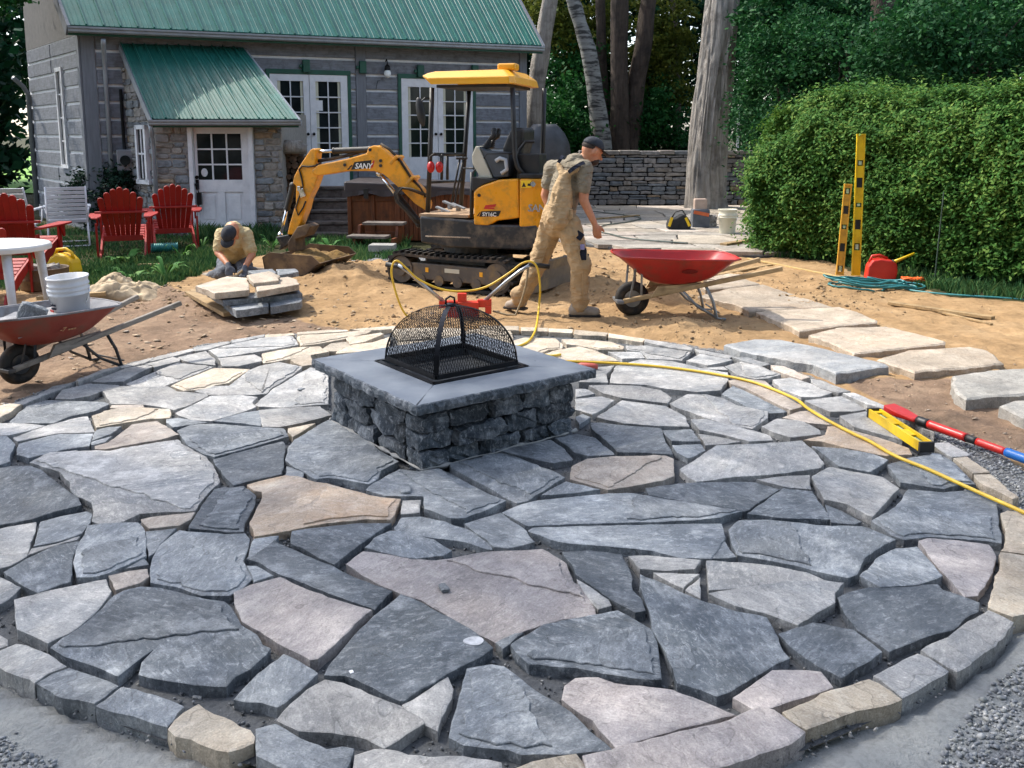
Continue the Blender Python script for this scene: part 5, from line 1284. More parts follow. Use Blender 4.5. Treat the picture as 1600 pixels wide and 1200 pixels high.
def rock(c, d, mat, seed, name='stone', parent=None, nx=5, ny=3, nz_=4, amp=.02):
    """rock-faced block: a gridded box with a broken, pillowed face"""
    bm = bmesh.new(); bmesh.ops.create_cube(bm, size=1)
    bmesh.ops.subdivide_edges(bm, edges=[e for e in bm.edges], cuts=5, use_grid_fill=True)
    rk = random.Random(seed); cuts_ = []
    for _ in range(9):
        n_ = Vector((rk.uniform(-1, 1), rk.uniform(-1.4, .4), rk.uniform(-.8, .8))).normalized(); cuts_.append((n_, (abs(n_.x)*d[0]+abs(n_.y)*d[1]+abs(n_.z)*d[2])/2*rk.uniform(.80, .95)))
    for v in bm.verts:
        p = v.co.copy(); q = Vector((abs(p.x)*2, abs(p.y)*2, abs(p.z)*2))
        k = 1-.07*((q.x*q.z)**5+(q.x*q.y)**5+(q.y*q.z)**5)/1.5
        v.co = Vector((p.x*d[0]*k, p.y*d[1]*k, p.z*d[2]*k))
        for n_, h_ in cuts_:
            e_ = v.co.dot(n_)-h_
            if e_ > 0: v.co -= n_*e_
        w_ = v.co*9+Vector((seed*1.7, seed*.9, 0)); v.co += Vector((mnoise.noise(w_), mnoise.noise(w_+Vector((9,0,0))), mnoise.noise(w_+Vector((0,9,0)))))*amp
        w_ = v.co*38+Vector((seed, 0, 0)); v.co += Vector((mnoise.noise(w_), mnoise.noise(w_+Vector((4,0,0))), mnoise.noise(w_+Vector((0,4,0)))))*amp*.7
    me = bpy.data.meshes.new(name); bm.to_mesh(me); bm.free(); me.materials.append(mat)
    o = bpy.data.objects.new(name, me); COL.objects.link(o); setp(o, parent); o.location = c; return o
hb = hs_-.085; sdn = 0
for side in range(4):
    ang = side*math.pi/2; Rz = Matrix.Rotation(ang, 4, 'Z'); z_ = -.04
    for row_, h_ in enumerate((.115, .105, .10, .075)):
        x = -hb+(-.012 if (row_+side) % 2 else .16); xe = hb-(.16 if (row_+side+1) % 2 == 0 and False else (-.012 if (row_+side) % 2 else .16))
        while x < xe-.03:
            w_ = rr.uniform(.16, .36); w_ = xe-x if x+w_ > xe-.1 else w_
            sdn += 1; pr = rr.uniform(-.012, .016)
            o = rock((0,0,0), (w_-.006, .17, h_-.004), rr.choice(M_ROCK), sdn, parent=pit)
            o.location = Rz @ Vector((x+w_/2, -hb+.085-pr, z_+h_/2)); o.rotation_euler = (rr.uniform(-.03,.03), rr.uniform(-.03,.03), ang+rr.uniform(-.03,.03)); x += w_
        z_ += h_-.004
# mortar smear round the foot
mb = MB()
for side in range(4):
    a = side*math.pi/2; Rz = Matrix.Rotation(a, 4, 'Z'); pts = [Rz @ Vector((x, -hb-.012+.02*nz(x*7, side*3.3), -.004)) for x in np.linspace(-hb-.01, hb+.01, 24)]
    mb.tube(pts, [.004+.032*max(0, nz(i*.9, side*5+1)) for i in range(24)], 6)
mb.build('mortar_smear', M('pale_mortar', '#8e8e8c', '#b3b2ae', 18, .95, bmp=.7, bscale=60, bdist=.006), pit, smooth=True)
for side in range(4):
    Rz = Matrix.Rotation(side*math.pi/2, 4, 'Z'); n_ = 56; g_ = .0035
    top, bot = [], []
    for i in range(n_+1):
        f = i/n_; x = -hs_+g_+(2*hs_-2*g_)*f; j_ = (.007*nz(x*13, side*4.1)+.006*nz(x*45, side)) if 0 < i < n_ else 0
        top.append(Vector((x, -hs_+j_+.002, CZ))); bot.append(Vector((x, -hs_+j_*1.8+.008*nz(x*9, side*7+3)+.004, CZ-.052+.004*nz(x*17, side))))
    mid = [(a+b)/2+Vector((0, -.006-.012*nz(a.x*26, side*3)-.006*nz(a.x*70, side), .012*nz(a.x*33, side+5))) for a, b in zip(top, bot)]
    e_ = [Vector((t.x, t.y+.007, CZ+.0)) for t in top]; top = [t-Vector((0,0,.005)) for t in top]
    inn = [Vector((hi-g_, -hi, CZ)), Vector((-hi+g_, -hi, CZ))]
    m_ = MB(); N_ = n_+1; vs = e_+inn+top+mid+bot+[Vector((hi-g_, -hi, CZ-.05)), Vector((-hi+g_, -hi, CZ-.05))]
    E0, I0, T0, M0, B0, J0 = 0, N_, N_+2, 2*N_+2, 3*N_+2, 4*N_+2
    fs = [tuple(range(N_))+(I0, I0+1)]
    for a_, b_ in ((E0, T0), (T0, M0), (M0, B0)): fs += [(a_+i, b_+i, b_+i+1, a_+i+1) for i in range(n_)]
    fs += [tuple(B0+i for i in range(n_, -1, -1))+(J0+1, J0), (I0+1, I0, J0, J0+1), (n_, T0+n_, M0+n_, B0+n_, J0, I0), (0, I0+1, J0+1, B0, M0, T0)]
    m_.add(vs, fs, Rz); m_.m = [0]+[1]*(3*n_)+[0]*(len(fs)-1-3*n_); m_.build('cap_slab', [M_CAP, M_ROCK[1]], pit)
# fire box, ash floor and the steel rim
mb = MB()
for s in range(4):
    Rz = Matrix.Rotation(s*math.pi/2, 4, 'Z'); mb.box((0, -hi-.006, CZ-.13), (2*hi+.02, .01, .262), M4=Rz); mb.box((0, -hi+.006, CZ+.003), (2*hi-.0, .03, .004), M4=Rz)
mb.build('steel_liner', M_STEEL, pit)
mb = MB(); mb.box((0,0,CZ-.22), (2*hi, 2*hi, .02)); mb.build('ash_bed', M('ash', '#15151a', '#25262a', 20, .95, bmp=.8, bscale=40, bdist=.02), pit)
# spark screen standing on the rim
scr = thing('spark_screen', 'black wire mesh spark screen with curved ribs standing on the fire pit', 'spark screen', pc+Vector((0,0,CZ+.009)), math.atan2(ax.y, ax.x))
hb2 = .268; HZ = .0
apex = at_plane(699, 479, Vector((0, pc.y, 0)), Vector((0,1,0))).z-CZ-.012
def prof(t):                                            # quarter-ellipse rib from the corner (t=0) to the apex (t=1)
    a = t*math.pi/2; return hb2*math.cos(a)**.9 if t < 1 else 0.0, apex*math.sin(a)
def face_pt(side, u, t):
    r_, z_ = prof(t); return Matrix.Rotation(side*math.pi/2, 4, 'Z') @ Vector((u*r_, -r_, z_+.012))
mb = MB()
fr = MB()
for side in range(4):
    a, b = face_pt(side, -1, 0), face_pt(side, 1, 0); m_ = MB(); m_.bar(a, b, .018, .026); m_.build('base_bar', M_STEEL, scr)
    m_ = MB(); pts = [face_pt(side, -1, t) for t in np.linspace(0, .985, 18)]
    ow = (face_pt(side, -1, 0)*Vector((1,1,0))).normalized() if False else Vector((pts[0].x, pts[0].y, 0)).normalized(); tg = Vector((-ow.y, ow.x, 0))
    vs = []; 
    for p in pts: vs += [p+tg*.014+ow*.003, p-tg*.014+ow*.003, p-tg*.014-ow*.002, p+tg*.014-ow*.002]
    fs = []
    for i in range(len(pts)-1):
        for j in range(4): fs.append((4*i+j, 4*i+(j+1) % 4, 4*i+4+(j+1) % 4, 4*i+4+j))
    m_.add(vs, fs); m_.build('rib', M_STEEL, scr)
mb = MB(); mb.ell((0,0,apex+.012), (.035,.035,.012)); mb.tube([(-.03,0,apex+.02), (-.028,0,apex+.05), (0,0,apex+.062), (.028,0,apex+.05), (.03,0,apex+.02)], .006, 6); mb.build('lift_ring', M_STEEL, scr, smooth=True)
V = []; F = []
cell = .0165; NU = int(2*hb2/cell)
def strand(pts, r_=.0018):
    b = len(V); k = len(pts)
    for i, p in enumerate(pts):
        o_ = Vector((p.x, p.y, 0)); o_ = o_.normalized() if o_.length > 1e-4 else Vector((1,0,0)); tg = Vector((-o_.y, o_.x, 0))
        V.extend([p+tg*r_, p-tg*r_*.6+o_*r_*.8, p-tg*r_*.6-o_*r_*.8])
    for i in range(k-1):
        for j in range(3): F.append((b+3*i+j, b+3*i+(j+1) % 3, b+3*i+3+(j+1) % 3, b+3*i+3+j))
rowsn = int(apex*1.45/.021)
for side in range(4):
    # diamond mesh: strands run both ways, clipped where the ribs narrow the face
    for k in range(-rowsn, NU+rowsn+1):
        for sg in (1, -1):
            pts = []
            for j in range(rowsn+1):
                t = j/rowsn*.985; r_, z_ = prof(t); x = -hb2+(k+sg*j*.5+(0 if sg > 0 else rowsn*.0))*cell
                if abs(x) <= r_: pts.append(Matrix.Rotation(side*math.pi/2, 4, 'Z') @ Vector((x, -r_, z_+.012)))
                else:
                    if len(pts) > 1: strand(pts)
                    pts = []
            if len(pts) > 1: strand(pts)
tag(np_obj('wire_mesh', [tuple(v) for v in V], F, M_STEEL, scr), kind='stuff')
# ================================================================= mini excavator
M_YEL = M('excavator_yellow', '#e8980a', '#f0a414', 3, .35, bmp=.05, bscale=40, bdist=.002, coat=.2, dirt='#b98428', dscale=7)
M_YELR = M('roof_yellow', '#eda61a', '#f3b02a', 3, .38, coat=.2)
M_BLK = M('satin_black', '#17181a', '#222427', 5, .5, bmp=.08, bscale=40, dirt='#34302b', dscale=4)
M_BASE = M('dusty_black_steel', '#1d2024', '#2b2f34', 4, .45, dirt='#6b6052', dscale=5)
M_RUB = M('rubber', '#1d1c1b', '#2e2c2a', 8, .8, bmp=.3, bscale=30, dirt='#5a4c3c', dscale=5)
M_CHR = M('chrome_rod', '#c9ccd0', '#dcdfe2', 5, .15, 1.0)
M_TRK = M('track_frame', '#4a443e', '#5e5750', 6, .7, bmp=.3, bscale=30, dirt='#7b6748', dscale=5)
M_RUST = M('rusty_steel', '#4f4032', '#6b5642', 7, .75, bmp=.5, bscale=30, dirt='#8d7453', dscale=4)
M_BEIGE = M('beige_plastic', '#b9b6a4', '#c8c5b5', 6, .55)
M_REDP = M('red_plastic', '#b01512', '#c41d18', 6, .35)
M_TXTW = M('white_print', '#e6e6e2', '#f0f0ee', 6, .5); M_TXTR = M('red_print', '#b8251c', '#c93227', 6, .5); M_TXTK = M('black_print', '#101112', '#17181a', 6, .45)
M_SILV = M('silver_print', '#9a9da1', '#b4b7ba', 6, .35, .5); M_TAN = M('tan_floor', '#9a7f62', '#b0967a', 8, .9)
HD = R(17); xd = Vector((-math.cos(HD), math.sin(HD), 0)); xn = Vector((-math.sin(HD), -math.cos(HD), 0))   # forward, left (towards the camera)
p_ = at(712, 452); EXO = p_-xn*.49+xd*0.0; EXO.z = -.02
exc = thing('mini_excavator', 'yellow and black mini excavator with canopy parked in front of the house', 'excavator', EXO, math.atan2(xd.y, xd.x))
def EX(px, py, c):                                     # photo pixel -> (forward, up) on the machine's own plane c metres left of its middle
    q = at_plane(px, py, EXO+xn*c, xn)-EXO; return (q.dot(xd), q.z)
def Z4(x, y): return (610+x/4.615, 100+y/4.615)
def Z7(x, y): return (420+x/5.715, 220+y/5.715)
def Z3(x, y): return (620+x/2.856, 80+y/2.856)
def epoly(pp, c, f=lambda x, y: (x, y)): return [EX(*f(*p), c) for p in pp]
def eprism(mb, pp, c, y0, y1, f=lambda x, y: (x, y)): return mb.prism(epoly(pp, c, f), y0, y1, 'y')
def e3(px, py, c): x, z = EX(px, py, c); return Vector((x, c, z))
def ebuild(mb, name, mat, parent=None, **k): return mb.build(name, mat, parent or exc, **k)
# tracks: the undercarriage is turned a little away from the upper body
tdir = Vector((-math.cos(R(30)), math.sin(R(30)), 0)); trot = math.atan2(tdir.y, tdir.x)-math.atan2(xd.y, xd.x)
TM = Matrix.Rotation(trot, 4, 'Z')
def track(yc, sgn):
    L, rr_, w_ = .62, .185, .235
    path = []
    for i in range(14): a = math.pi/2+math.pi*i/13; path.append((-L+rr_*math.cos(a), rr_+rr_*math.sin(a)))
    for x in np.linspace(-L, L, 22)[1:-1]: path.append((x, 0))
    for i in range(14): a = -math.pi/2+math.pi*i/13; path.append((L+rr_*math.cos(a), rr_+rr_*math.sin(a)))
    for x in np.linspace(L, -L, 22)[1:-1]: path.append((x, 2*rr_-.012*math.cos(x/L*1.5)))
    n = len(path); m_ = MB(); vs = []
    for i, (x, z) in enumerate(path):
        x0, z0 = path[i-1]; x1, z1 = path[(i+1) % n]; d = Vector((x1-x0, z1-z0)).normalized(); nn = Vector((d.y, -d.x))
        for t_, y in ((0, -1), (0, 1), (-.028, 1), (-.028, -1)): vs.append((x+nn.x*t_, yc+y*w_/2, z+nn.y*t_))
    m_.add(vs, [(4*i+j, 4*i+(j+1) % 4, 4*((i+1) % n)+(j+1) % 4, 4*((i+1) % n)+j) for i in range(n) for j in range(4)], TM)
    o = ebuild(m_, 'track', M_RUB)
    lug = MB(); tot = 0; pos = []
    for i in range(n):
        a, b = Vector(path[i]), Vector(path[(i+1) % n]); pos.append((tot, a, b)); tot += (b-a).length
    K = 46
    for k in range(K):
        s_ = tot*k/K
        for t0, a, b in pos:
            if t0 <= s_ < t0+(b-a).length:
                d = (b-a).normalized(); p = a+d*(s_-t0); nn = Vector((d.y, -d.x))
                for off, half in ((0, -1), (.018, 1)):
                    c = Vector((p.x+nn.x*.014+d.x*off, yc+half*w_*.24, p.y+nn.y*.014+d.y*off)); M3 = Matrix((Vector((d.x, 0, d.y)), Vector((0,1,0)), Vector((nn.x, 0, nn.y)))).transposed()
                    lug.box(TM @ c, (.028, w_*.5, .03), rot=TM.to_3x3() @ M3)
                break
    lo = ebuild(lug, 'track_lugs', M_RUB, o); lo['kind'] = 'stuff'
    m_ = MB(); m_.prism([(-L-.02, .09), (L+.02, .09), (L+.08, .16), (L-.0, .27), (-L, .27), (-L-.08, .16)], yc-w_*.36, yc+w_*.36, 'y', TM); ebuild(m_, 'track_frame', M_TRK, bevel=.01)
    yo = yc+sgn*w_*.38
    for x in (-L, L):
        m_ = MB(); m_.cyl(TM @ Vector((x, yc-w_*.42, rr_)), TM @ Vector((x, yc+w_*.42, rr_)), rr_-.035, 20); m_.cyl(TM @ Vector((x, yo, rr_)), TM @ Vector((x, yo+sgn*.03, rr_)), .07, 14); ebuild(m_, 'sprocket', M_TRK)
    for x in (-.36, -.12, .12, .36):
        m_ = MB(); m_.cyl(TM @ Vector((x, yc-w_*.4, .09)), TM @ Vector((x, yc+w_*.4, .09)), .06, 14); ebuild(m_, 'roller', M_TRK)
    for x in (.28, -.42):
        m_ = MB(); m_.box(TM @ Vector((x, yc+sgn*(w_*.36+.002), .2)), (.04, .004, .05), rot=TM.to_3x3()); ebuild(m_, 'yellow_marker', M_YELR)
    m_ = MB(); m_.box(TM @ Vector((-.05, yc+sgn*(w_*.36+.002), .21)), (.19, .004, .045), rot=TM.to_3x3()); ebuild(m_, 'maker_plate', M_BEIGE)
track(.37, 1); track(-.37, -1)
mb = MB(); mb.box((0,0,.26), (.75, .6, .16), M4=TM); mb.cyl((0,0,.3), (0,0,.47), .3, 24); ebuild(mb, 'turntable', M_BASE)
# dozer blade at the right end, with its arms
mb = MB(); prof = [(-1.02, .04), (-.985, .03), (-.955, .14), (-.965, .25), (-1.0, .35), (-1.03, .34), (-1.01, .24), (-1.01, .14)]
mb.prism(prof, -.49, .49, 'y', TM); bl = ebuild(mb, 'dozer_blade', M('blade_steel', '#6d6153', '#857767', 5, .6, bmp=.3, bscale=20, dirt='#a08a66', dscale=4))
for s in (-1, 1):
    mb = MB(); mb.bar(TM @ Vector((-.35, s*.2, .22)), TM @ Vector((-.96, s*.2, .17)), .07, .1); ebuild(mb, 'blade_arm', M_BASE)
# slew platform and lower skirt
mb = MB(); eprism(mb, [(655,338),(741,345),(766,351),(838,352),(839,386),(820,391),(700,387),(657,379)], .47, -.47, .47); ebuild(mb, 'platform', M_BASE, bevel=.02)
mb = MB(); mb.box((e3(700, 370, .472)+Vector((0,.002,0))), (.52, .006, .015)); ebuild(mb, 'trim_strip', M_CHR)
fl0, fl1 = EX(662, 337, .3), EX(738, 340, .3)
mb = MB(); mb.box(((fl0[0]+fl1[0])/2, 0, fl0[1]+.016), (abs(fl1[0]-fl0[0]), .86, .03)); ebuild(mb, 'floor_mat', M_TAN)
# yellow housing, both sides, and counterweight
side = [(600,920),(628,893),(670,872),(780,835),(920,828),(925,1110),(845,1122),(770,1130),(735,1150),(700,1165),(600,1160)]
mb = MB(); eprism(mb, side, .48, .26, .48, Z4); ebuild(mb, 'side_cover', M_YEL, bevel=.02, seg=3)
mb = MB(); eprism(mb, side, .48, -.48, -.26, Z4); ebuild(mb, 'side_cover', M_YEL, bevel=.02, seg=3)
fx0, fz1 = EX(*Z4(600, 828), .48); fx1, fz0 = EX(*Z4(920, 1160), .48)
mb = MB(); eprism(mb, [(596,826),(925,822),(925,1140),(596,1150)], .45, -.255, .255, Z4); eprism(mb, [(590,815),(780,830),(670,868),(600,915),(590,915)], .46, .256, .47, Z4); ebuild(mb, 'seat_box', M_BLK, bevel=.01)
# counterweight: plan curve round the back
cx = fx1; cwz0, cwz1 = EX(*Z4(930, 1180), .48)[1], EX(*Z4(930, 826), .48)[1]
plan = [(cx-.008, .475), (cx-.16, .465), (cx-.27, .41), (cx-.345, .28), (cx-.37, 0), (cx-.345, -.28), (cx-.27, -.41), (cx-.16, -.465), (cx-.008, -.475)]
plan = [p if k % 1 == 0 else p for k, p in enumerate(plan)]
mb = MB(); mb.prism(plan, cwz0, cwz1-.0, 'z'); ebuild(mb, 'counterweight', M_YEL, bevel=.025, seg=3)
mb = MB(); mb.prism([(x*1.0-.002, y*.985) for x, y in plan], cwz1+.001, cwz1+.05, 'z'); ebuild(mb, 'rear_tray', M_BLK, bevel=.01)
def etext(s, px, py, c, size, mat, parent, name='lettering', sl=0.0, hgt=None):
    cu = bpy.data.curves.new(name, 'FONT'); cu.body = s; cu.size = size; cu.extrude = .0015; cu.shear = sl; cu.offset = size*.018; cu.materials.append(mat); cu.space_character = .95; cu.resolution_u = 2
    o = bpy.data.objects.new(name, cu); COL.objects.link(o); setp(o, parent)
    q = e3(px, py, c); o.location = (q.x, c+.004, q.z); o.rotation_euler = (math.pi/2, 0, math.pi); return o
# badge on the side cover, number, lamp, warning label
bd = MB(); eprism(bd, [(655,1062),(798,1058),(780,1098),(640,1102)], .482, .481, .4825, Z4); eprism(bd, [(625,1095),(645,1068),(650,1068),(632,1100)], .482, .481, .4825, Z4); bdo = ebuild(bd, 'number_plate', M_TXTK)
tag(bdo, kind='stuff')
etext('SY16C', *Z4(664, 1096), .4825, .058, M_TXTW, exc)
mb = MB(); eprism(mb, [(672,1045),(686,1018),(765,1010),(755,1030),(700,1034),(752,1036),(748,1046)], .482, .481, .4825, Z4); ebuild(mb, 'red_badge', M_TXTR)
mb = MB(); mb.cyl(e3(*Z4(640, 946), .478), e3(*Z4(640, 946), .478)+Vector((0,.01,0)), .018, 14); ebuild(mb, 'cover_lock', M_BLK)
wl_ = MB(); eprism(wl_, [(940,840),(1015,838),(1017,893),(943,893)], .478, .477, .4795, Z4); wlo = ebuild(wl_, 'warning_label', M('label_yellow', '#eec21a', '#f2cb2b', 5, .5))
mb = MB(); eprism(mb, [(947,886),(962,852),(978,886)], .48, .4797, .4805, Z4); ebuild(mb, 'warning_triangle', M_TXTK, wlo)
mb = MB(); eprism(mb, [(990,880),(990,862),(1008,862),(1008,852),(1012,852),(1012,880)], .48, .4797, .4805, Z4); ebuild(mb, 'warning_mark', M_TXTK, wlo)
mb = MB(); mb.cyl(e3(*Z4(1030, 866), .476), e3(*Z4(1030, 866), .476)+Vector((0,.008,0)), .028, 12); ebuild(mb, 'cap_lock', M_CHR)
etext('SANY', *Z4(990, 1062), .474, .105, M_SILV, exc, sl=.1)
# canopy
def cv(px, py, c): return e3(px, py, c)
nzb = EX(673, 133.6, .5); rzb = EX(801, 129.5, .5); tip = EX(660, 120, .5)
zb = (nzb[1]+rzb[1])/2
xf, xr, xt = nzb[0], rzb[0], tip[0]
zt_ = EX(720, 113.5, .3)[1]+.005
mb = MB(); W_ = .5
P0 = [(xt, W_*.96, zt_-.075), (xf+.02, W_, zb), (xr, W_, zb), (xr-.035, W_*.82, zb-.0)]
ring_b = [(xt, -.46, zt_-.055), (xt, .46, zt_-.055), (xf, .5, zb), (xr+.04, .5, zb), (xr-.02, .44, zb), (xr-.02, -.44, zb), (xr+.04, -.5, zb), (xf, -.5, zb)]
ring_m = [(xt+.02, -.47, zt_-.04), (xt+.02, .47, zt_-.04), (xf+.03, .5, zb+.07), (xr+.05, .49, zb+.075), (xr+.0, .43, zb+.075), (xr+.0, -.43, zb+.075), (xr+.05, -.49, zb+.075), (xf+.03, -.5, zb+.07)]
ring_t = [(xt-.02, -.40, zt_-.01), (xt-.02, .40, zt_-.01), (xf-.02, .40, zt_+.01), (xr+.14, .38, zt_+.015), (xr+.1, .34, zt_+.012), (xr+.1, -.34, zt_+.012), (xr+.14, -.38, zt_+.015), (xf-.02, -.40, zt_+.01)]
vs = ring_b+ring_m+ring_t; n = 8
mb.add(vs, [tuple(range(n-1, -1, -1)), tuple(range(2*n, 3*n))]+[(k*n+i, k*n+(i+1) % n, (k+1)*n+(i+1) % n, (k+1)*n+i) for k in (0, 1) for i in range(n)])
can = ebuild(mb, 'canopy', M_YELR, bevel=.02, seg=3, angle=20)
mb = MB(); mb.box(((xf+xr)/2+.02, 0, zb-.012), (abs(xf-xr)-.12, .88, .03)); ebuild(mb, 'roof_lining', M_BLK, can)
wl2 = EX(*Z4(850, 50), 0.25); mb = MB(); mb.box((wl2[0], .25, zt_+.045), (.2, .16, .07)); ebuild(mb, 'work_lamp', M_YELR, can, bevel=.02)
def post(name, pts, r_=.026): m_ = MB(); m_.tube(pts, r_, 10); return ebuild(m_, name, M_BLK, smooth=True)
post('post', [cv(675,137,.42), cv(672.5,230,.42), cv(668.5,332,.42)]); post('post', [cv(733,139,-.38), cv(727,230,-.38), cv(719,334,-.38)])
post('post', [cv(801,137,.40), cv(803,200,.40), cv(804.5,246,.40), cv(809,262,.40), cv(820,276,.38)]); post('post', [cv(850.5,138,-.40), cv(849,200,-.40), cv(847,250,-.40), cv(840,268,-.4), cv(836,280,-.38)])
post('cross_bar', [cv(671,241,.42), cv(726,241,-.38)], .018); post('cross_bar', [cv(670,285,.42), cv(722,283,-.38)], .015)
post('guard_bar', [cv(691,241,.2), cv(690,281,.2)], .016); post('guard_bar', [cv(699,241,.02), cv(699,281,.02)], .016)
post('arm_rail', [e3(*Z4(590, 800), .4), e3(*Z4(598, 780), .4), e3(*Z4(700, 648), .4), e3(*Z4(890, 645), .4)], .012)
post('arm_rail', [e3(*Z4(530, 752), .1), e3(*Z4(605, 752), .3)], .010); post('side_post', [e3(*Z4(585, 1110), .44), e3(*Z4(588, 780), .44)], .02)
for s, (xa, ya) in ((.12, (440, 1000)), (-.02, (465, 1000))):
    post('travel_lever', [e3(*Z4(xa, ya), s), e3(*Z4(xa+60, 690), s)], .011)
    m_ = MB(); q = e3(*Z4(xa+62, 680), s); m_.box(q, (.09, .035, .03)); ebuild(m_, 'lever_grip', M_BLK, bevel=.01)
for k, (xa, ya) in enumerate(((380, 1050), (430, 1010), (490, 1025))):
    m_ = MB(); q = e3(*Z4(xa, ya), .1-.1*k); m_.box(q, (.17, .07, .022), rot=Matrix.Rotation(-.35, 3, 'Y')); m_.cyl(q+Vector((0,0,-.06)), q, .03, 10); ebuild(m_, 'pedal', M('pedal_metal', '#8a8c8f', '#b0b2b4', 6, .5, .3), bevel=.006)
# console, joystick, seat
mb = MB(); eprism(mb, [(612,660),(640,590),(662,595),(760,820),(655,820),(660,795),(618,720)], .3, .2, .42, Z4); con = ebuild(mb, 'control_console', M_BEIGE, bevel=.012)
mb = MB(); eprism(mb, [(662,592),(720,625),(880,640),(870,810),(770,820)], .3, .21, .41, Z4); ebuild(mb, 'console_cover', M('grey_plastic', '#3b4046', '#4a5057', 6, .5), con, bevel=.015)
def joystick(c, dx=0.0):
    q0, q1, q2, q3 = e3(*Z4(690, 600), c), e3(*Z4(715, 545), c), e3(*Z4(735, 540), c), e3(*Z4(748, 480), c); m_ = MB()
    for k in range(5): m_.ell(q0.lerp(q1, k/4), (.055-.008*k, .055-.008*k, .016), 12, 6)
    m_.tube([q1, (q2+q3)/2-Vector((0,0,.02)), q3], [.018, .03, .034], 10); m_.ell(q3, (.034, .03, .03), 10, 7)
    for v in m_.v: v.x += dx
    return ebuild(m_, 'joystick', M_BLK, smooth=True)
joystick(.30); joystick(-.28, -.05)
mb = MB(); q = EX(*Z4(905, 640), .0); sxx, szz = q
mb.box((sxx+.08, 0, EX(*Z4(830, 790), 0)[1]), (.46, .44, .12)); ebuild(mb, 'seat', M_BLK, bevel=.04, seg=3)
mb = MB(); mb.prism([(EX(*Z4(x, y), 0)) for x, y in ((850,760),(850,600),(900,480),(950,455),(1010,465),(1000,560),(960,680),(940,790))], -.22, .22, 'y'); ebuild(mb, 'backrest', M_BLK, bevel=.04, seg=3)
mb = MB(); mb.tube([e3(*Z4(905, 740), .24), e3(*Z4(930, 620), .24), e3(*Z4(975, 560), .24), e3(*Z4(1040, 560), .22)], .02, 8); mb.box(e3(*Z4(1020, 750), .2), (.24, .3, .3)); ebuild(mb, 'engine_cowl', M_BLK, bevel=.02)
mb = MB(); mb.tube([e3(*Z4(760, 700), .425), e3(*Z4(790, 680), .425), e3(*Z4(830, 690), .425), e3(*Z4(840, 760), .425), e3(*Z4(800, 790), .425)], .022, 8); ebuild(mb, 'hand_grip', M('light_plastic', '#9a9ea3', '#b2b6ba', 6, .5), smooth=True)
# mirror
mb = MB(); q = e3(*Z4(218, 345), .52); mb.ell(q, (.05, .03, .155), 14, 10, Matrix.Rotation(.18, 3, 'Y')); mo = ebuild(mb, 'mirror', M_BLK, smooth=True)
mb = MB(); mb.tube([e3(*Z4(290, 245), .42), e3(*Z4(250, 245), .48), q+Vector((0,0,.1))], .009, 6); ebuild(mb, 'mirror_arm', M_BLK, mo)
# boom, arm, rams
BW = .10
bp = [(1395,622),(1300,560),(1180,440),(1060,330),(1010,292),(940,272),(700,270),(520,300),(430,312),(395,300),(380,268),(440,212),(560,190),(700,160),(870,112),(885,62),(930,40),(990,52),(1060,110),(1150,185),(1260,350),(1340,430),(1405,560)]
mb = MB(); eprism(mb, bp, BW, -BW, BW, Z7); boom = ebuild(mb, 'boom', M_YEL, bevel=.014, seg=2)
for px, py in ((680,215),(1000,178),(1000,222),(905,80)):
    mb = MB(); q = e3(*Z7(px, py), BW); mb.cyl(q, q+Vector((0,.012,0)), .018, 12); ebuild(mb, 'pin', M_BLK, boom)
mb = MB(); eprism(mb, [(735,258),(765,190),(918,172),(905,242)], BW, BW+.0005, BW+.0025, Z7); ebuild(mb, 'name_plate', M_TXTK, boom)
mb = MB(); eprism(mb, [(912,240),(932,176),(946,174),(930,238)], BW, BW+.0005, BW+.0025, Z7); ebuild(mb, 'red_stripe', M_TXTR, boom)
mb = MB(); eprism(mb, [(700,252),(722,236),(728,246),(706,262)], BW, BW+.0005, BW+.0025, Z7); eprism(mb, [(718,232),(742,214),(748,224),(726,242)], BW, BW+.0005, BW+.0025, Z7); tag(ebuild(mb, 'black_flash', M_TXTK, boom), kind='stuff')
etext('SANY', *Z7(768, 248), BW+.0015, .088, M_TXTW, boom, sl=.25)
# raised hose guide on top of the boom
mb = MB(); pts = [e3(*Z7(x, y), .0)+Vector((0,0,.03)) for x, y in ((430,205),(560,185),(700,155),(860,108))]; mb.tube(pts, .02, 8)
for o_ in (-.05, .05): mb.tube([e3(*Z7(x, y), o_)+Vector((0,0,.02)) for x, y in ((1000,45),(1080,95),(1170,190),(1270,345),(1345,430),(1400,520))], .016, 8)
tag(ebuild(mb, 'hose', M_RUB, boom, smooth=True), kind='stuff')
for px, py in ((1145,180),(1290,360)):
    q = e3(*Z7(px, py), 0); mb = MB(); mb.box(q+Vector((0,0,.01)), (.12, .21, .035), rot=Matrix.Rotation(.85, 3, 'Y')); ebuild(mb, 'hose_clamp', M_YEL, boom, bevel=.006)
def ram(name, a, b, c, r_, frac, f=Z7, ends=True):
    A, B = e3(*f(*a), c), e3(*f(*b), c); m_ = MB(); Mx = A.lerp(B, frac); m_.cyl(A, Mx, r_, 16); m_.ell(A, (r_*1.2,)*3, 10, 7); m_.cyl(Mx, Mx+(B-A).normalized()*.02, r_*1.12, 16); o = ebuild(m_, name, M_BLK)
    m_ = MB(); m_.cyl(Mx, B, r_*.55, 12); m_.ell(B, (r_*1.0,)*3, 10, 7); ebuild(m_, 'rod', M_CHR, o, smooth=True); return o
ram('boom_ram', (1345,740), (985,290), 0, .042, .52)
ram('arm_ram', (905,78), (400,98), 0, .036, .62)
ram('bucket_ram', (215,400), (105,840), .0, .036, .45)
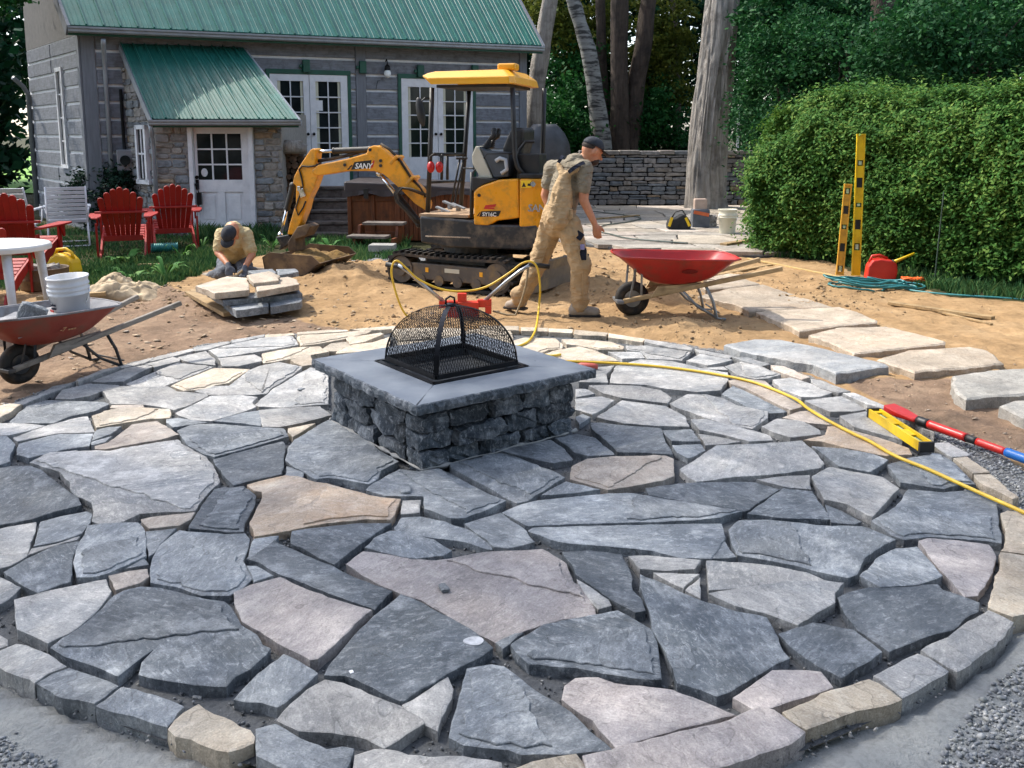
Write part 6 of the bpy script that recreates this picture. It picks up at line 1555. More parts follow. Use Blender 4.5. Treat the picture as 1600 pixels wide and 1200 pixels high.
for dx, c in ((0, .16), (14, .19), (-14, .13)):
    m_ = MB(); m_.tube([e3(*Z7(x+dx, y), c) for x, y in ((1390,480),(1260,430),(1180,420),(1135,470),(1150,540),(1210,600),(1290,680),(1350,740))], .013, 8); tag(ebuild(m_, 'hose', M_RUB, smooth=True), kind='stuff')
# arm
ap = [(365,84),(390,68),(425,74),(412,215),(440,310),(400,420),(350,520),(325,620),(285,720),(238,838),(163,838),(185,740),(212,650),(240,560),(240,400),(213,380),(222,320),(270,228)]
mb = MB(); eprism(mb, ap, .075, -.075, .075, Z7); arm = ebuild(mb, 'arm', M_YEL, bevel=.012)
mb = MB(); mb.tube([e3(*Z7(x, y), .09) for x, y in ((470,195),(410,225),(350,232),(300,225),(270,255),(290,320),(305,400),(280,470),(240,600),(262,665),(305,600),(330,540))], .010, 7); tag(ebuild(mb, 'hose', M_RUB, arm, smooth=True), kind='stuff')
mb = MB(); q = e3(*Z7(300, 465), .085); mb.box(q, (.07, .04, .1), rot=Matrix.Rotation(.3, 3, 'Y')); mb.box(q+Vector((.03,.01,.05)), (.04, .04, .06)); ebuild(mb, 'valve_block', M_CHR, arm, bevel=.006)
# linkage and grading bucket full of soil
mb = MB(); eprism(mb, [(60,860),(170,840),(200,880),(160,940),(90,980),(100,930)], .09, -.09, .09, Z7); ebuild(mb, 'linkage', M_BASE, bevel=.01)
mb = MB(); eprism(mb, [(165,905),(250,770),(330,742),(375,765),(330,850),(240,880),(250,990),(170,985)], .11, -.11, .11, Z7); ebuild(mb, 'coupler', M_RUST, bevel=.012)
bx = [EX(*Z7(x, y), .3) for x, y in ((5,1030),(95,1010),(365,978),(520,1078),(465,1140),(230,1195),(110,1170))]
xa, xb = EX(*Z7(10, 1090), .3)[0], EX(*Z7(515, 1085), .3)[0]; zt2, zb2 = EX(*Z7(300, 985), .1)[1]+.02, EX(*Z7(230, 1195), .42)[1]
bw = .46
mb = MB(); th = .018; sec = [(xa, zt2-.06), (xa-.03, zb2+.02), (xa-.2, zb2-.03), (xb+.2, zb2-.01), (xb, zt2-.10)]; si = [(xa-th, zt2-.06), (xa-.03-th, zb2+.03), (xa-.2, zb2-.03+th), (xb+.2, zb2-.01+th), (xb+th, zt2-.10)]
mb.prism(sec+si[::-1], -bw, bw, 'y')
for s in (-1, 1): mb.prism(sec+[(xb+.1, zt2-.02), (xa-.1, zt2)], s*bw-.012*s if s > 0 else -bw, s*bw if s > 0 else -bw+.012, 'y')
bk = ebuild(mb, 'bucket', M_RUST)
mb = MB(); nx_ = 18; vs = []; fs = []
for i in range(nx_+1):
    for j in range(nx_+1):
        u, v_ = i/nx_, j/nx_; x = xa+(xb-xa)*(.05+.9*u); y = -bw*.96+2*bw*.96*v_; edge_ = min(u, 1-u, v_, 1-v_); vs.append((x, y, zt2-.13+.30*min(edge_, .3)+.05*fbm(x*6, y*6, 4)))
for i in range(nx_):
    for j in range(nx_): a = i*(nx_+1)+j; fs.append((a, a+1, a+nx_+2, a+nx_+1))
mb.add(vs, fs); ebuild(mb, 'soil', M('dark_sandy_soil', '#6b5026', '#8f7038', 8, .95, bmp=.8, bscale=40, bdist=.02, dirt='#4f3c1e', dscale=6), bk, smooth=True)
# red ear defenders hanging on the cross bar: a thing of its own
q = EXO+xd*EX(681, 258, .44)[0]+xn*.46+Vector((0,0,EX(681,258,.44)[1]))
em = thing('ear_defenders', 'red ear defenders hanging from the cross bar of the excavator cab', 'ear defenders', q)
for dx in (-.045, .045):
    mb = MB(); mb.ell((dx, 0, -.02), (.042, .045, .062), 14, 9); mb.build('ear_cup', M_REDP, em, smooth=True)
mb = MB(); mb.tube([(-.06,0,.02), (-.055,0,.09), (0,0,.13), (.055,0,.09), (.06,0,.02)], .008, 6); mb.build('headband', M_BLK, em, smooth=True)
# ================================================================= people
def skinmat(name, a, b_):
    m, t, b, n, l = newmat(name); v = objvec(t, False)
    l.new(ramp(t, noise_n(t, v, 14, 4), [(.35, srgb(a)), (.65, srgb(b_))]), b.inputs['Base Color']); b.inputs['Roughness'].default_value = .5
    b.inputs['Subsurface Weight'].default_value = .08; b.inputs['Subsurface Scale'].default_value = .01; return m
def clothmat(name, a, b_, fold=1.0, scale=5):
    m, t, b, n, l = newmat(name); v = objvec(t, False)
    f = noise_n(t, v, scale*3, 6, .6); l.new(ramp(t, f, [(.3, srgb(a)), (.7, srgb(b_))]), b.inputs['Base Color']); b.inputs['Roughness'].default_value = .9; b.inputs['Specular IOR Level'].default_value = .2
    fo = noise_n(t, mapping(t, v, (1, 1, 2.2), (.3, .4, .2)), scale*2.2, 3, .5, .8)
    n1 = bump(t, fo, .9*fold, .035); l.new(bump(t, noise_n(t, v, 260, 2), .25, .001, n1), b.inputs['Normal']); return m
SKIN = skinmat('skin_tanned', '#b5795a', '#c98d6b')
HAIR = M('dark_hair', '#2a211b', '#3b2f27', 30, .8)
SHIRT = clothmat('olive_tshirt', '#7f7767', '#908776'); OVER = clothmat('tan_overalls', '#a58b69', '#b99f7c', .9, 4); BOOT = M('dusty_boot', '#8d8173', '#a89c8d', 12, .85, bmp=.3, bscale=50)
NAVY = clothmat('navy_cloth', '#1b1f2b', '#282d3b'); SHIRT2 = clothmat('cream_tshirt', '#b8a77f', '#cdbd95'); GREYT = clothmat('grey_trousers', '#5a5f68', '#6f757e'); GLOVE = M('work_glove', '#4c5058', '#62666e', 20, .9)
CLOTHS = {SHIRT: .030, OVER: .034, SHIRT2: .026, GREYT: .028}
CAPM = M('dark_cap', '#22262e', '#2e333c', 20, .85); CAPG = M('grey_cap', '#8b8378', '#9d958a', 20, .85)
def body(name, caps, mat, parent, vox=.009, sm=4, extra=None, thick=0.0, fac=.6):
    mb = MB()
    for c in caps: mb.capsule(*c)
    if extra: extra(mb)
    o = mb.build(name, mat, parent, smooth=True)
    r = o.modifiers.new('remesh', 'REMESH'); r.mode = 'VOXEL'; r.voxel_size = vox; r.use_smooth_shade = True
    s = o.modifiers.new('smooth', 'SMOOTH'); s.factor = fac; s.iterations = sm
    if mat in CLOTHS:                                   # creases
        tx = bpy.data.textures.get('creases') or bpy.data.textures.new('creases', 'CLOUDS'); tx.noise_scale = .075; tx.noise_depth = 2
        d = o.modifiers.new('creases', 'DISPLACE'); d.texture = tx; d.strength = CLOTHS[mat]; d.mid_level = .5; d.texture_coords = 'LOCAL'
    return o
def hand(palm, wrist, fdir, side, thumb, r=.0085, curl=.5):
    """palm block plus four unequal bent fingers and a thumb, as capsules"""
    palm, fdir, side = Vector(palm), Vector(fdir).normalized(), Vector(side).normalized()
    nrm = fdir.cross(side).normalized(); L = [.072, .082, .078, .062]; caps = [(Vector(wrist), palm, .026, .03)]
    for i in range(4):
        b0 = palm+side*(.030-.020*i)+fdir*.030; caps.append((palm+side*(.02-.013*i)-fdir*.01, b0, .017, .0125))
        d1 = (fdir-nrm*curl*.6).normalized(); d2 = (fdir*.6-nrm*curl*1.4).normalized(); m = b0+d1*L[i]*.5; e = m+d2*L[i]*.5
        caps += [(b0, m, .0105, r+.001), (m, e, r+.001, r-.001)]
    t0 = palm+side*.028-fdir*.02; t1 = t0+(side*.7+fdir*.6-nrm*.2).normalized()*.035; t2 = t1+(side*.25+fdir*.9-nrm*.4).normalized()*.03
    caps += [(t0, t1, .015, .012), (t1, t2, .012, .0095)]
    return caps
def head_caps(mb, c, fwd, up, s=1.0):
    """skull, jaw, nose, ears, brow at c, looking along fwd"""
    fwd = Vector(fwd).normalized(); up = (Vector(up)-fwd*Vector(up).dot(fwd)).normalized(); sd_ = fwd.cross(up); M3 = Matrix((sd_, fwd, up)).transposed()
    mb.ell(c+up*.02*s-fwd*.008*s, (.076*s, .095*s, .108*s), 18, 12, M3); mb.ell(c-up*.055*s+fwd*.03*s, (.056*s, .062*s, .062*s), 14, 9, M3)
    mb.capsule(c+fwd*.085*s+up*.005*s, c+fwd*.112*s-up*.028*s, .011*s, .016*s, 8); mb.capsule(c+fwd*.078*s-sd_*.03*s+up*.02*s, c+fwd*.078*s+sd_*.03*s+up*.02*s, .014*s, .014*s, 8)
    mb.capsule(c+fwd*.084*s-sd_*.018*s-up*.058*s, c+fwd*.084*s+sd_*.018*s-up*.058*s, .009*s, .009*s, 8)
    for k in (-1, 1): mb.ell(c+sd_*k*.078*s-up*.005*s, (.012*s, .022*s, .033*s), 8, 7, M3)
    return sd_, fwd, up, M3
# ---- worker walking past the wheelbarrow
WYD = at(912, 490).y
def Wp(px, py, dy=0.0): q = atY(px, py, WYD+dy); return q
w_o = at(880, 487)
man = thing('person', 'man in tan bib overalls, olive t-shirt and dark cap stepping towards the red wheelbarrow', 'person', (w_o.x, w_o.y, 0)); man['category'] = 'person'
MO = Vector((w_o.x, w_o.y, 0))
def L_(v): return v-MO
hd = Wp(925, 236); nb_ = Wp(900, 254, .02); ch = Wp(888, 285, .02); bl_ = Wp(878, 318, .02); hp = Wp(872, 345, .02)
shR, shL = Wp(913, 264, -.10), Wp(863, 264, .14); elR, elL = Wp(912, 313, -.12), Wp(852, 305, .16); wrR, wrL = Wp(928, 347, -.10), Wp(862, 336, .12); haR = Wp(932, 358, -.09)
hipR, hipL = Wp(889, 352, -.06), Wp(862, 352, .09); knR, knL = Wp(906, 415, -.06), Wp(841, 412, .14); anR, anL = Wp(905, 474, -.02), Wp(812, 468, .18)
toR, toL = Wp(930, 487, -.02), Wp(796, 477, .24); heR, heL = Wp(897, 487, -.02), Wp(815, 474, .18)
look = Vector((.86, .25, -.42)); upv = Vector((.3, .1, .95))
caps = [(nb_, hd-Vector((.01,0,.05)), .062, .058), (ch, nb_, .14, .085), (bl_, ch, .13, .14), (hp, bl_, .14, .13), (shL, shR, .075, .075), (shR, elR, .058, .043), (elR, wrR, .044, .029), (shL, elL, .058, .043), (elL, wrL, .044, .029),
        (hipR, knR, .098, .062), (knR, anR, .06, .042), (hipL, knL, .098, .062), (knL, anL, .06, .042), (heR, toR, .042, .038), (heL, toL, .042, .036)]
caps += hand(haR, wrR, Vector((.12, -.1, -1)), Vector((.9, -.2, .1)), 1, curl=.7)
caps += hand(wrL+Vector((.02,0,-.05)), wrL, Vector((.2, 0, -1)), Vector((.9, 0, .1)), 1)
frame = {}
def ex(mb): frame['h'] = head_caps(mb, L_(hd), look, upv)
bd = body('body', [(L_(a), L_(b), ra, rb) for a, b, ra, rb in caps], SKIN, man, .0075, 3, ex, fac=.5)
# t-shirt: torso and short sleeves
tc = [(ch, nb_-Vector((0,0,.012)), .152, .104), (bl_, ch, .142, .152), (shL, shR, .085, .085), (shR, shR.lerp(elR, .62), .080, .068), (shL, shL.lerp(elL, .6), .080, .068), (hp+Vector((0,0,.02)), bl_, .145, .142)]
body('tshirt', [(L_(a), L_(b), ra, rb) for a, b, ra, rb in tc], SHIRT, man, .012, 5)
# overalls: legs, seat, back panel; straps; pockets
oc = [(hp, hp+(bl_-hp)*.55, .158, .150), (hipR, hipL, .118, .118), (hipR, knR, .118, .088), (knR, anR+Vector((0,0,-.03)), .088, .076), (hipL, knL, .118, .088), (knL, anL+Vector((0,0,.0)), .088, .076), (anR+Vector((-.01,0,.05)), anR+Vector((.012,0,.04)), .082, .084), (anL+Vector((-.01,0,.05)), anL+Vector((.012,0,.05)), .082, .084), (knR+Vector((.02,0,.03)), knR+Vector((.02,0,-.03)), .090, .088)]
body('overalls', [(L_(a), L_(b), ra, rb) for a, b, ra, rb in oc], OVER, man, .012, 5)
bk_ = Vector((-.50, -.86, 0)).normalized(); rt_ = Vector((.86, -.50, 0)).normalized()      # his back faces the camera and a little left
def on_back(px, py, off): q = Wp(px, py, -.16); return q+bk_*off*0
def patch(name, pp, mat, depth, th=.012, parent=man):
    """a cloth panel lying on the body: traced outline at its own depth, with real thickness"""
    m_ = MB(); f_ = [L_(Wp(px, py, d)) for px, py, d in pp]; n = len(f_); b_ = [p+Vector((0, th, 0)) for p in f_]
    m_.add(f_+b_, [tuple(range(n)), tuple(range(2*n-1, n-1, -1))]+[(i, n+i, n+(i+1) % n, (i+1) % n) for i in range(n)])
    o = m_.build(name, mat, parent); s_ = o.modifiers.new('sub', 'SUBSURF'); s_.subdivision_type = 'SIMPLE'; s_.levels = s_.render_levels = 3
    sw = o.modifiers.new('wrap', 'SHRINKWRAP'); sw.wrap_method = 'PROJECT' if False else 'NEAREST_SURFACEPOINT'; sw.wrap_mode = 'ABOVE_SURFACE'; sw.offset = depth; return o
def wrap_patch(name, pp, target, mat, off=.006):
    o = patch(name, [(x, y, -.2) for x, y in pp], mat, off, .01); sw = o.modifiers['wrap']; sw.target = target; so = o.modifiers.new('solid', 'SOLIDIFY'); so.thickness = .006; so.offset = 0; return o
tsh = [c for c in _children[man.name] if c.name.startswith('tshirt')][0]; ovr = [c for c in _children[man.name] if c.name.startswith('overalls')][0]
bib = [c for c in (Wp(880,264,-.1),)]
def ribbon(pts, w_, mat, name, parent=man, th=.008, face=Vector((-.5,-.86,.1))):
    m_ = MB(); vs = []; P = [L_(p) for p in pts]
    for i, p in enumerate(P):
        d = (P[min(i+1, len(P)-1)]-P[max(i-1, 0)]).normalized(); s_ = d.cross(face).normalized(); vs += [p+s_*w_/2, p-s_*w_/2, p-s_*w_/2-face*th, p+s_*w_/2-face*th]
    fs = [(4*i+j, 4*i+(j+1) % 4, 4*i+4+(j+1) % 4, 4*i+4+j) for i in range(len(P)-1) for j in range(4)]+[(0,1,2,3), tuple(4*(len(P)-1)+k for k in (3,2,1,0))]
    m_.add(vs, fs); return m_.build(name, mat, parent, smooth=False)
# back panel of the bib as a body-hugging shell, narrower than the shirt, and straps crossing to it
pc_ = [(Wp(872,340,-.05), Wp(878,300,-.055), .118, .098), (Wp(878,300,-.06), Wp(882,276,-.05), .092, .058), (Wp(880,274,-.065), Wp(872,257,.03), .034, .026), (Wp(880,276,-.078), Wp(902,262,-.095), .03, .028)]
body('bib_back', [(L_(a), L_(b), ra, rb) for a, b, ra, rb in [(p+Vector((0,-.055,0)), q+Vector((0,-.055,0)), ra, rb) for p, q, ra, rb in pc_]], OVER, man, .010, 4)
ribbon([Wp(888,269,-.20), Wp(897,262,-.205), Wp(907,256,-.185), Wp(914,253,-.14)], .035, NAVY, 'strap_band'); ribbon([Wp(880,243,-.07), Wp(876,248,-.10), Wp(872,254,-.10)], .03, NAVY, 'strap_band')
for (cx_, cy_, w_, h_) in ((884, 333, .13, .1), (852, 352, .1, .09)):
    q = Wp(cx_, cy_, 0); m_ = MB(); m_.prism([(-w_/2, h_*.4), (-w_/2, -h_*.4), (-w_*.25, -h_*.62), (w_*.25, -h_*.62), (w_/2, -h_*.4), (w_/2, h_*.4)], -.014, .014, 'y'); o = m_.build('back_pocket', OVER, man, bevel=.006); o.location = L_(Wp(cx_, cy_, -.155 if cx_ > 870 else -.02)); o.rotation_euler = (.12, 0, R(-22))
def legpatch(name, px, py, w_, h_, mat, dy, rz=-18, ry=8):
    m_ = MB(); m_.box((0,0,0), (w_, .014, h_)); o = m_.build(name, mat, man, bevel=.006); o.location = L_(Wp(px, py, dy)); o.rotation_euler = (0, R(ry), R(rz)); return o
legpatch('thigh_patch', 905, 368, .075, .07, NAVY, -.155, -12, 35); lp = legpatch('thigh_pocket', 909, 397, .085, .11, NAVY, -.145, -12, 0); legpatch('pocket_tool', 910, 386, .04, .05, M('purple_print', '#77719c', '#8d88ae', 9, .6), -.162, -12, 0)
for (a0, a1, off) in ((hipR, anR, -.105), (hipL, anL, -.105)):
    pts = [L_(a0.lerp(knR if a0 is hipR else knL, f))+Vector((.02, -.112+.02*f, 0)) for f in (0, .5, 1)]+[L_((knR if a0 is hipR else knL).lerp(a1, f))+Vector((.02, -.088+.012*f, 0)) for f in (.4, .8)]
    m_ = MB(); m_.tube(pts, .0045, 6); m_.build('seam', OVER, man, smooth=True)
legpatch('knee_pad', 918, 410, .03, .16, NAVY, -.06, 60, 6)
for an, to, he in ((anR, toR, heR), (anL, toL, heL)):
    d = (to-he); d.z = 0; d.normalize()
    bc = [(he+Vector((0,0,.015)), to+Vector((0,0,-.002)), .056, .048), (he+Vector((0,0,.01)), an+Vector((0,0,.03)), .055, .058)]
    bo = body('boot', [(L_(a), L_(b), ra, rb) for a, b, ra, rb in bc], BOOT, man, .009, 3)
    m_ = MB(); c_ = (he+to)/2; m_.box(L_(c_)+Vector((0,0,-.035)), ((to-he).length+.1, .095, .025), rz=math.atan2(d.y, d.x)); m_.build('sole', M_RUB, bo, bevel=.012)
def cap_on(c, look, upv, mat, parent, off, s=1.0, back=False, panel=None):
    fwd = Vector(look).normalized(); up = (Vector(upv)-fwd*Vector(upv).dot(fwd)).normalized(); sd_ = fwd.cross(up); M3 = Matrix((sd_, fwd, up)).transposed(); c = c-off
    m_ = MB(); vs = []; nu, nv = 20, 8
    for i in range(nv+1):
        th = (math.pi*.52)*i/nv
        for j in range(nu):
            ph = 2*math.pi*j/nu; vs.append(c+up*.045*s-fwd*.006*s+M3 @ Vector((.086*s*math.sin(th)*math.cos(ph), .106*s*math.sin(th)*math.sin(ph), .085*s*math.cos(th))))
    m_.add(vs, [(i*nu+j, (i+1)*nu+j, (i+1)*nu+(j+1) % nu, i*nu+(j+1) % nu) for i in range(nv) for j in range(nu)])
    co = m_.build('cap', mat, parent, smooth=True); so = co.modifiers.new('solid', 'SOLIDIFY'); so.thickness = .006
    bd_ = -fwd if back else fwd; m_ = MB(); vs = []
    for i in range(9):
        a = -.62+1.24*i/8
        p0 = c+up*.043*s+M3 @ Vector((.084*s*math.sin(a*1.75), (.098*s)*math.cos(a*1.5)*(-1 if back else 1), 0)); vs += [p0, p0+bd_*.075*s*math.cos(a*1.6)**.5*1.0-up*.012*s+sd_*.0]
    vs2 = [v-up*.006 for v in vs]; n = len(vs)
    m_.add(vs+vs2, [(2*i, 2*i+1, 2*i+3, 2*i+2) for i in range(8)]+[(n+2*i, n+2*i+2, n+2*i+3, n+2*i+1) for i in range(8)]+[(2*i+1, n+2*i+1, n+2*i+3, 2*i+3) for i in range(8)])
    m_.build('cap_brim', mat, co, smooth=True); m_ = MB(); m_.ell(c+up*.13*s-fwd*.006*s, (.008,.008,.006)); m_.build('cap_button', mat, co); return co
cap_on(hd, look, upv, CAPM, man, MO)
m_ = MB(); fw = look.normalized(); m_.ell(L_(hd)-frame['h'][1]*.024+frame['h'][2]*.026, (.0785, .088, .056), 18, 10, frame['h'][3]); m_.build('hair', HAIR, man, smooth=True)
m_ = MB(); m_.ell(L_(hd)+fw*.035-Vector((.02,0,.075)), (.058, .06, .045), 14, 9); m_.build('beard', HAIR, man, smooth=True)

# ---- man kneeling over the stone pile, head bowed
KY = at(362, 432).y; k0 = at(362, 432)
man2 = thing('person', 'man in cream t-shirt and cap kneeling with bowed head behind the stone pile', 'person', (k0.x, k0.y, 0)); KO = Vector((k0.x, k0.y, 0))
def Kp(px, py, dy=0.0): return atY(px, py, KY+dy)-KO
hd2 = Kp(359, 369, -.30); nk = Kp(364, 358, -.12); ch2 = Kp(366, 376, -.02); pv = Kp(366, 405, .22); sA, sB = Kp(347, 367, -.06), Kp(384, 366, -.06); eA, eB = Kp(341, 395, -.16), Kp(394, 398, -.16); wA, wB = Kp(356, 413, -.34), Kp(383, 417, -.32)
hA, hB_ = Kp(358, 421, -.38), Kp(381, 425, -.38)
kA, kB = Kp(350, 421, -.10), Kp(384, 419, -.10); fA, fB = Kp(330, 432, .32), Kp(396, 424, .4); kA.z = kB.z = .07
look2 = Vector((-.05, -.62, -.78)); up2 = Vector((0, -.78, .62))
caps = [(nk, hd2+Vector((0,.05,.03)), .06, .06), (ch2, nk, .15, .09), (pv, ch2, .14, .155), (sA, sB, .066, .066), (sA, eA, .056, .045), (eA, wA, .045, .03), (sB, eB, .056, .045), (eB, wB, .045, .03), (pv+Vector((-.09,0,-.03)), kA, .105, .07), (pv+Vector((.09,0,-.03)), kB, .105, .07), (kA, fA, .065, .045), (kB, fB, .065, .045)]
caps += hand(hA, wA, Vector((.1,-.6,-.7)), Vector((1,0,0)), 1)+hand(hB_, wB, Vector((-.1,-.6,-.7)), Vector((-1,0,0)), 1)
body('body', caps, SKIN, man2, .009, 3, lambda mb: head_caps(mb, hd2, look2, up2), fac=.5)
tc = [(ch2, nk+Vector((0,.03,-.01)), .165, .105), (pv, ch2, .158, .168), (sA, sB, .085, .085), (sA, sA.lerp(eA, .75), .084, .076), (sB, sB.lerp(eB, .75), .084, .076)]
body('tshirt', tc, SHIRT2, man2, .012, 5)
oc = [(pv, pv+Vector((0,.02,.04)), .16, .15), (pv+Vector((-.09,0,-.03)), kA, .12, .088), (pv+Vector((.09,0,-.03)), kB, .12, .088), (kA, fA, .08, .06), (kB, fB, .08, .06)]
body('trousers', oc, GREYT, man2, .012, 4)
for f_, a in ((fA, -.5), (fB, .4)): body('boot', [(f_, f_+Vector((a*.3, .12, -.02)), .055, .045)], BOOT, man2, .01, 3)
for h_, w_, sx in ((hA, wA, 1), (hB_, wB, -1)):
    gcap = [(a, b, ra+.005, rb+.005) for a, b, ra, rb in hand(h_, w_, Vector((.1*sx,-.6,-.7)), Vector((sx,0,0)), 1)]; body('glove', gcap, GLOVE, man2, .007, 2)
cap_on(hd2+KO, look2, up2, CAPM, man2, KO, back=False)
# hammer in his glove and the chisel he strikes
hm = thing('hammer', 'small hammer held in the kneeling man\'s glove', 'hammer', KO+hB_)
mb = MB(); mb.cyl((.0,.02,.03), (-.06,-.16,-.03), .013, 8); mb.build('handle', M_PLANK, hm); mb = MB(); mb.box((-.065,-.17,-.03), (.11, .035, .035), rz=.4); mb.build('hammer_head', M_BASE, hm, bevel=.005)
# ================================================================= wheelbarrows
def barrow(label, loc, rz, tray_mat, wood_mat, leg_mat, group='wheelbarrows', ts=0.0):
    o = thing('wheelbarrow', label, 'wheelbarrow', loc, rz, group)
    # tray: rings from the bottom to the rolled rim (x along, wheel at x=0)
    rings = [[(.22,.14,.30),(.40,.17,.28),(.62,.165,.33),(.66,.12,.345)], [(.12,.19,.36),(.42,.235,.35),(.70,.225,.385),(.76,.15,.40)], [(-.04,.25,.50),(.40,.31,.49),(.80,.30,.50),(.87,.22,.51)], [(-.15,.27,.585),(.38,.345,.565),(.86,.325,.555),(.93,.25,.555)]]
    V = []; 
    for rg in rings:
        h = [Vector(p) for p in rg]; fr_ = Vector((rg[0][0]-.035, 0, rg[0][2]+.005)); bk = Vector((rg[3][0]+.02, 0, rg[3][2]))
        f2 = Vector((rg[0][0]-.025, rg[0][1]*.6, rg[0][2]+.003)); loop = [fr_, f2]+h+[bk]+[Vector((p.x, -p.y, p.z)) for p in reversed(h)]+[Vector((f2.x, -f2.y, f2.z))]; V.append(loop)
    V = [[Vector((p.x+ts, p.y, p.z)) for p in lp] for lp in V]; n = len(V[0]); vs = [v for lp in V for v in lp]; mb = MB()
    mb.add(vs, [tuple(range(n))]+[(k*n+i, k*n+(i+1) % n, (k+1)*n+(i+1) % n, (k+1)*n+i) for k in range(3) for i in range(n)])
    t = mb.build('tray', tray_mat, o, smooth=True); so = t.modifiers.new('solid', 'SOLIDIFY'); so.thickness = .006; so.offset = -1
    if isinstance(tray_mat, list): so.material_offset = 1; so.material_offset_rim = 1
    su = t.modifiers.new('sub', 'SUBSURF'); su.levels = su.render_levels = 2
    mb = MB(); mb.tube(V[3], .009, 8, closed=True); mb.build('rim', tray_mat[1] if isinstance(tray_mat, list) else tray_mat, t, smooth=True)
    for s in (-1, 1):
        mb = MB(); mb.bar((-.10, s*.10, .155), (1.30, s*.30, .475), .042, .042, (0,0,1)); mb.build('handle', wood_mat, o, bevel=.008)
        mb = MB(); mb.tube([(.62, s*.20, .335), (.70, s*.21, .17), (.74, s*.22, .01), (.82, s*.22, .0)], .014, 8); mb.tube([(.42, s*.18, .27), (.56, s*.2, .12), (.74, s*.22, .015)], .012, 8); mb.build('leg', leg_mat, o, smooth=True)
        mb = MB(); mb.bar((-.04, s*.11, .19), (.0, s*.19, .52), .02, .006); mb.bar((.06, s*.12, .20), (.05, s*.17, .44), .02, .006); tag(mb.build('brace', leg_mat, o), kind='stuff')
        mb = MB(); mb.prism([(.14, .205), (.60, .31), (.60, .335), (.2, .30)], s*.165-.015, s*.165+.015, 'y'); mb.build('wedge', wood_mat, o)
    mb = MB(); mb.bar((.76, -.22, .06), (.76, .22, .06), .012, .012); mb.build('leg_bar', leg_mat, o)
    mb = MB(); mb.box((-.13, 0, .15), (.06, .27, .03)); mb.build('nose_guard', leg_mat, o, bevel=.006)
    mb = MB(); R_, r_ = .118, .047; vs = []; nu, nv = 30, 10
    for i in range(nu):
        a = 2*math.pi*i/nu
        for j in range(nv):
            b = 2*math.pi*j/nv; rr_ = R_+r_*math.cos(b)*(1 if math.cos(b) < .6 else .93); vs.append((rr_*math.cos(a), r_*1.0*math.sin(b), .165+rr_*math.sin(a)))
    mb.add(vs, [(i*nv+j, i*nv+(j+1) % nv, ((i+1) % nu)*nv+(j+1) % nv, ((i+1) % nu)*nv+j) for i in range(nu) for j in range(nv)])
    wh = mb.build('wheel', M_RUB, o, smooth=True)
    mb = MB(); mb.cyl((0,-.03,.165), (0,.03,.165), .078, 18); mb.cyl((0,-.13,.165), (0,.13,.165), .014, 10); mb.build('hub', leg_mat, wh)
    return o
M_TRED = M('tray_red', '#a3201c', '#b92a24', 4, .4, bmp=.08, bscale=30, coat=.15, dirt='#8d3a2e', dscale=7)
M_TRUST = M('tray_rust_red', '#7c2f22', '#8f3d2d', 4, .65, bmp=.2, bscale=30, dirt='#6b4534', dscale=4)
M_MORT = M('dusty_mortar_film', '#77787c', '#929397', 7, .9, bmp=.3, bscale=40, dirt='#6a5a54', dscale=5)
M_OLDW = M('grey_handle_wood', '#7b746b', '#968e84', 5, .85, bmp=.4, bscale=14, stretch=(.8, 9, 9), dirt='#625b52', dscale=6)
q = at(987, 491); wb1 = barrow('clean red wheelbarrow with pale wooden handles standing on the sand', (q.x, q.y+.0, -.015), R(4), M_TRED, M('ash_handle', '#a58a63', '#c0a67d', 5, .7, bmp=.3, bscale=14, stretch=(.8, 9, 9), dirt='#8a7150', dscale=6), M('galvanised', '#7d8083', '#9a9da0', 8, .45, .6))
wb2 = barrow('dusty rust-red wheelbarrow at the left edge with a white bucket standing in it', (-3.32, 5.96, -.02), R(58), [M_TRUST, M_MORT], M_OLDW, M_BASE, ts=-.18); wb2.scale = (.86,)*3
mb = MB(); mb.ell((0,0,0), (.075, .003, .026), 16, 6); o = mb.build('faded_badge', M('faded_print', '#6a0f0d', '#7a1613', 30, .6), wb1); o.location = (.46, -.281, .45); o.rotation_euler = (R(38), 0, 0)
M_GOLD = M('faded_gold', '#b0815a', '#bd8f68', 9, .7)
cu = etext('-7', 0, 0, 0, .06, M_GOLD, wb2, 'tray_print'); cu.location = (.18, -.279, .42); cu.rotation_euler = (R(128), 0, 0)
for i in range(3):
    for j in range(2): mb = MB(); mb.box((.262+.024*i, -.279+.0155*j, .425+.020*j), (.018, .004, .013), rot=Matrix.Rotation(R(38), 3, 'X')); tag(mb.build('print_mark', M_GOLD, wb2), kind='stuff')
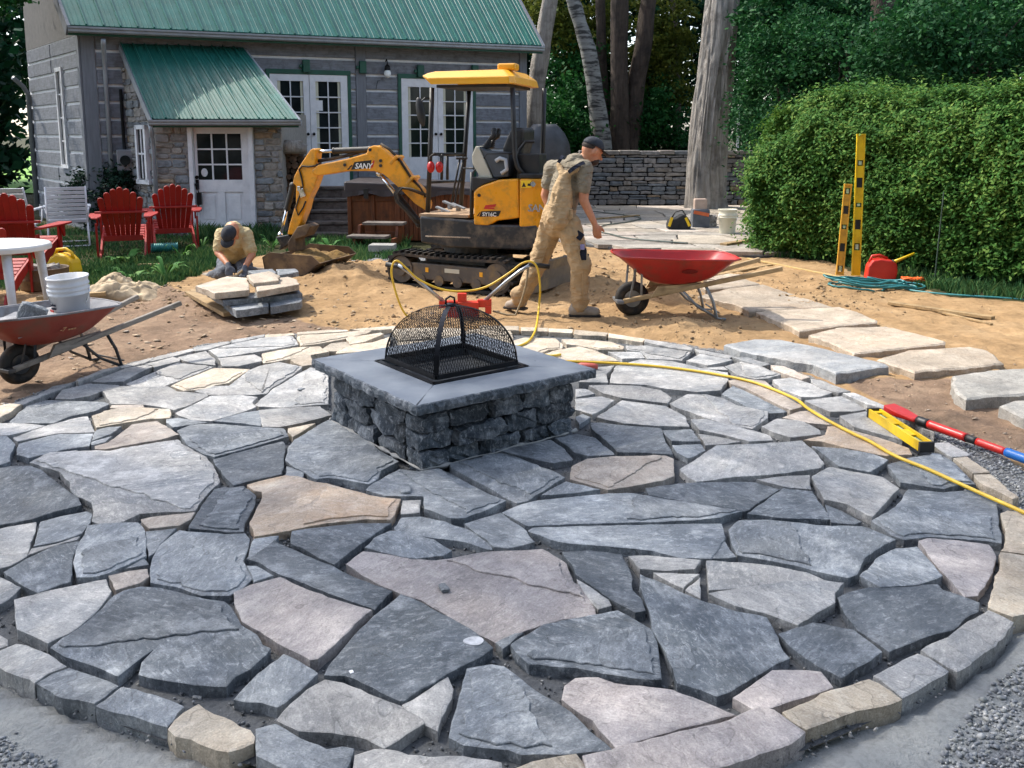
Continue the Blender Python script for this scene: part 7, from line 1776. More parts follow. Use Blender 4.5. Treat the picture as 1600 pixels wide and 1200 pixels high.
# ================================================================= buckets
M_PAIL = M('white_plastic', '#c9cbd0', '#d9dbdf', 5, .4, bmp=.05, bscale=30, dirt='#b4b4b0', dscale=5)
def pail(label, loc, s=1.0, mat=M_PAIL, rings=3, group='white plastic pails', tilt=(0,0,0), fill=None, handle=True, lid=False):
    o = thing('bucket', label, 'bucket', loc, 0, group); o.rotation_euler = tilt
    pr = [(.0,.004),(.118,.0),(.122,.01),(.138,.24)]
    z = .24
    for k in range(rings): pr += [(.139,z),(.147,z+.006),(.147,z+.016),(.140,z+.022)]; z += .034
    pr += [(.142,.362),(.150,.366),(.150,.378),(.140,.378),(.120,.02),(0,.016)]
    mb = MB(); mb.lathe([(r_*s, z_*s) for r_, z_ in pr], 28); mb.build('pail_body', mat, o, smooth=True)
    if handle:
        mb = MB(); mb.tube([(.146*s*math.cos(a), -.146*s*abs(math.sin(a))*.55-.02, (.30-.19*math.sin(a))*s) for a in np.linspace(0, math.pi, 13)], .003, 6); h = mb.build('bail', M_CHR, o, smooth=True)
        mb = MB(); mb.cyl((-.04*s, -.102, .112*s), (.04*s, -.102, .112*s), .011, 8); mb.build('grip', mat, h)
    if lid: mb = MB(); mb.lathe([(0,.372*s),(.153*s,.372*s),(.155*s,.386*s),(.146*s,.398*s),(.13*s,.394*s),(0,.392*s)], 28); mb.build('lid', M_PAIL, o, smooth=True)
    return o
bq = Vector((-3.10, 6.30, 0)); pl = pail('white pail with grooved rim standing in the left wheelbarrow', (bq.x, 6.30, .32), .93, group='white plastic pails', tilt=(R(2), R(-3), R(20)))
mb = MB(); mb.box((-.116,-.066,.12), (.004,.05,.03), rz=.52); mb.box((-.112,-.074,.075), (.004,.07,.022), rz=.52); tag(mb.build('print_mark', M_TXTR, pl), kind='stuff')
mb = MB(); mb.box((-.100,-.088,.17), (.004,.05,.012), rz=.70, rot=None); mb.box((-.100,-.086,.145), (.004,.05,.012), rz=.70); tag(mb.build('print_mark', NAVY, pl), kind='stuff')
q = at(1136, 368); p2 = pail('yellowed white pail standing on the terrace by the big trunk', (q.x, q.y, .04), 1.05, M('yellowed_plastic', '#c9c3ae', '#d8d3bf', 5, .5), 2, tilt=(0,0,0))
# mortar crust and an angle of stone in the left barrow
o = rock((0,0,0), (.62,.36,.10), M('dry_mortar', '#85868a', '#9d9d9f', 12, .95, bmp=.6, bscale=40), 71, 'mortar_crust', None, amp=.03); o.location = (-3.22, 6.12, .385); o.rotation_euler = (0,0,1.0); tag(o, 'grey crust of dry mortar lying in the left wheelbarrow', 'mortar')
o = rock((0,0,0), (.16,.05,.16), ST['m'], 72, 'stone_shard', None, amp=.012); o.location = (-3.22, 5.98, .45); o.rotation_euler = (.3,.4,.5); tag(o, 'pointed grey stone shard sticking up in the left wheelbarrow', 'stone')
# ================================================================= garden chairs
M_ADR = M('adirondack_red', '#8e1410', '#a31d17', 5, .5, bmp=.12, bscale=20, var=.05, coat=.05)
def adirondack(label, loc, rz, s=1.0, group='red slat-back garden chairs'):
    o = thing('garden_chair', label, 'chair', loc, rz, group)         # faces +y; the back leans to -y
    W = .26
    bx0, bz0, bx1, bz1 = -.16, .26, -.42, 1.0
    n = 7; hs_l = [.80, .90, .965, 1.0, .965, .90, .80]
    tl = math.atan2(.26, .74); bd_ = Vector((0, -math.sin(tl), math.cos(tl))); bn = Vector((0, -math.cos(tl), -math.sin(tl)))
    for i in range(n):
        f = (i-(n-1)/2)/((n-1)/2); xb_, xt_ = f*.17, f*.245; Lb = .80*hs_l[i]; w0, w1 = .052, .080
        P = [(xb_-w0/2, 0), (xb_+w0/2, 0), (xt_+w1/2, Lb*.93)]
        for a in np.linspace(.15, math.pi-.15, 6): P.append((xt_+w1/2*math.cos(a), Lb*.93+.045*math.sin(a)))
        P.append((xt_-w1/2, Lb*.93)); m_ = MB(); nn = len(P); c0_ = Vector((0, -.14, .24))
        fr_ = [c0_+Vector((x,0,0))+bd_*y for x, y in P]; bk = [p+bn*.018 for p in fr_]
        m_.add(fr_+bk, [tuple(range(nn)), tuple(range(2*nn-1, nn-1, -1))]+[(k, nn+k, nn+(k+1) % nn, (k+1) % nn) for k in range(nn)]); m_.build('back_slat', M_ADR, o)
    # cross rails behind the slats
    c0_ = Vector((0, -.14, .24))
    m_ = MB(); P = [(-.33,-.0),(.33,-.0),(.33,-.045),(.22,-.085),(0,-.10),(-.22,-.085),(-.33,-.045)]
    up_ = c0_+bd_*.43+bn*.02; m_.prism([(x, up_.y+y+.02) for x, y in P], up_.z-.012, up_.z+.016, 'z'); m_.build('back_rail', M_ADR, o, bevel=.005)
    m_ = MB(); lo_ = c0_+bd_*.05+bn*.03; m_.box(lo_, (.5, .03, .07)); m_.build('lower_rail', M_ADR, o)
    for i in range(6):
        f = i/5; m_ = MB(); m_.box((0, -.10+.50*f, .255+.13*f), (.52, .075, .018), rot=Matrix.Rotation(.26, 3, 'X')); m_.build('seat_slat', M_ADR, o, bevel=.004)
    for s_ in (-1, 1):
        x = s_*.275
        m_ = MB(); m_.prism([(.44,.40),(.44,.30),(-.46,.0),(-.56,.0),(-.5,.09),(-.1,.26)], x-.012, x+.012, 'x'); m_.build('leg', M_ADR, o)
        m_ = MB(); m_.box((s_*.31, .36, .28), (.024, .09, .56)); m_.build('leg', M_ADR, o)
        m_ = MB(); m_.bar((s_*.315, -.38, .50), (s_*.315, -.36, .02), .022, .08, (0,1,0)); m_.build('leg', M_ADR, o)
        m_ = MB(); P = [(s_*.27,.46),(s_*.43,.46),(s_*.45,.40),(s_*.44,.1),(s_*.36,-.36),(s_*.29,-.40),(s_*.27,-.1)]; m_.prism(P, .555, .577, 'z'); m_.build('armrest', M_ADR, o, bevel=.005)
        m_ = MB(); m_.prism([(.40,.553),(.40,.40),(.36,.40),(.26,.553)], s_*.355-.01, s_*.355+.01, 'x'); m_.build('arm_bracket', M_ADR, o)
    o.scale = (s, s, s); return o
def chair_at(px, py): q = at(px, py); return (q.x, q.y, gz(q.x, q.y))
ch1 = adirondack('red slatted chair with its back to the patio, second from the porch door', chair_at(196, 398), R(20), 1.0)
ch2_ = adirondack('red slatted chair with its back to the patio, right beside the porch door', chair_at(272, 383), R(24), 1.0)
ch3 = adirondack('red slatted chair behind the white table, turned to the right', chair_at(38, 424), R(8), 1.02)
ch4 = adirondack('red slatted chair mostly hidden by the white table at the left edge', (atY(-14, 400, 9.3).x, 9.3, -.03), R(12), .9)
M_STRAP = M('white_straps', '#d0d2d6', '#e0e1e4', 4, .5, var=.04); M_STRAPG = M('grey_straps', '#b4b7bd', '#ccced2', 4, .55, var=.05)
def strapchair(label, loc, rz, tilt=.22, mat=M_STRAPG, n=9, H=.98, W=.52, low=.36):
    o = thing('lawn_chair', label, 'chair', loc, rz, 'white strap lawn chairs')
    d = Vector((0, -math.sin(tilt), math.cos(tilt))); b = Vector((0, -.22, low))
    L = H-low
    for s in (-1, 1):
        x = s*W/2; m_ = MB(); m_.tube([b+Vector((x*.9,.03,-.02)), b+Vector((x,0,.02)), b+Vector((x,0,0))+d*L*.5, b+Vector((x,0,0))+d*L], .014, 8); m_.build('back_frame', M_WHITE, o, smooth=True)
        m_ = MB(); m_.tube([(x, .28, .40), (x, -.22, .36), (x*1.04, -.40, .02)], .013, 8); m_.tube([(x, -.2, .38), (x, .1, .3), (x*1.0, .30, .02)], .013, 8); m_.build('leg', M_WHITE, o, smooth=True)
        m_ = MB(); m_.box((s*(W/2+.035), .02, .60), (.055, .46, .03)); m_.build('armrest', M_WHITE, o, bevel=.012); m_ = MB(); m_.tube([(s*(W/2+.03), .22, .59), (s*(W/2+.01), .24, .40)], .012, 8); m_.tube([(s*(W/2+.03), -.2, .59), (s*(W/2), -.26, .50)], .012, 8); m_.build('arm_support', M_WHITE, o, smooth=True)
    for i in range(n):
        c = b+d*(L*(i+.5)/n); m_ = MB(); m_.box(c, (W+.01, .012, L/n*.80), rot=Matrix.Rotation(tilt, 3, 'X')); m_.build('strap', mat, o, bevel=.004)
    for i in range(7):
        m_ = MB(); m_.box((0, -.17+.065*i, .375+.004*i), (W+.01, .052, .012)); m_.build('seat_strap', mat, o, bevel=.004)
    m_ = MB(); m_.tube([(-W/2*1.04, -.40, .03), (W/2*1.04, -.40, .03)], .011, 8); m_.tube([(-W/2, .30, .03), (W/2, .30, .03)], .011, 8); m_.build('foot_bar', M_WHITE, o); return o
strapchair('white strap lawn chair standing upright between the red chairs', chair_at(109, 380), R(25), .14, M_STRAPG, 9, .92, .54)
strapchair('white strap lounge chair leaning back at the left edge behind the red chairs', (atY(14, 350, 13.2).x, 13.2, -.02), R(12), .48, M_STRAP, 7, 1.0, .74, .38)
# ================================================================= table and what stands under it
tq = atY(-18, 382, 7.78); zt_ = atY(60, 384, 7.6).z
tb = thing('garden_table', 'oval white plastic garden table at the left edge', 'table', (tq.x, 7.78, -.03)); hz_ = zt_+.03
mb = MB(); n = 40; prof = [(.0,hz_),(.93,hz_),(.98,hz_-.006),(1,hz_-.02),(1,hz_-.055),(.97,hz_-.06),(.95,hz_-.03),(0,hz_-.03)]; vs = []
for f, z in prof:
    for j in range(n): a = 2*math.pi*j/n; vs.append((.50*f*math.cos(a), .44*f*math.sin(a), z))
mb.add(vs, [(i*n+j, i*n+(j+1) % n, (i+1)*n+(j+1) % n, (i+1)*n+j) for i in range(len(prof)-1) for j in range(n)])
mb.build('tabletop', M('table_plastic', '#cfccc6', '#dedbd5', 4, .45), tb, smooth=False, bevel=.004)
for sx in (-1, 1):
    for sy in (-1, 1): mb = MB(); mb.tube([(sx*.29, sy*.26, hz_-.04), (sx*.34, sy*.30, 0)], [.04, .028], 12); mb.build('leg', M_PAIL, tb, smooth=True)
dq = at(52, 452); dr = thing('fire_bowl', 'rusty brown metal drum under the white table', 'drum', (dq.x, dq.y+.25, -.03))
mb = MB(); mb.lathe([(0,.01),(.24,.0),(.25,.02),(.25,.10),(.256,.11),(.25,.12),(.25,.22),(.258,.23),(.25,.235),(.24,.225),(.24,.03),(0,.03)], 28); mb.build('drum_shell', M_RUST, dr, smooth=True)
rk = rock((0,0,.2), (.3,.24,.12), STW[1], 55, 'stone_fill', dr, amp=.03)
yq = at(78, 440); yc = thing('yellow_case', 'bright yellow rounded plastic case with a moulded handle behind the bucket', 'case', (yq.x, yq.y+.35, -.02), R(-15))
ym = M('case_yellow', '#d9a90a', '#e6b816', 5, .4)
mb = MB(); mb.prism([(-.19,.0),(.17,.0),(.19,.10),(.17,.22),(.09,.29),(-.03,.31),(-.12,.26),(-.19,.15)], -.09, .09, 'y'); mb.build('case_shell', ym, yc, bevel=.03, seg=3)
mb = MB(); mb.tube([(-.12,0,.26), (-.08,0,.34), (.04,0,.355), (.12,0,.31), (.14,0,.24)], .018, 8); mb.build('handle', ym, yc, smooth=True)
mb = MB()
for i in range(5): mb.box((-.05+.035*i, -.093, .10), (.012, .008, .1), rot=Matrix.Rotation(.4, 3, 'Y'))
tag(mb.build('vent', M_RUST, yc), kind='stuff')
# crumpled canvas
cq = at(188, 462); mb = MB(); nx_, ny_ = 70, 44; vs = []; fs = []
for i in range(nx_+1):
    for j in range(ny_+1):
        u, v_ = i/nx_*2-1, j/ny_*2-1; e_ = max(0, 1-u*u)*max(0, 1-v_*v_); x, y = u*.42+.04*nz(u*3, v_*3), v_*.26+.04*nz(u*3, v_*3, 5)
        rdg = abs(nz(u*2.3+v_, v_*3.1, 2)); z = (.08+.09*max(0, 1-((u+.35)/.6)**2)+.05*max(0, 1-((u-.45)/.4)**2))*e_**.5*(1+.5*nz(u*2, v_*2, 7))+.17*(.35-rdg)*e_**.5+.05*(.3-abs(nz(u*5-v_*2, v_*4, 8)))*e_**.5; vs.append((x, y, max(z, .002)))
for i in range(nx_):
    for j in range(ny_): a = i*(ny_+1)+j; fs.append((a, a+ny_+1, a+ny_+2, a+1))
mb.add(vs, fs); o = mb.build('canvas_sheet', M('canvas', '#b3a083', '#cbb99c', 6, .95, bmp=.3, bscale=120, dirt='#98866c', dscale=4), smooth=True); o.location = (cq.x, cq.y+.1, gz(cq.x, cq.y)-.01); so = o.modifiers.new('solid', 'SOLIDIFY'); so.thickness = .006; tag(o, 'crumpled beige canvas heaped behind the left wheelbarrow', 'canvas')
mb = MB(); mb.bar((-.2,0,.03), (.42,.16,.05), .09, .035); o = mb.build('plank', M_PLANK); p_ = at(90, 470); o.location = (p_.x, p_.y, 0); tag(o, 'short plank behind the left wheelbarrow bucket', 'plank')
mb = MB(); mb.bar((-.16,.05,.03), (.16,-.06,.05), .06, .02); o = mb.build('plank', M_PLANK); p_ = at(236, 418); o.location = (p_.x, p_.y, 0); tag(o, 'small board lying in the weeds left of the kneeling man', 'board')
# teal roll in the grass
mt_ = M('teal_plastic', '#2a7d7a', '#3f9a95', 8, .45); q0, q1 = at(236, 396), at(278, 394); mb = MB(); k = 44; pts = [q0.lerp(q1, i/k)+Vector((0,0,.075)) for i in range(k+1)]; mb.tube(pts, [.06+.012*math.sin(i*1.9) for i in range(k+1)], 14)
o = mb.build('ribbed_roll', mt_, smooth=True, world=q0); o.location = q0; tag(o, 'teal ribbed plastic roll lying in the grass below the chairs', 'roll')
# ================================================================= stone pile on boards
pq = at(390, 484); pile_z = gz(pq.x, pq.y)
def pile_slab(pp, top, th, mat, label, seed):
    P = [at(*Zs(x, y), top) for x, y in pp]; c = sum(P, Vector((0,0,0)))/len(P); c.z = 0
    o = slab_mesh('stone_slab', P, top, th, mat, None, seed, step=.05, amp=.014, edge=.012, off=c, tilt=.02); o.location = c; return tag(o, label, 'stone slab', 'slabs stacked on boards')
def Zs(x, y): return (x/3.3333, 250+y/3.3333)
DKS = ST['m']
pile_slab([(1165,742),(1330,718),(1385,716),(1400,760),(1230,782)], .10, .07, DKS, 'dark slab at the lower left front of the stone pile', 701)
pile_slab([(1390,716),(1540,690),(1572,700),(1568,738),(1410,762)], .10, .07, DKS, 'dark slab at the lower right front of the stone pile', 702)
pile_slab([(1080,690),(1300,690),(1560,670),(1575,690),(1340,716),(1160,738)], .15, .05, DKS, 'flat slab in the middle layer of the stone pile', 703)
pile_slab([(1018,652),(1180,602),(1285,612),(1300,660),(1296,678),(1120,694)], .23, .06, M_SLABS['t'], 'tan top slab at the left of the stone pile', 704)
pile_slab([(1330,655),(1400,615),(1500,602),(1548,620),(1556,648),(1340,690)], .23, .06, M_SLABS['t'], 'tan top slab at the right of the stone pile', 705)
pile_slab([(1285,600),(1400,580),(1455,600),(1450,625),(1320,638)], .27, .04, M_SLABS['t'], 'pale slab the kneeling man is working on', 706)
pile_slab([(1290,578),(1420,566),(1440,585),(1330,598)], .25, .05, DKS, 'narrow dark slab behind the pale one on the pile', 707)
pile_slab([(1440,570),(1540,566),(1556,580),(1450,598)], .25, .05, DKS, 'narrow dark slab at the far right of the pile', 708)
for i, ((xa_, ya_), (xb_, yb_), lab) in enumerate((((985,700),(1190,815),'board sticking out at the left of the stone pile'), ((1010,685),(1240,800),'second board under the stone pile'), ((975,712),(1060,700),'short board end left of the stone pile'))):
    a, b = at(*Zs(xa_, ya_), .03), at(*Zs(xb_, yb_), .0); mb = MB(); mb.bar(a-a, b-a, .09, .035); o = mb.build('timber_board', M_PLANK); o.location = (a.x, a.y, .05-.012*i); tag(o, lab, 'board')
# ================================================================= hot tub, spa step, block, firewood, covered grill
x0_, x1_ = atY(543, 330, 14.2).x, atY(737, 330, 14.2).x; tubz = atY(600, 304, 14.2).z
tub = thing('hot_tub', 'brown wood panelled hot tub with a folding dark cover beside the steps', 'hot tub', ((x0_+x1_)/2, 14.2, 0)); TB = tub.location.copy()
xc = atY(620, 330, 14.2).x
mb = MB(); mb.box(((x0_+x1_)/2, 15.0, tubz/2), (x1_-x0_-.06, 1.5, tubz-.02)); mb.build('tub_core', M_CEDAR, tub, world=TB)
for a, b in ((x0_, x0_+.06), (x0_+(xc-x0_)*.47, x0_+(xc-x0_)*.55), (xc-.03, xc+.05)): mb = MB(); mb.box(((a+b)/2, 14.215, tubz/2), (b-a, .05, tubz)); mb.build('post', M_CEDAR, tub, world=TB, bevel=.006)
for a, b in ((x0_+.06, x0_+(xc-x0_)*.47), (x0_+(xc-x0_)*.55, xc-.03)):
    for zz, hh in ((tubz-.06, .09), (.09, .10)): mb = MB(); mb.box(((a+b)/2, 14.225, zz), (b-a, .04, hh)); mb.build('rail', M_CEDAR, tub, world=TB, bevel=.005)
    mb = MB(); mb.box(((a+b)/2, 14.245, tubz/2), (b-a, .03, tubz-.2)); mb.build('panel', M_CEDAR, tub, world=TB, bevel=.01)
k = 16
for i in range(k): a = xc+.05+(x1_-xc-.05)*i/k; b = xc+.05+(x1_-xc-.05)*(i+1)/k-.008; mb = MB(); mb.box(((a+b)/2, 14.23+.002*(i % 2), tubz/2), (b-a, .035, tubz)); mb.build('slat', M_CEDAR, tub, world=TB, bevel=.004)
cvz = tubz+.005
for a, b, lab in ((x0_-.04, (x0_+x1_)/2-.1, 1), ((x0_+x1_)/2-.1, x1_+.03, -1)):
    mb = MB(); za, zb2_ = (.20, .17) if lab > 0 else (.17, .10); mb.add([Vector(p) for p in ((a,14.14,cvz),(b,14.14,cvz),(b,15.85,cvz),(a,15.85,cvz),(a,14.16,cvz+za),(b,14.16,cvz+zb2_),(b,15.85,cvz+zb2_),(a,15.85,cvz+za))], [(0,3,2,1),(4,5,6,7),(0,1,5,4),(1,2,6,5),(2,3,7,6),(3,0,4,7)]); mb.build('cover', M_VINYL, tub, world=TB, bevel=.03, seg=3)
mb = MB()
a, b = x0_-.06, x1_; n_ = 40; vs = []
for i in range(n_+1): x = a+(b-a)*i/n_; d_ = .07+.03*nz(x*4, 3)+.03*math.sin(x*9); vs += [(x, 14.125-.015*nz(x*7, 1), cvz+.06), (x, 14.115-.03*abs(nz(x*5, 9)), cvz+.06-d_)]
mb.add(vs, [(2*i, 2*i+2, 2*i+3, 2*i+1) for i in range(n_)]); o = mb.build('cover_skirt', M_VINYL, tub, world=TB); so = o.modifiers.new('solid', 'SOLIDIFY'); so.thickness = .012
mb = MB(); mb.box(((x0_+x1_)/2-.66, 14.10, cvz+.02), (.07, .03, .16)); mb.build('strap', M_BLK, tub, world=TB)
sq = at(575, 388); sp = thing('spa_step', 'two-tread brown wooden step in front of the hot tub', 'step', (sq.x, sq.y, 0), R(-8))
wq = lambda px, py: None
mb = MB(); mb.box((.14, .42, .33), (.62, .27, .04)); mb.build('tread', M_WOODG, sp, bevel=.006); mb = MB(); mb.box((-.02, .12, .16), (.60, .27, .04)); mb.build('tread', M_WOODG, sp, bevel=.006)
for x in (-.22, .36): mb = MB(); mb.prism([(.02, -.03), (.52, -.03), (.52, .31), (.30, .31), (.26, .14), (.02, .14)], x-.02, x+.02, 'x'); mb.build('side_board', M_CEDAR, sp)
q = at(595, 394); mb = MB(); mb.box((0,.12,.05), (.36,.26,.10)); o = mb.build('concrete_block', M('concrete', '#8c8b86', '#a09f99', 12, .9, bmp=.5, bscale=50), bevel=.008); o.location = (q.x, q.y, 0); o.rotation_euler = (0,0,R(-4)); tag(o, 'pale grey concrete block lying in front of the spa step', 'block')
fx0, fx1 = atY(443.5, 300, 15.35).x, atY(478, 300, 15.35).x; ft = atY(460, 238, 15.35).z
fw_ = thing('firewood_stack', 'tall narrow stack of dark firewood against the porch wall', 'firewood', ((fx0+fx1)/2, 15.35, 0)); FO = fw_.location.copy(); rr = random.Random(9)
M_END = M('log_end', '#4b3a2d', '#6a5443', 14, .9, dirt='#2e241c', dscale=9, var=.25)
z_ = .06; r_i = 0
while z_ < ft:
    x = fx0+.05+(.05 if r_i % 2 else 0)
    while x < fx1-.02:
        r_ = rr.uniform(.045, .068); mb = MB(); y0 = 15.33+rr.uniform(-.04, .05); mb.tube([(x, y0, z_), (x+rr.uniform(-.01,.01), y0+.4, z_+rr.uniform(-.01,.01))], r_, rr.choice((5, 6, 7, 9))); mb.build('log', M_END, fw_, world=FO, bevel=.004); x += r_*2.02
    z_ += .098; r_i += 1
mb = MB(); mb.tube([(fx0-.02, 15.28, ft+.06), ((fx0+fx1)/2, 15.26, ft+.09), (fx1+.05, 15.3, ft+.05)], [.09,.12,.08], 9); mb.tube([(fx0, 15.3, ft+.15), (fx1-.02, 15.3, ft+.16)], [.06,.05], 7); o = mb.build('top_bark', M_BARK, fw_, world=FO, smooth=True); o['kind'] = 'stuff'
gq = atY(850, 235, 17.6); gw0, gw1 = atY(812, 235, 17.6).x, atY(890, 235, 17.6).x; gt = atY(850, 194, 17.6).z
mb = MB(); nx_, nz__ = 40, 22; vs = []; fs = []; gwd = (gw1-gw0)/2
for k in range(nz__+1):
    f = k/nz__; z = .55+(gt-.55)*f
    for i in range(nx_):
        a = 2*math.pi*i/nx_; sx = gwd*(1 if f < .62 else 1-.55*((f-.62)/.38)**2); sy = .30*(1 if f < .7 else 1-.35*((f-.7)/.3)**2); ca, sa = math.cos(a), math.sin(a); sq_ = (abs(ca)**4+abs(sa)**4)**-.25
        fold = 1+.05*math.sin(a*9+3*nz(a, f*3))*(1-f*.6)+.04*nz(a*3, f*4, 2); vs.append((sx*ca*sq_*fold, sy*sa*sq_*fold, z))
for k in range(nz__):
    for i in range(nx_): fs.append((k*nx_+i, k*nx_+(i+1) % nx_, (k+1)*nx_+(i+1) % nx_, (k+1)*nx_+i))
fs.append(tuple(nz__*nx_+i for i in range(nx_))); mb.add(vs, fs)
o = mb.build('covered_grill', M('grill_cover', '#33363b', '#464a50', 5, .55, bmp=.4, bscale=6, bdist=.02), smooth=True); o.location = ((gw0+gw1)/2, 17.6, 0); tag(o, 'barbecue grill under a dark grey folded cover behind the excavator seat', 'grill')
# ================================================================= spirit levels, fuel can, hose, stakes, tools
M_LVY = M('level_yellow', '#d9b114', '#e6c223', 5, .4, dirt='#bd9a1c', dscale=6); M_LVO = M('level_old_yellow', '#cf9a2a', '#dcab3c', 5, .5, dirt='#a87c2c', dscale=5); M_VIAL = M('vial', '#9db58a', '#c5d2ae', 6, .2)
def level(label, a, b, w_, t_, mat, holes, face, endmat=M_BLK, group='yellow spirit levels'):
    """box-section level from a to b; face = direction its broad side looks"""
    a, b = Vector(a), Vector(b); d = (b-a).normalized(); L = (b-a).length; f = (Vector(face)-d*Vector(face).dot(d)).normalized(); s = d.cross(f); M3 = Matrix((s, f, d)).transposed().to_4x4(); o = thing('spirit_level', label, 'level', a, 0, group)
    def bx(z0, z1, x0, x1, y0, y1, name, m_, parent=o): mb = MB(); mb.box(((x0+x1)/2, (y0+y1)/2, (z0+z1)/2), (x1-x0, y1-y0, z1-z0), M4=M3); return mb.build(name, m_, parent)
    h = w_/2; fl = w_*.16
    bx(0, L, -h, -h+fl, -t_/2, t_/2, 'flange', mat); bx(0, L, h-fl, h, -t_/2, t_/2, 'flange', mat)
    zs = [0]+[v for p in holes for v in (p[0]-p[1]/2, p[0]+p[1]/2)]+[1]
    for i in range(0, len(zs), 2): bx(zs[i]*L+.001, zs[i+1]*L-.001, -h+fl, h-fl, -t_*.28, t_*.28, 'web', mat)
    for p in holes:
        z0, z1 = (p[0]-p[1]/2)*L, (p[0]+p[1]/2)*L
        if p[2] == 'v': bx(z0+.012, z1-.012, -h*.35, h*.35, -.006, .006, 'vial', M_VIAL); bx(z0, z1, -h*.62, -h*.36, -.005, .005, 'vial_holder', M_BLK); bx(z0, z1, h*.36, h*.62, -.005, .005, 'vial_holder', M_BLK)
        else: bx(z0, z1, -h+fl, h-fl, -.003, .003, 'slot', M_BLK)
    for z0, z1 in ((-.012, .006), (L-.006, L+.012)): bx(z0, z1, -h-.002, h+.002, -t_/2-.002, t_/2+.002, 'end_cap', endmat)
    return o
q = at(1337, 429); yb_ = q.y; tall = level('tall bright yellow spirit level leaning against the cedar hedge', q+Vector((0,0,.0)), atY(1345.5, 211, yb_+.2), .098, .035, M_LVY, [(.20,.05,'v'),(.36,.07,'s'),(.50,.03,'v'),(.66,.07,'s'),(.80,.04,'v')], (-.15,-1,0), M_LVY)
q = at(1312, 428); level('shorter worn yellow level leaning left of the tall one', q, atY(1325, 289, q.y+.14), .088, .035, M_LVO, [(.06,.07,'v'),(.30,.09,'s'),(.53,.05,'v'),(.72,.09,'s'),(.93,.07,'v')], (-.15,-1,0), M_LVO)
a, b = at(1366, 645, .03), at(1447, 698, .03); level('short yellow and black level lying flat on the edge of the paving', a, b, .075, .05, M_LVY, [(.16,.18,'v'),(.5,.16,'v'),(.83,.17,'v')], (0,0,1))
q = at(1375, 434); fc = thing('fuel_can', 'red plastic fuel can with a yellow spout by the hedge', 'fuel can', (q.x, q.y, -.02), R(-8)); M_FUEL = M('fuel_red', '#c02a20', '#d23a2c', 5, .4)
mb = MB(); mb.prism([(-.17,0),(.16,0),(.175,.10),(.165,.19),(.10,.235),(-.02,.25),(-.11,.235),(-.155,.16)], -.085, .085, 'y'); mb.build('can_body', M_FUEL, fc, bevel=.025, seg=3)
mb = MB(); mb.tube([(-.13,0,.20), (-.10,0,.275), (-.02,0,.285), (.07,0,.25)], .016, 8); mb.build('handle', M_FUEL, fc, smooth=True)
mb = MB(); mb.tube([(.13,0,.20), (.20,-.0,.235), (.36,-.01,.315)], [.026,.018,.013], 10); sp_ = mb.build('spout', M_LVY, fc, smooth=True); mb = MB(); mb.cyl((.115,0,.19), (.15,0,.21), .034, 12); mb.build('collar', M_BLK, sp_)
q = at(1424, 440); mb = MB(); rr = random.Random(2)
pts = [Vector((.14*math.cos(i*.9)*(.5+.5*rr.random()), .07*math.sin(i*1.3), .02+.035*rr.random())) for i in range(60)]; mb.tube(pts, .009, 5); o = mb.build('orange_cord', M('orange_cord', '#d9591a', '#e66c26', 9, .6), smooth=True); o.location = (q.x, q.y, -.01); tag(o, 'tangle of orange cord in the grass right of the fuel can', 'cord')
def gcurve(name, pts, r_, mat, label, cat, sub=6, n=8, lift=0.0):
    P = [Vector(p) for p in pts]; Q = []
    for i in range(len(P)-1):
        p0, p1, p2, p3 = P[max(i-1, 0)], P[i], P[i+1], P[min(i+2, len(P)-1)]
        for k in range(sub):
            t = k/sub; Q.append(.5*((2*p1)+(p2-p0)*t+(2*p0-5*p1+4*p2-p3)*t*t+(3*p1-p0-3*p2+p3)*t**3))
    Q.append(P[-1]); mb = MB(); c = Q[0].copy(); mb.tube([q_-c for q_ in Q], r_, n); o = mb.build(name, mat, None, smooth=True); o.location = c
    if label: tag(o, label, cat)
    return o
M_HOSE = M('teal_hose', '#2c6f72', '#3d8587', 9, .4); rr = random.Random(8)
pts = []
cc_ = at(1367, 446)
for k in range(95):
    a = k*.42+rr.uniform(-.05, .05); w1 = 1+.22*math.sin(k*.13)+rr.uniform(-.03, .03); off = Vector((.12*math.sin(k*.071), .05*math.cos(k*.09), 0)); p = cc_+off+Vector((.38*w1*math.cos(a), .17*w1*math.sin(a), 0)); p.z = gz(p.x, p.y)+.015+.0006*k+.008*rr.random(); pts.append(p)
for px, py in ((1405,446),(1424,451),(1460,456),(1510,461),(1560,464),(1620,467),(1700,472)): p = at(px, py); p.z = gz(p.x, p.y)+.014; pts.append(p)
gcurve('garden_hose', pts, .011, M_HOSE, 'teal garden hose coiled on the sand, its end running off to the right', 'hose', 4)
pts = [];
for a in np.linspace(-.6, 5.2, 22): p = at(1338, 449)+Vector((.30*math.cos(a), .16*math.sin(a), 0)); p.z = gz(p.x, p.y)+.014; pts.append(p)
gcurve('hose_loop', pts, .011, M_HOSE, 'stray loop of teal hose at the left of the coil', 'hose', 3)
q = at(1460, 437); mb = MB(); mb.cyl((0,0,-.1), ((atY(1478,300,q.y).x-q.x), .05, atY(1478,300,q.y).z), .008, 8); o = mb.build('metal_stake', M('stake_green', '#3a4a42', '#55665d', 8, .5, .4)); o.location = q; tag(o, 'thin grey-green metal stake standing in front of the hedge', 'stake')
def stick(name, a, b, w_, h_, mat, label, cat='board', r=False):
    a, b = Vector(a), Vector(b); a.z = gz(a.x, a.y)+h_/2; b.z = gz(b.x, b.y)+h_/2; mb = MB(); mb.bar(a-a, b-a, w_, h_); o = mb.build(name, mat, bevel=.004); o.location = a; tag(o, label, cat); return o
stick('timber_strip', at(1390,470), at(1552,496), .07, .03, M_PLANK, 'sandy wooden batten half sunk in the sand right of the stepping stones')
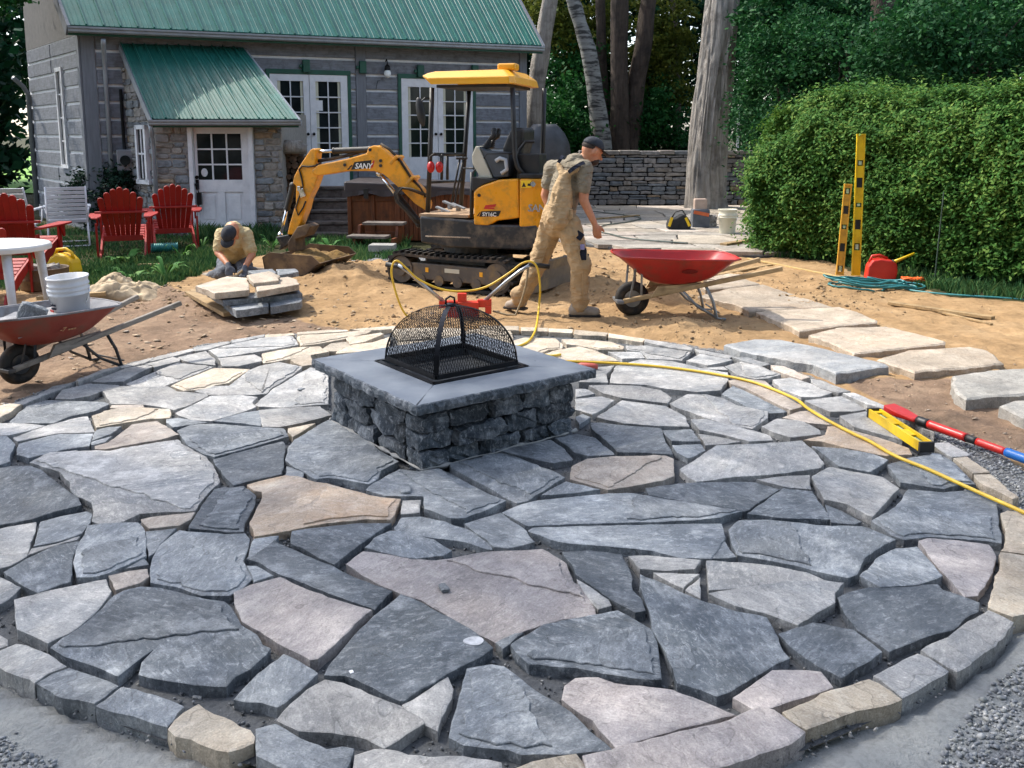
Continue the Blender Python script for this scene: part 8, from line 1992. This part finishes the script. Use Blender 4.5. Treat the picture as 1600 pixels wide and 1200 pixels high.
stick('timber_strip', at(1440,476), at(1550,504), .03, .02, M_PLANK, 'thin second batten lying beside the sandy one')
stick('timber_strip', at(1168,402), at(1322,431), .03, .02, M('pale_strip', '#b79b62', '#cbb07a', 6, .7), 'long thin pale strip edging the sand below the hedge')
stick('timber_strip', at(1120,428), at(1205,410), .06, .03, M_PLANK, 'plank end lying behind the handles of the red wheelbarrow')
o = stick('timber_strip', at(928,348), at(998,342), .07, .03, M_PLANK, 'tan plank lying on the terrace behind the walking man'); o.location.z = .07
o = stick('timber_strip', at(1130,388), at(1185,380), .12, .05, M_PLANK, 'thick plank at the edge of the terrace behind the red wheelbarrow'); o.location.z = .05
gcurve('terrace_hose', [at(px, py, .06) for px, py in ((925,330),(960,334),(1000,340),(985,346),(945,352),(930,360),(955,366),(980,372),(1020,376),(1075,380))], .012, M('dark_hose', '#3a4640', '#54605a', 8, .5), 'thin grey-green hose lying across the terrace', 'hose')
# long-handled red and blue tool
a, b = at(1388, 640, .03), at(1660, 738, .02); d = (b-a); L = d.length; d.normalize(); s = d.cross(Vector((0,0,1))).normalized(); tl_ = thing('pole_tool', 'red pole tool with black grips and a blue end lying on the gravel', 'tool', a)
M_TR = M('tool_red', '#c0221c', '#d02f27', 5, .35); M_TB = M('tool_blue', '#1c63b4', '#2a74c4', 5, .4)
mb = MB(); P = [(-.045,0),(.045,0),(.05,.10),(.03,.22),(-.03,.22),(-.05,.10)]; up_ = Vector((0,0,1)); top = [s*x+d*y+up_*(.025+.012*math.cos(y*14)) for x, y in P]; bot = [s*x+d*y-up_*.012 for x, y in P]
mb.add(top+bot, [tuple(range(6)), tuple(range(11, 5, -1))]+[(i, 6+i, 6+(i+1) % 6, (i+1) % 6) for i in range(6)]); mb.build('head', M_TR, tl_, bevel=.01)
for f0, f1, m_, r_ in ((.20,.27,M_BLK,.026),(.27,.50,M_TR,.024),(.50,.56,M_BLK,.021),(.56,.72,M_TR,.021),(.72,.86,M_TB,.024),(.86,1,M_BLK,.022)):
    mb = MB(); k = max(3, int((f1-f0)*60)); mb.tube([d*L*(f0+(f1-f0)*i/k) for i in range(k+1)], [r_*(1+.06*(i % 2)) for i in range(k+1)], 12); mb.build('handle_section', m_, tl_, smooth=True)
# yellow air hose: over the clamp handles, down and across the paving
M_YH = M('yellow_hose', '#d0a92a', '#e0bb3c', 9, .45)
CYd = at(725, 494).y
hp_ = [atY(px, py, CYd-.02) for px, py in ((642,500),(630,486),(620,462),(612,430),(614,412),(622,408),(636,420),(655,437),(690,452),(725,455),(760,448),(795,427),(815,412),(830,409),(840,420),(844,450),(842,480))]
hp_ += [at(px, py, .012) for px, py in ((839,505),(835,520),(826,533),(812,540),(790,544))]
gcurve('air_hose', hp_, .0095, M_YH, 'yellow air hose draped over the handles of the red stone clamp', 'hose')
hp2 = [at(px, py, .014) for px, py in ((842,553),(855,558),(880,564),(930,566),(1000,570),(1060,576),(1120,585),(1180,598),(1240,622),(1262,638),(1290,655),(1330,676),(1360,690),(1400,713),(1450,733),(1500,756),(1560,783),(1640,818),(1740,860))]
gcurve('air_hose', hp2, .0095, M_YH, 'yellow air hose lying across the flagstones to the right edge', 'hose')
gcurve('air_hose_end', [at(px, py, .015) for px, py in ((848,554),(862,556),(876,554))], .010, M_YH, 'short yellow hose end beside the fire pit cap', 'hose')
a, b = at(902, 571, .025), at(934, 573, .025); mb = MB(); mb.tube([a-a, (b-a)*.2, (b-a)*.8, b-a], [.012,.024,.024,.016], 10); o = mb.build('red_handle', M('faded_red_handle', '#b0493d', '#c05c4d', 6, .5), smooth=True); o.location = a; tag(o, 'faded red tool handle lying by the corner of the fire pit', 'handle')
# stone clamp: red jaws with two long handles, standing behind the pit
ck = at(726, 492); cl = thing('stone_clamp', 'red two-handled stone clamp standing behind the fire pit', 'clamp', (ck.x, ck.y, 0)); CO = Vector((ck.x, ck.y, 0)); M_CLR = M('clamp_red', '#cf3320', '#dd432d', 5, .45, dirt='#a8402c', dscale=6)
def Cp(px, py, dy=0.0): return atY(px, py, ck.y+dy)-CO
def cbox(x0, y0, x1, y1, dy, dep, name, mat): a, b = Cp(x0, y1), Cp(x1, y0); mb = MB(); mb.box(((a.x+b.x)/2, dy, (a.z+b.z)/2), (b.x-a.x, dep, b.z-a.z)); return mb.build(name, mat, cl, bevel=.006)
cbox(716, 471, 748, 484, 0, .10, 'crosspiece', M_CLR); cbox(686, 470, 718, 481, .01, .06, 'jaw_arm', M_CLR); cbox(746, 468, 768, 480, .01, .06, 'jaw_arm', M_CLR); cbox(700, 482, 748, 520, .02, .03, 'jaw_plate', M_CLR); cbox(715, 458, 729, 472, 0, .05, 'hook', M_CLR); cbox(758, 478, 768, 490, 0, .05, 'foot', M_CLR)
for pts, gp in ((((694,472),(655,440),(640,426),(622,414)), ((640,420),(603,413))), (((757,470),(790,441),(812,424),(830,413)), ((826,412),(858,417)))):
    mb = MB(); mb.tube([Cp(*p) for p in pts], .017, 10); h_ = mb.build('handle', M('galv_tube', '#8f949b', '#b4b9bf', 8, .35, .75), cl, smooth=True)
    mb = MB(); mb.tube([Cp(gp[0][0], gp[0][1], .0), Cp(gp[1][0], gp[1][1], .03)], .024, 10); mb.build('grip', M_BLK, h_, smooth=True)
mb = MB(); mb.tube([Cp(*p) for p in ((826,415),(822,445),(815,470),(806,492),(792,492),(770,486))], .010, 8); mb.build('stand_leg', M('wood_leg', '#8b7a5e', '#a08d6e', 6, .6), cl, smooth=True)
# tool bag, tools by the trunk, small things on the paving
q = at(1060, 362); bg_ = thing('tool_bag', 'black and yellow tool bag standing on the terrace', 'bag', (q.x, q.y, .04))
mb = MB(); mb.prism([(-.19,0),(.19,0),(.2,.12),(.12,.24),(.05,.27),(-.06,.2),(-.17,.18),(-.2,.09)], -.12, .12, 'y'); mb.build('bag_body', M('bag_black', '#1a1b1d', '#26282b', 9, .85), bg_, bevel=.03, seg=3)
for x0, rt in ((.13, -.45), (-.16, .3)): mb = MB(); mb.box((x0, -.124, .14), (.045, .012, .16), rot=Matrix.Rotation(rt, 3, 'Y')); mb.build('yellow_strip', M_LVY, bg_)
mb = MB(); mb.tube([(-.12,0,.2), (-.06,0,.3), (.06,0,.33), (.12,0,.24)], .012, 7); mb.build('handle', M_BLK, bg_, smooth=True)
q = at(1096, 360); tbx = thing('tool_tote', 'grey open tool tote with orange trim leaning by the tree foot', 'tote', (q.x, q.y+.15, .04)); mb = MB(); mb.box((0,0,.16), (.30,.22,.32)); mb.build('tote_body', M('tote_grey', '#4b4f55', '#61656b', 9, .8), tbx, bevel=.02); mb = MB(); mb.box((0,-.112,.25), (.27,.012,.06), rot=Matrix.Rotation(.2, 3, 'Y')); mb.build('orange_trim', M('trim_orange', '#c0562c', '#cc6a3e', 9, .7), tbx)
mb = MB(); mb.box((.0,.02,.4), (.22,.15,.2)); mb.build('paper_sack', M('pale_sack', '#a58f80', '#b8a292', 9, .9), tbx, bevel=.02)
q = at(1118, 362); o = rock((0,0,0), (.22,.2,.2), STW[1], 91, 'stone_block', None, amp=.03); o.location = (q.x, q.y+.5, .14); tag(o, 'rough brown stone lying between the tote and the white pail', 'stone')
for px, py, s_, mt__, lab, nm in ((693,918,(.055,.03,.012), ST['m'], 'small grey stone chip lying on the large pinkish flagstone', 'stone_chip'), (549,1050,(.016,.012,.006), M_WHITE, 'tiny white pebble on the dark flagstone', 'pebble'), (633,764,(.10,.05,.014), ST['m'], 'flat grey chip on the flagstone in front of the fire pit', 'stone_chip'), (470,608,(.05,.03,.008), ST['m'], 'thin grey flake on the pale flagstone left of the fire pit', 'stone_chip'), (233,1040,(.03,.025,.02), ST['l'], 'small pale stone in the joint at the front left', 'pebble'), (290,1084,(.035,.03,.022), ST['l'], 'round pale stone on the grit near the front edging', 'pebble'), (310,1090,(.035,.028,.022), ST['l'], 'second round pale stone on the grit beside the first', 'pebble'), (243,1074,(.028,.02,.018), ST['l'], 'little pale stone under the edge of the cracked dark flagstone', 'pebble')):
    o = rock((0,0,0), s_, mt__, int(px), nm, None, amp=s_[2]*.25); p_ = at(px, py, s_[2]*.45 if lab.find('joint') < 0 and lab.find('grit') < 0 and lab.find('under') < 0 else -.045); o.location = p_; o.rotation_euler = (0, 0, px*.37); tag(o, lab, 'stone')
q = at(741, 1004, .002); mb = MB(); mb.prism([(.033*math.cos(a)*(1+.25*math.cos(a-2)), .026*math.sin(a)*(1+.2*math.cos(a-1))) for a in np.linspace(0, 2*math.pi, 22)[:-1]], 0, .004, 'z'); o = mb.build('white_tag', M('white_tag', '#d5d6d8', '#8f9195', 26, .5)); o.location = q; tag(o, 'white rounded tag with a dark mark lying on the dark flagstone', 'tag')
# flat lettering as plain meshes
dg = bpy.context.evaluated_depsgraph_get()
for o in [o for o in COL.objects if o.type == 'FONT']:
    me = bpy.data.meshes.new_from_object(o.evaluated_get(dg)); n2 = bpy.data.objects.new('tmp', me); COL.objects.link(n2); n2.parent = o.parent; n2.matrix_local = o.matrix_basis; nm = o.name.split('.')[0]
    bpy.data.objects.remove(o); n2.name = nm; n2['kind'] = 'stuff'
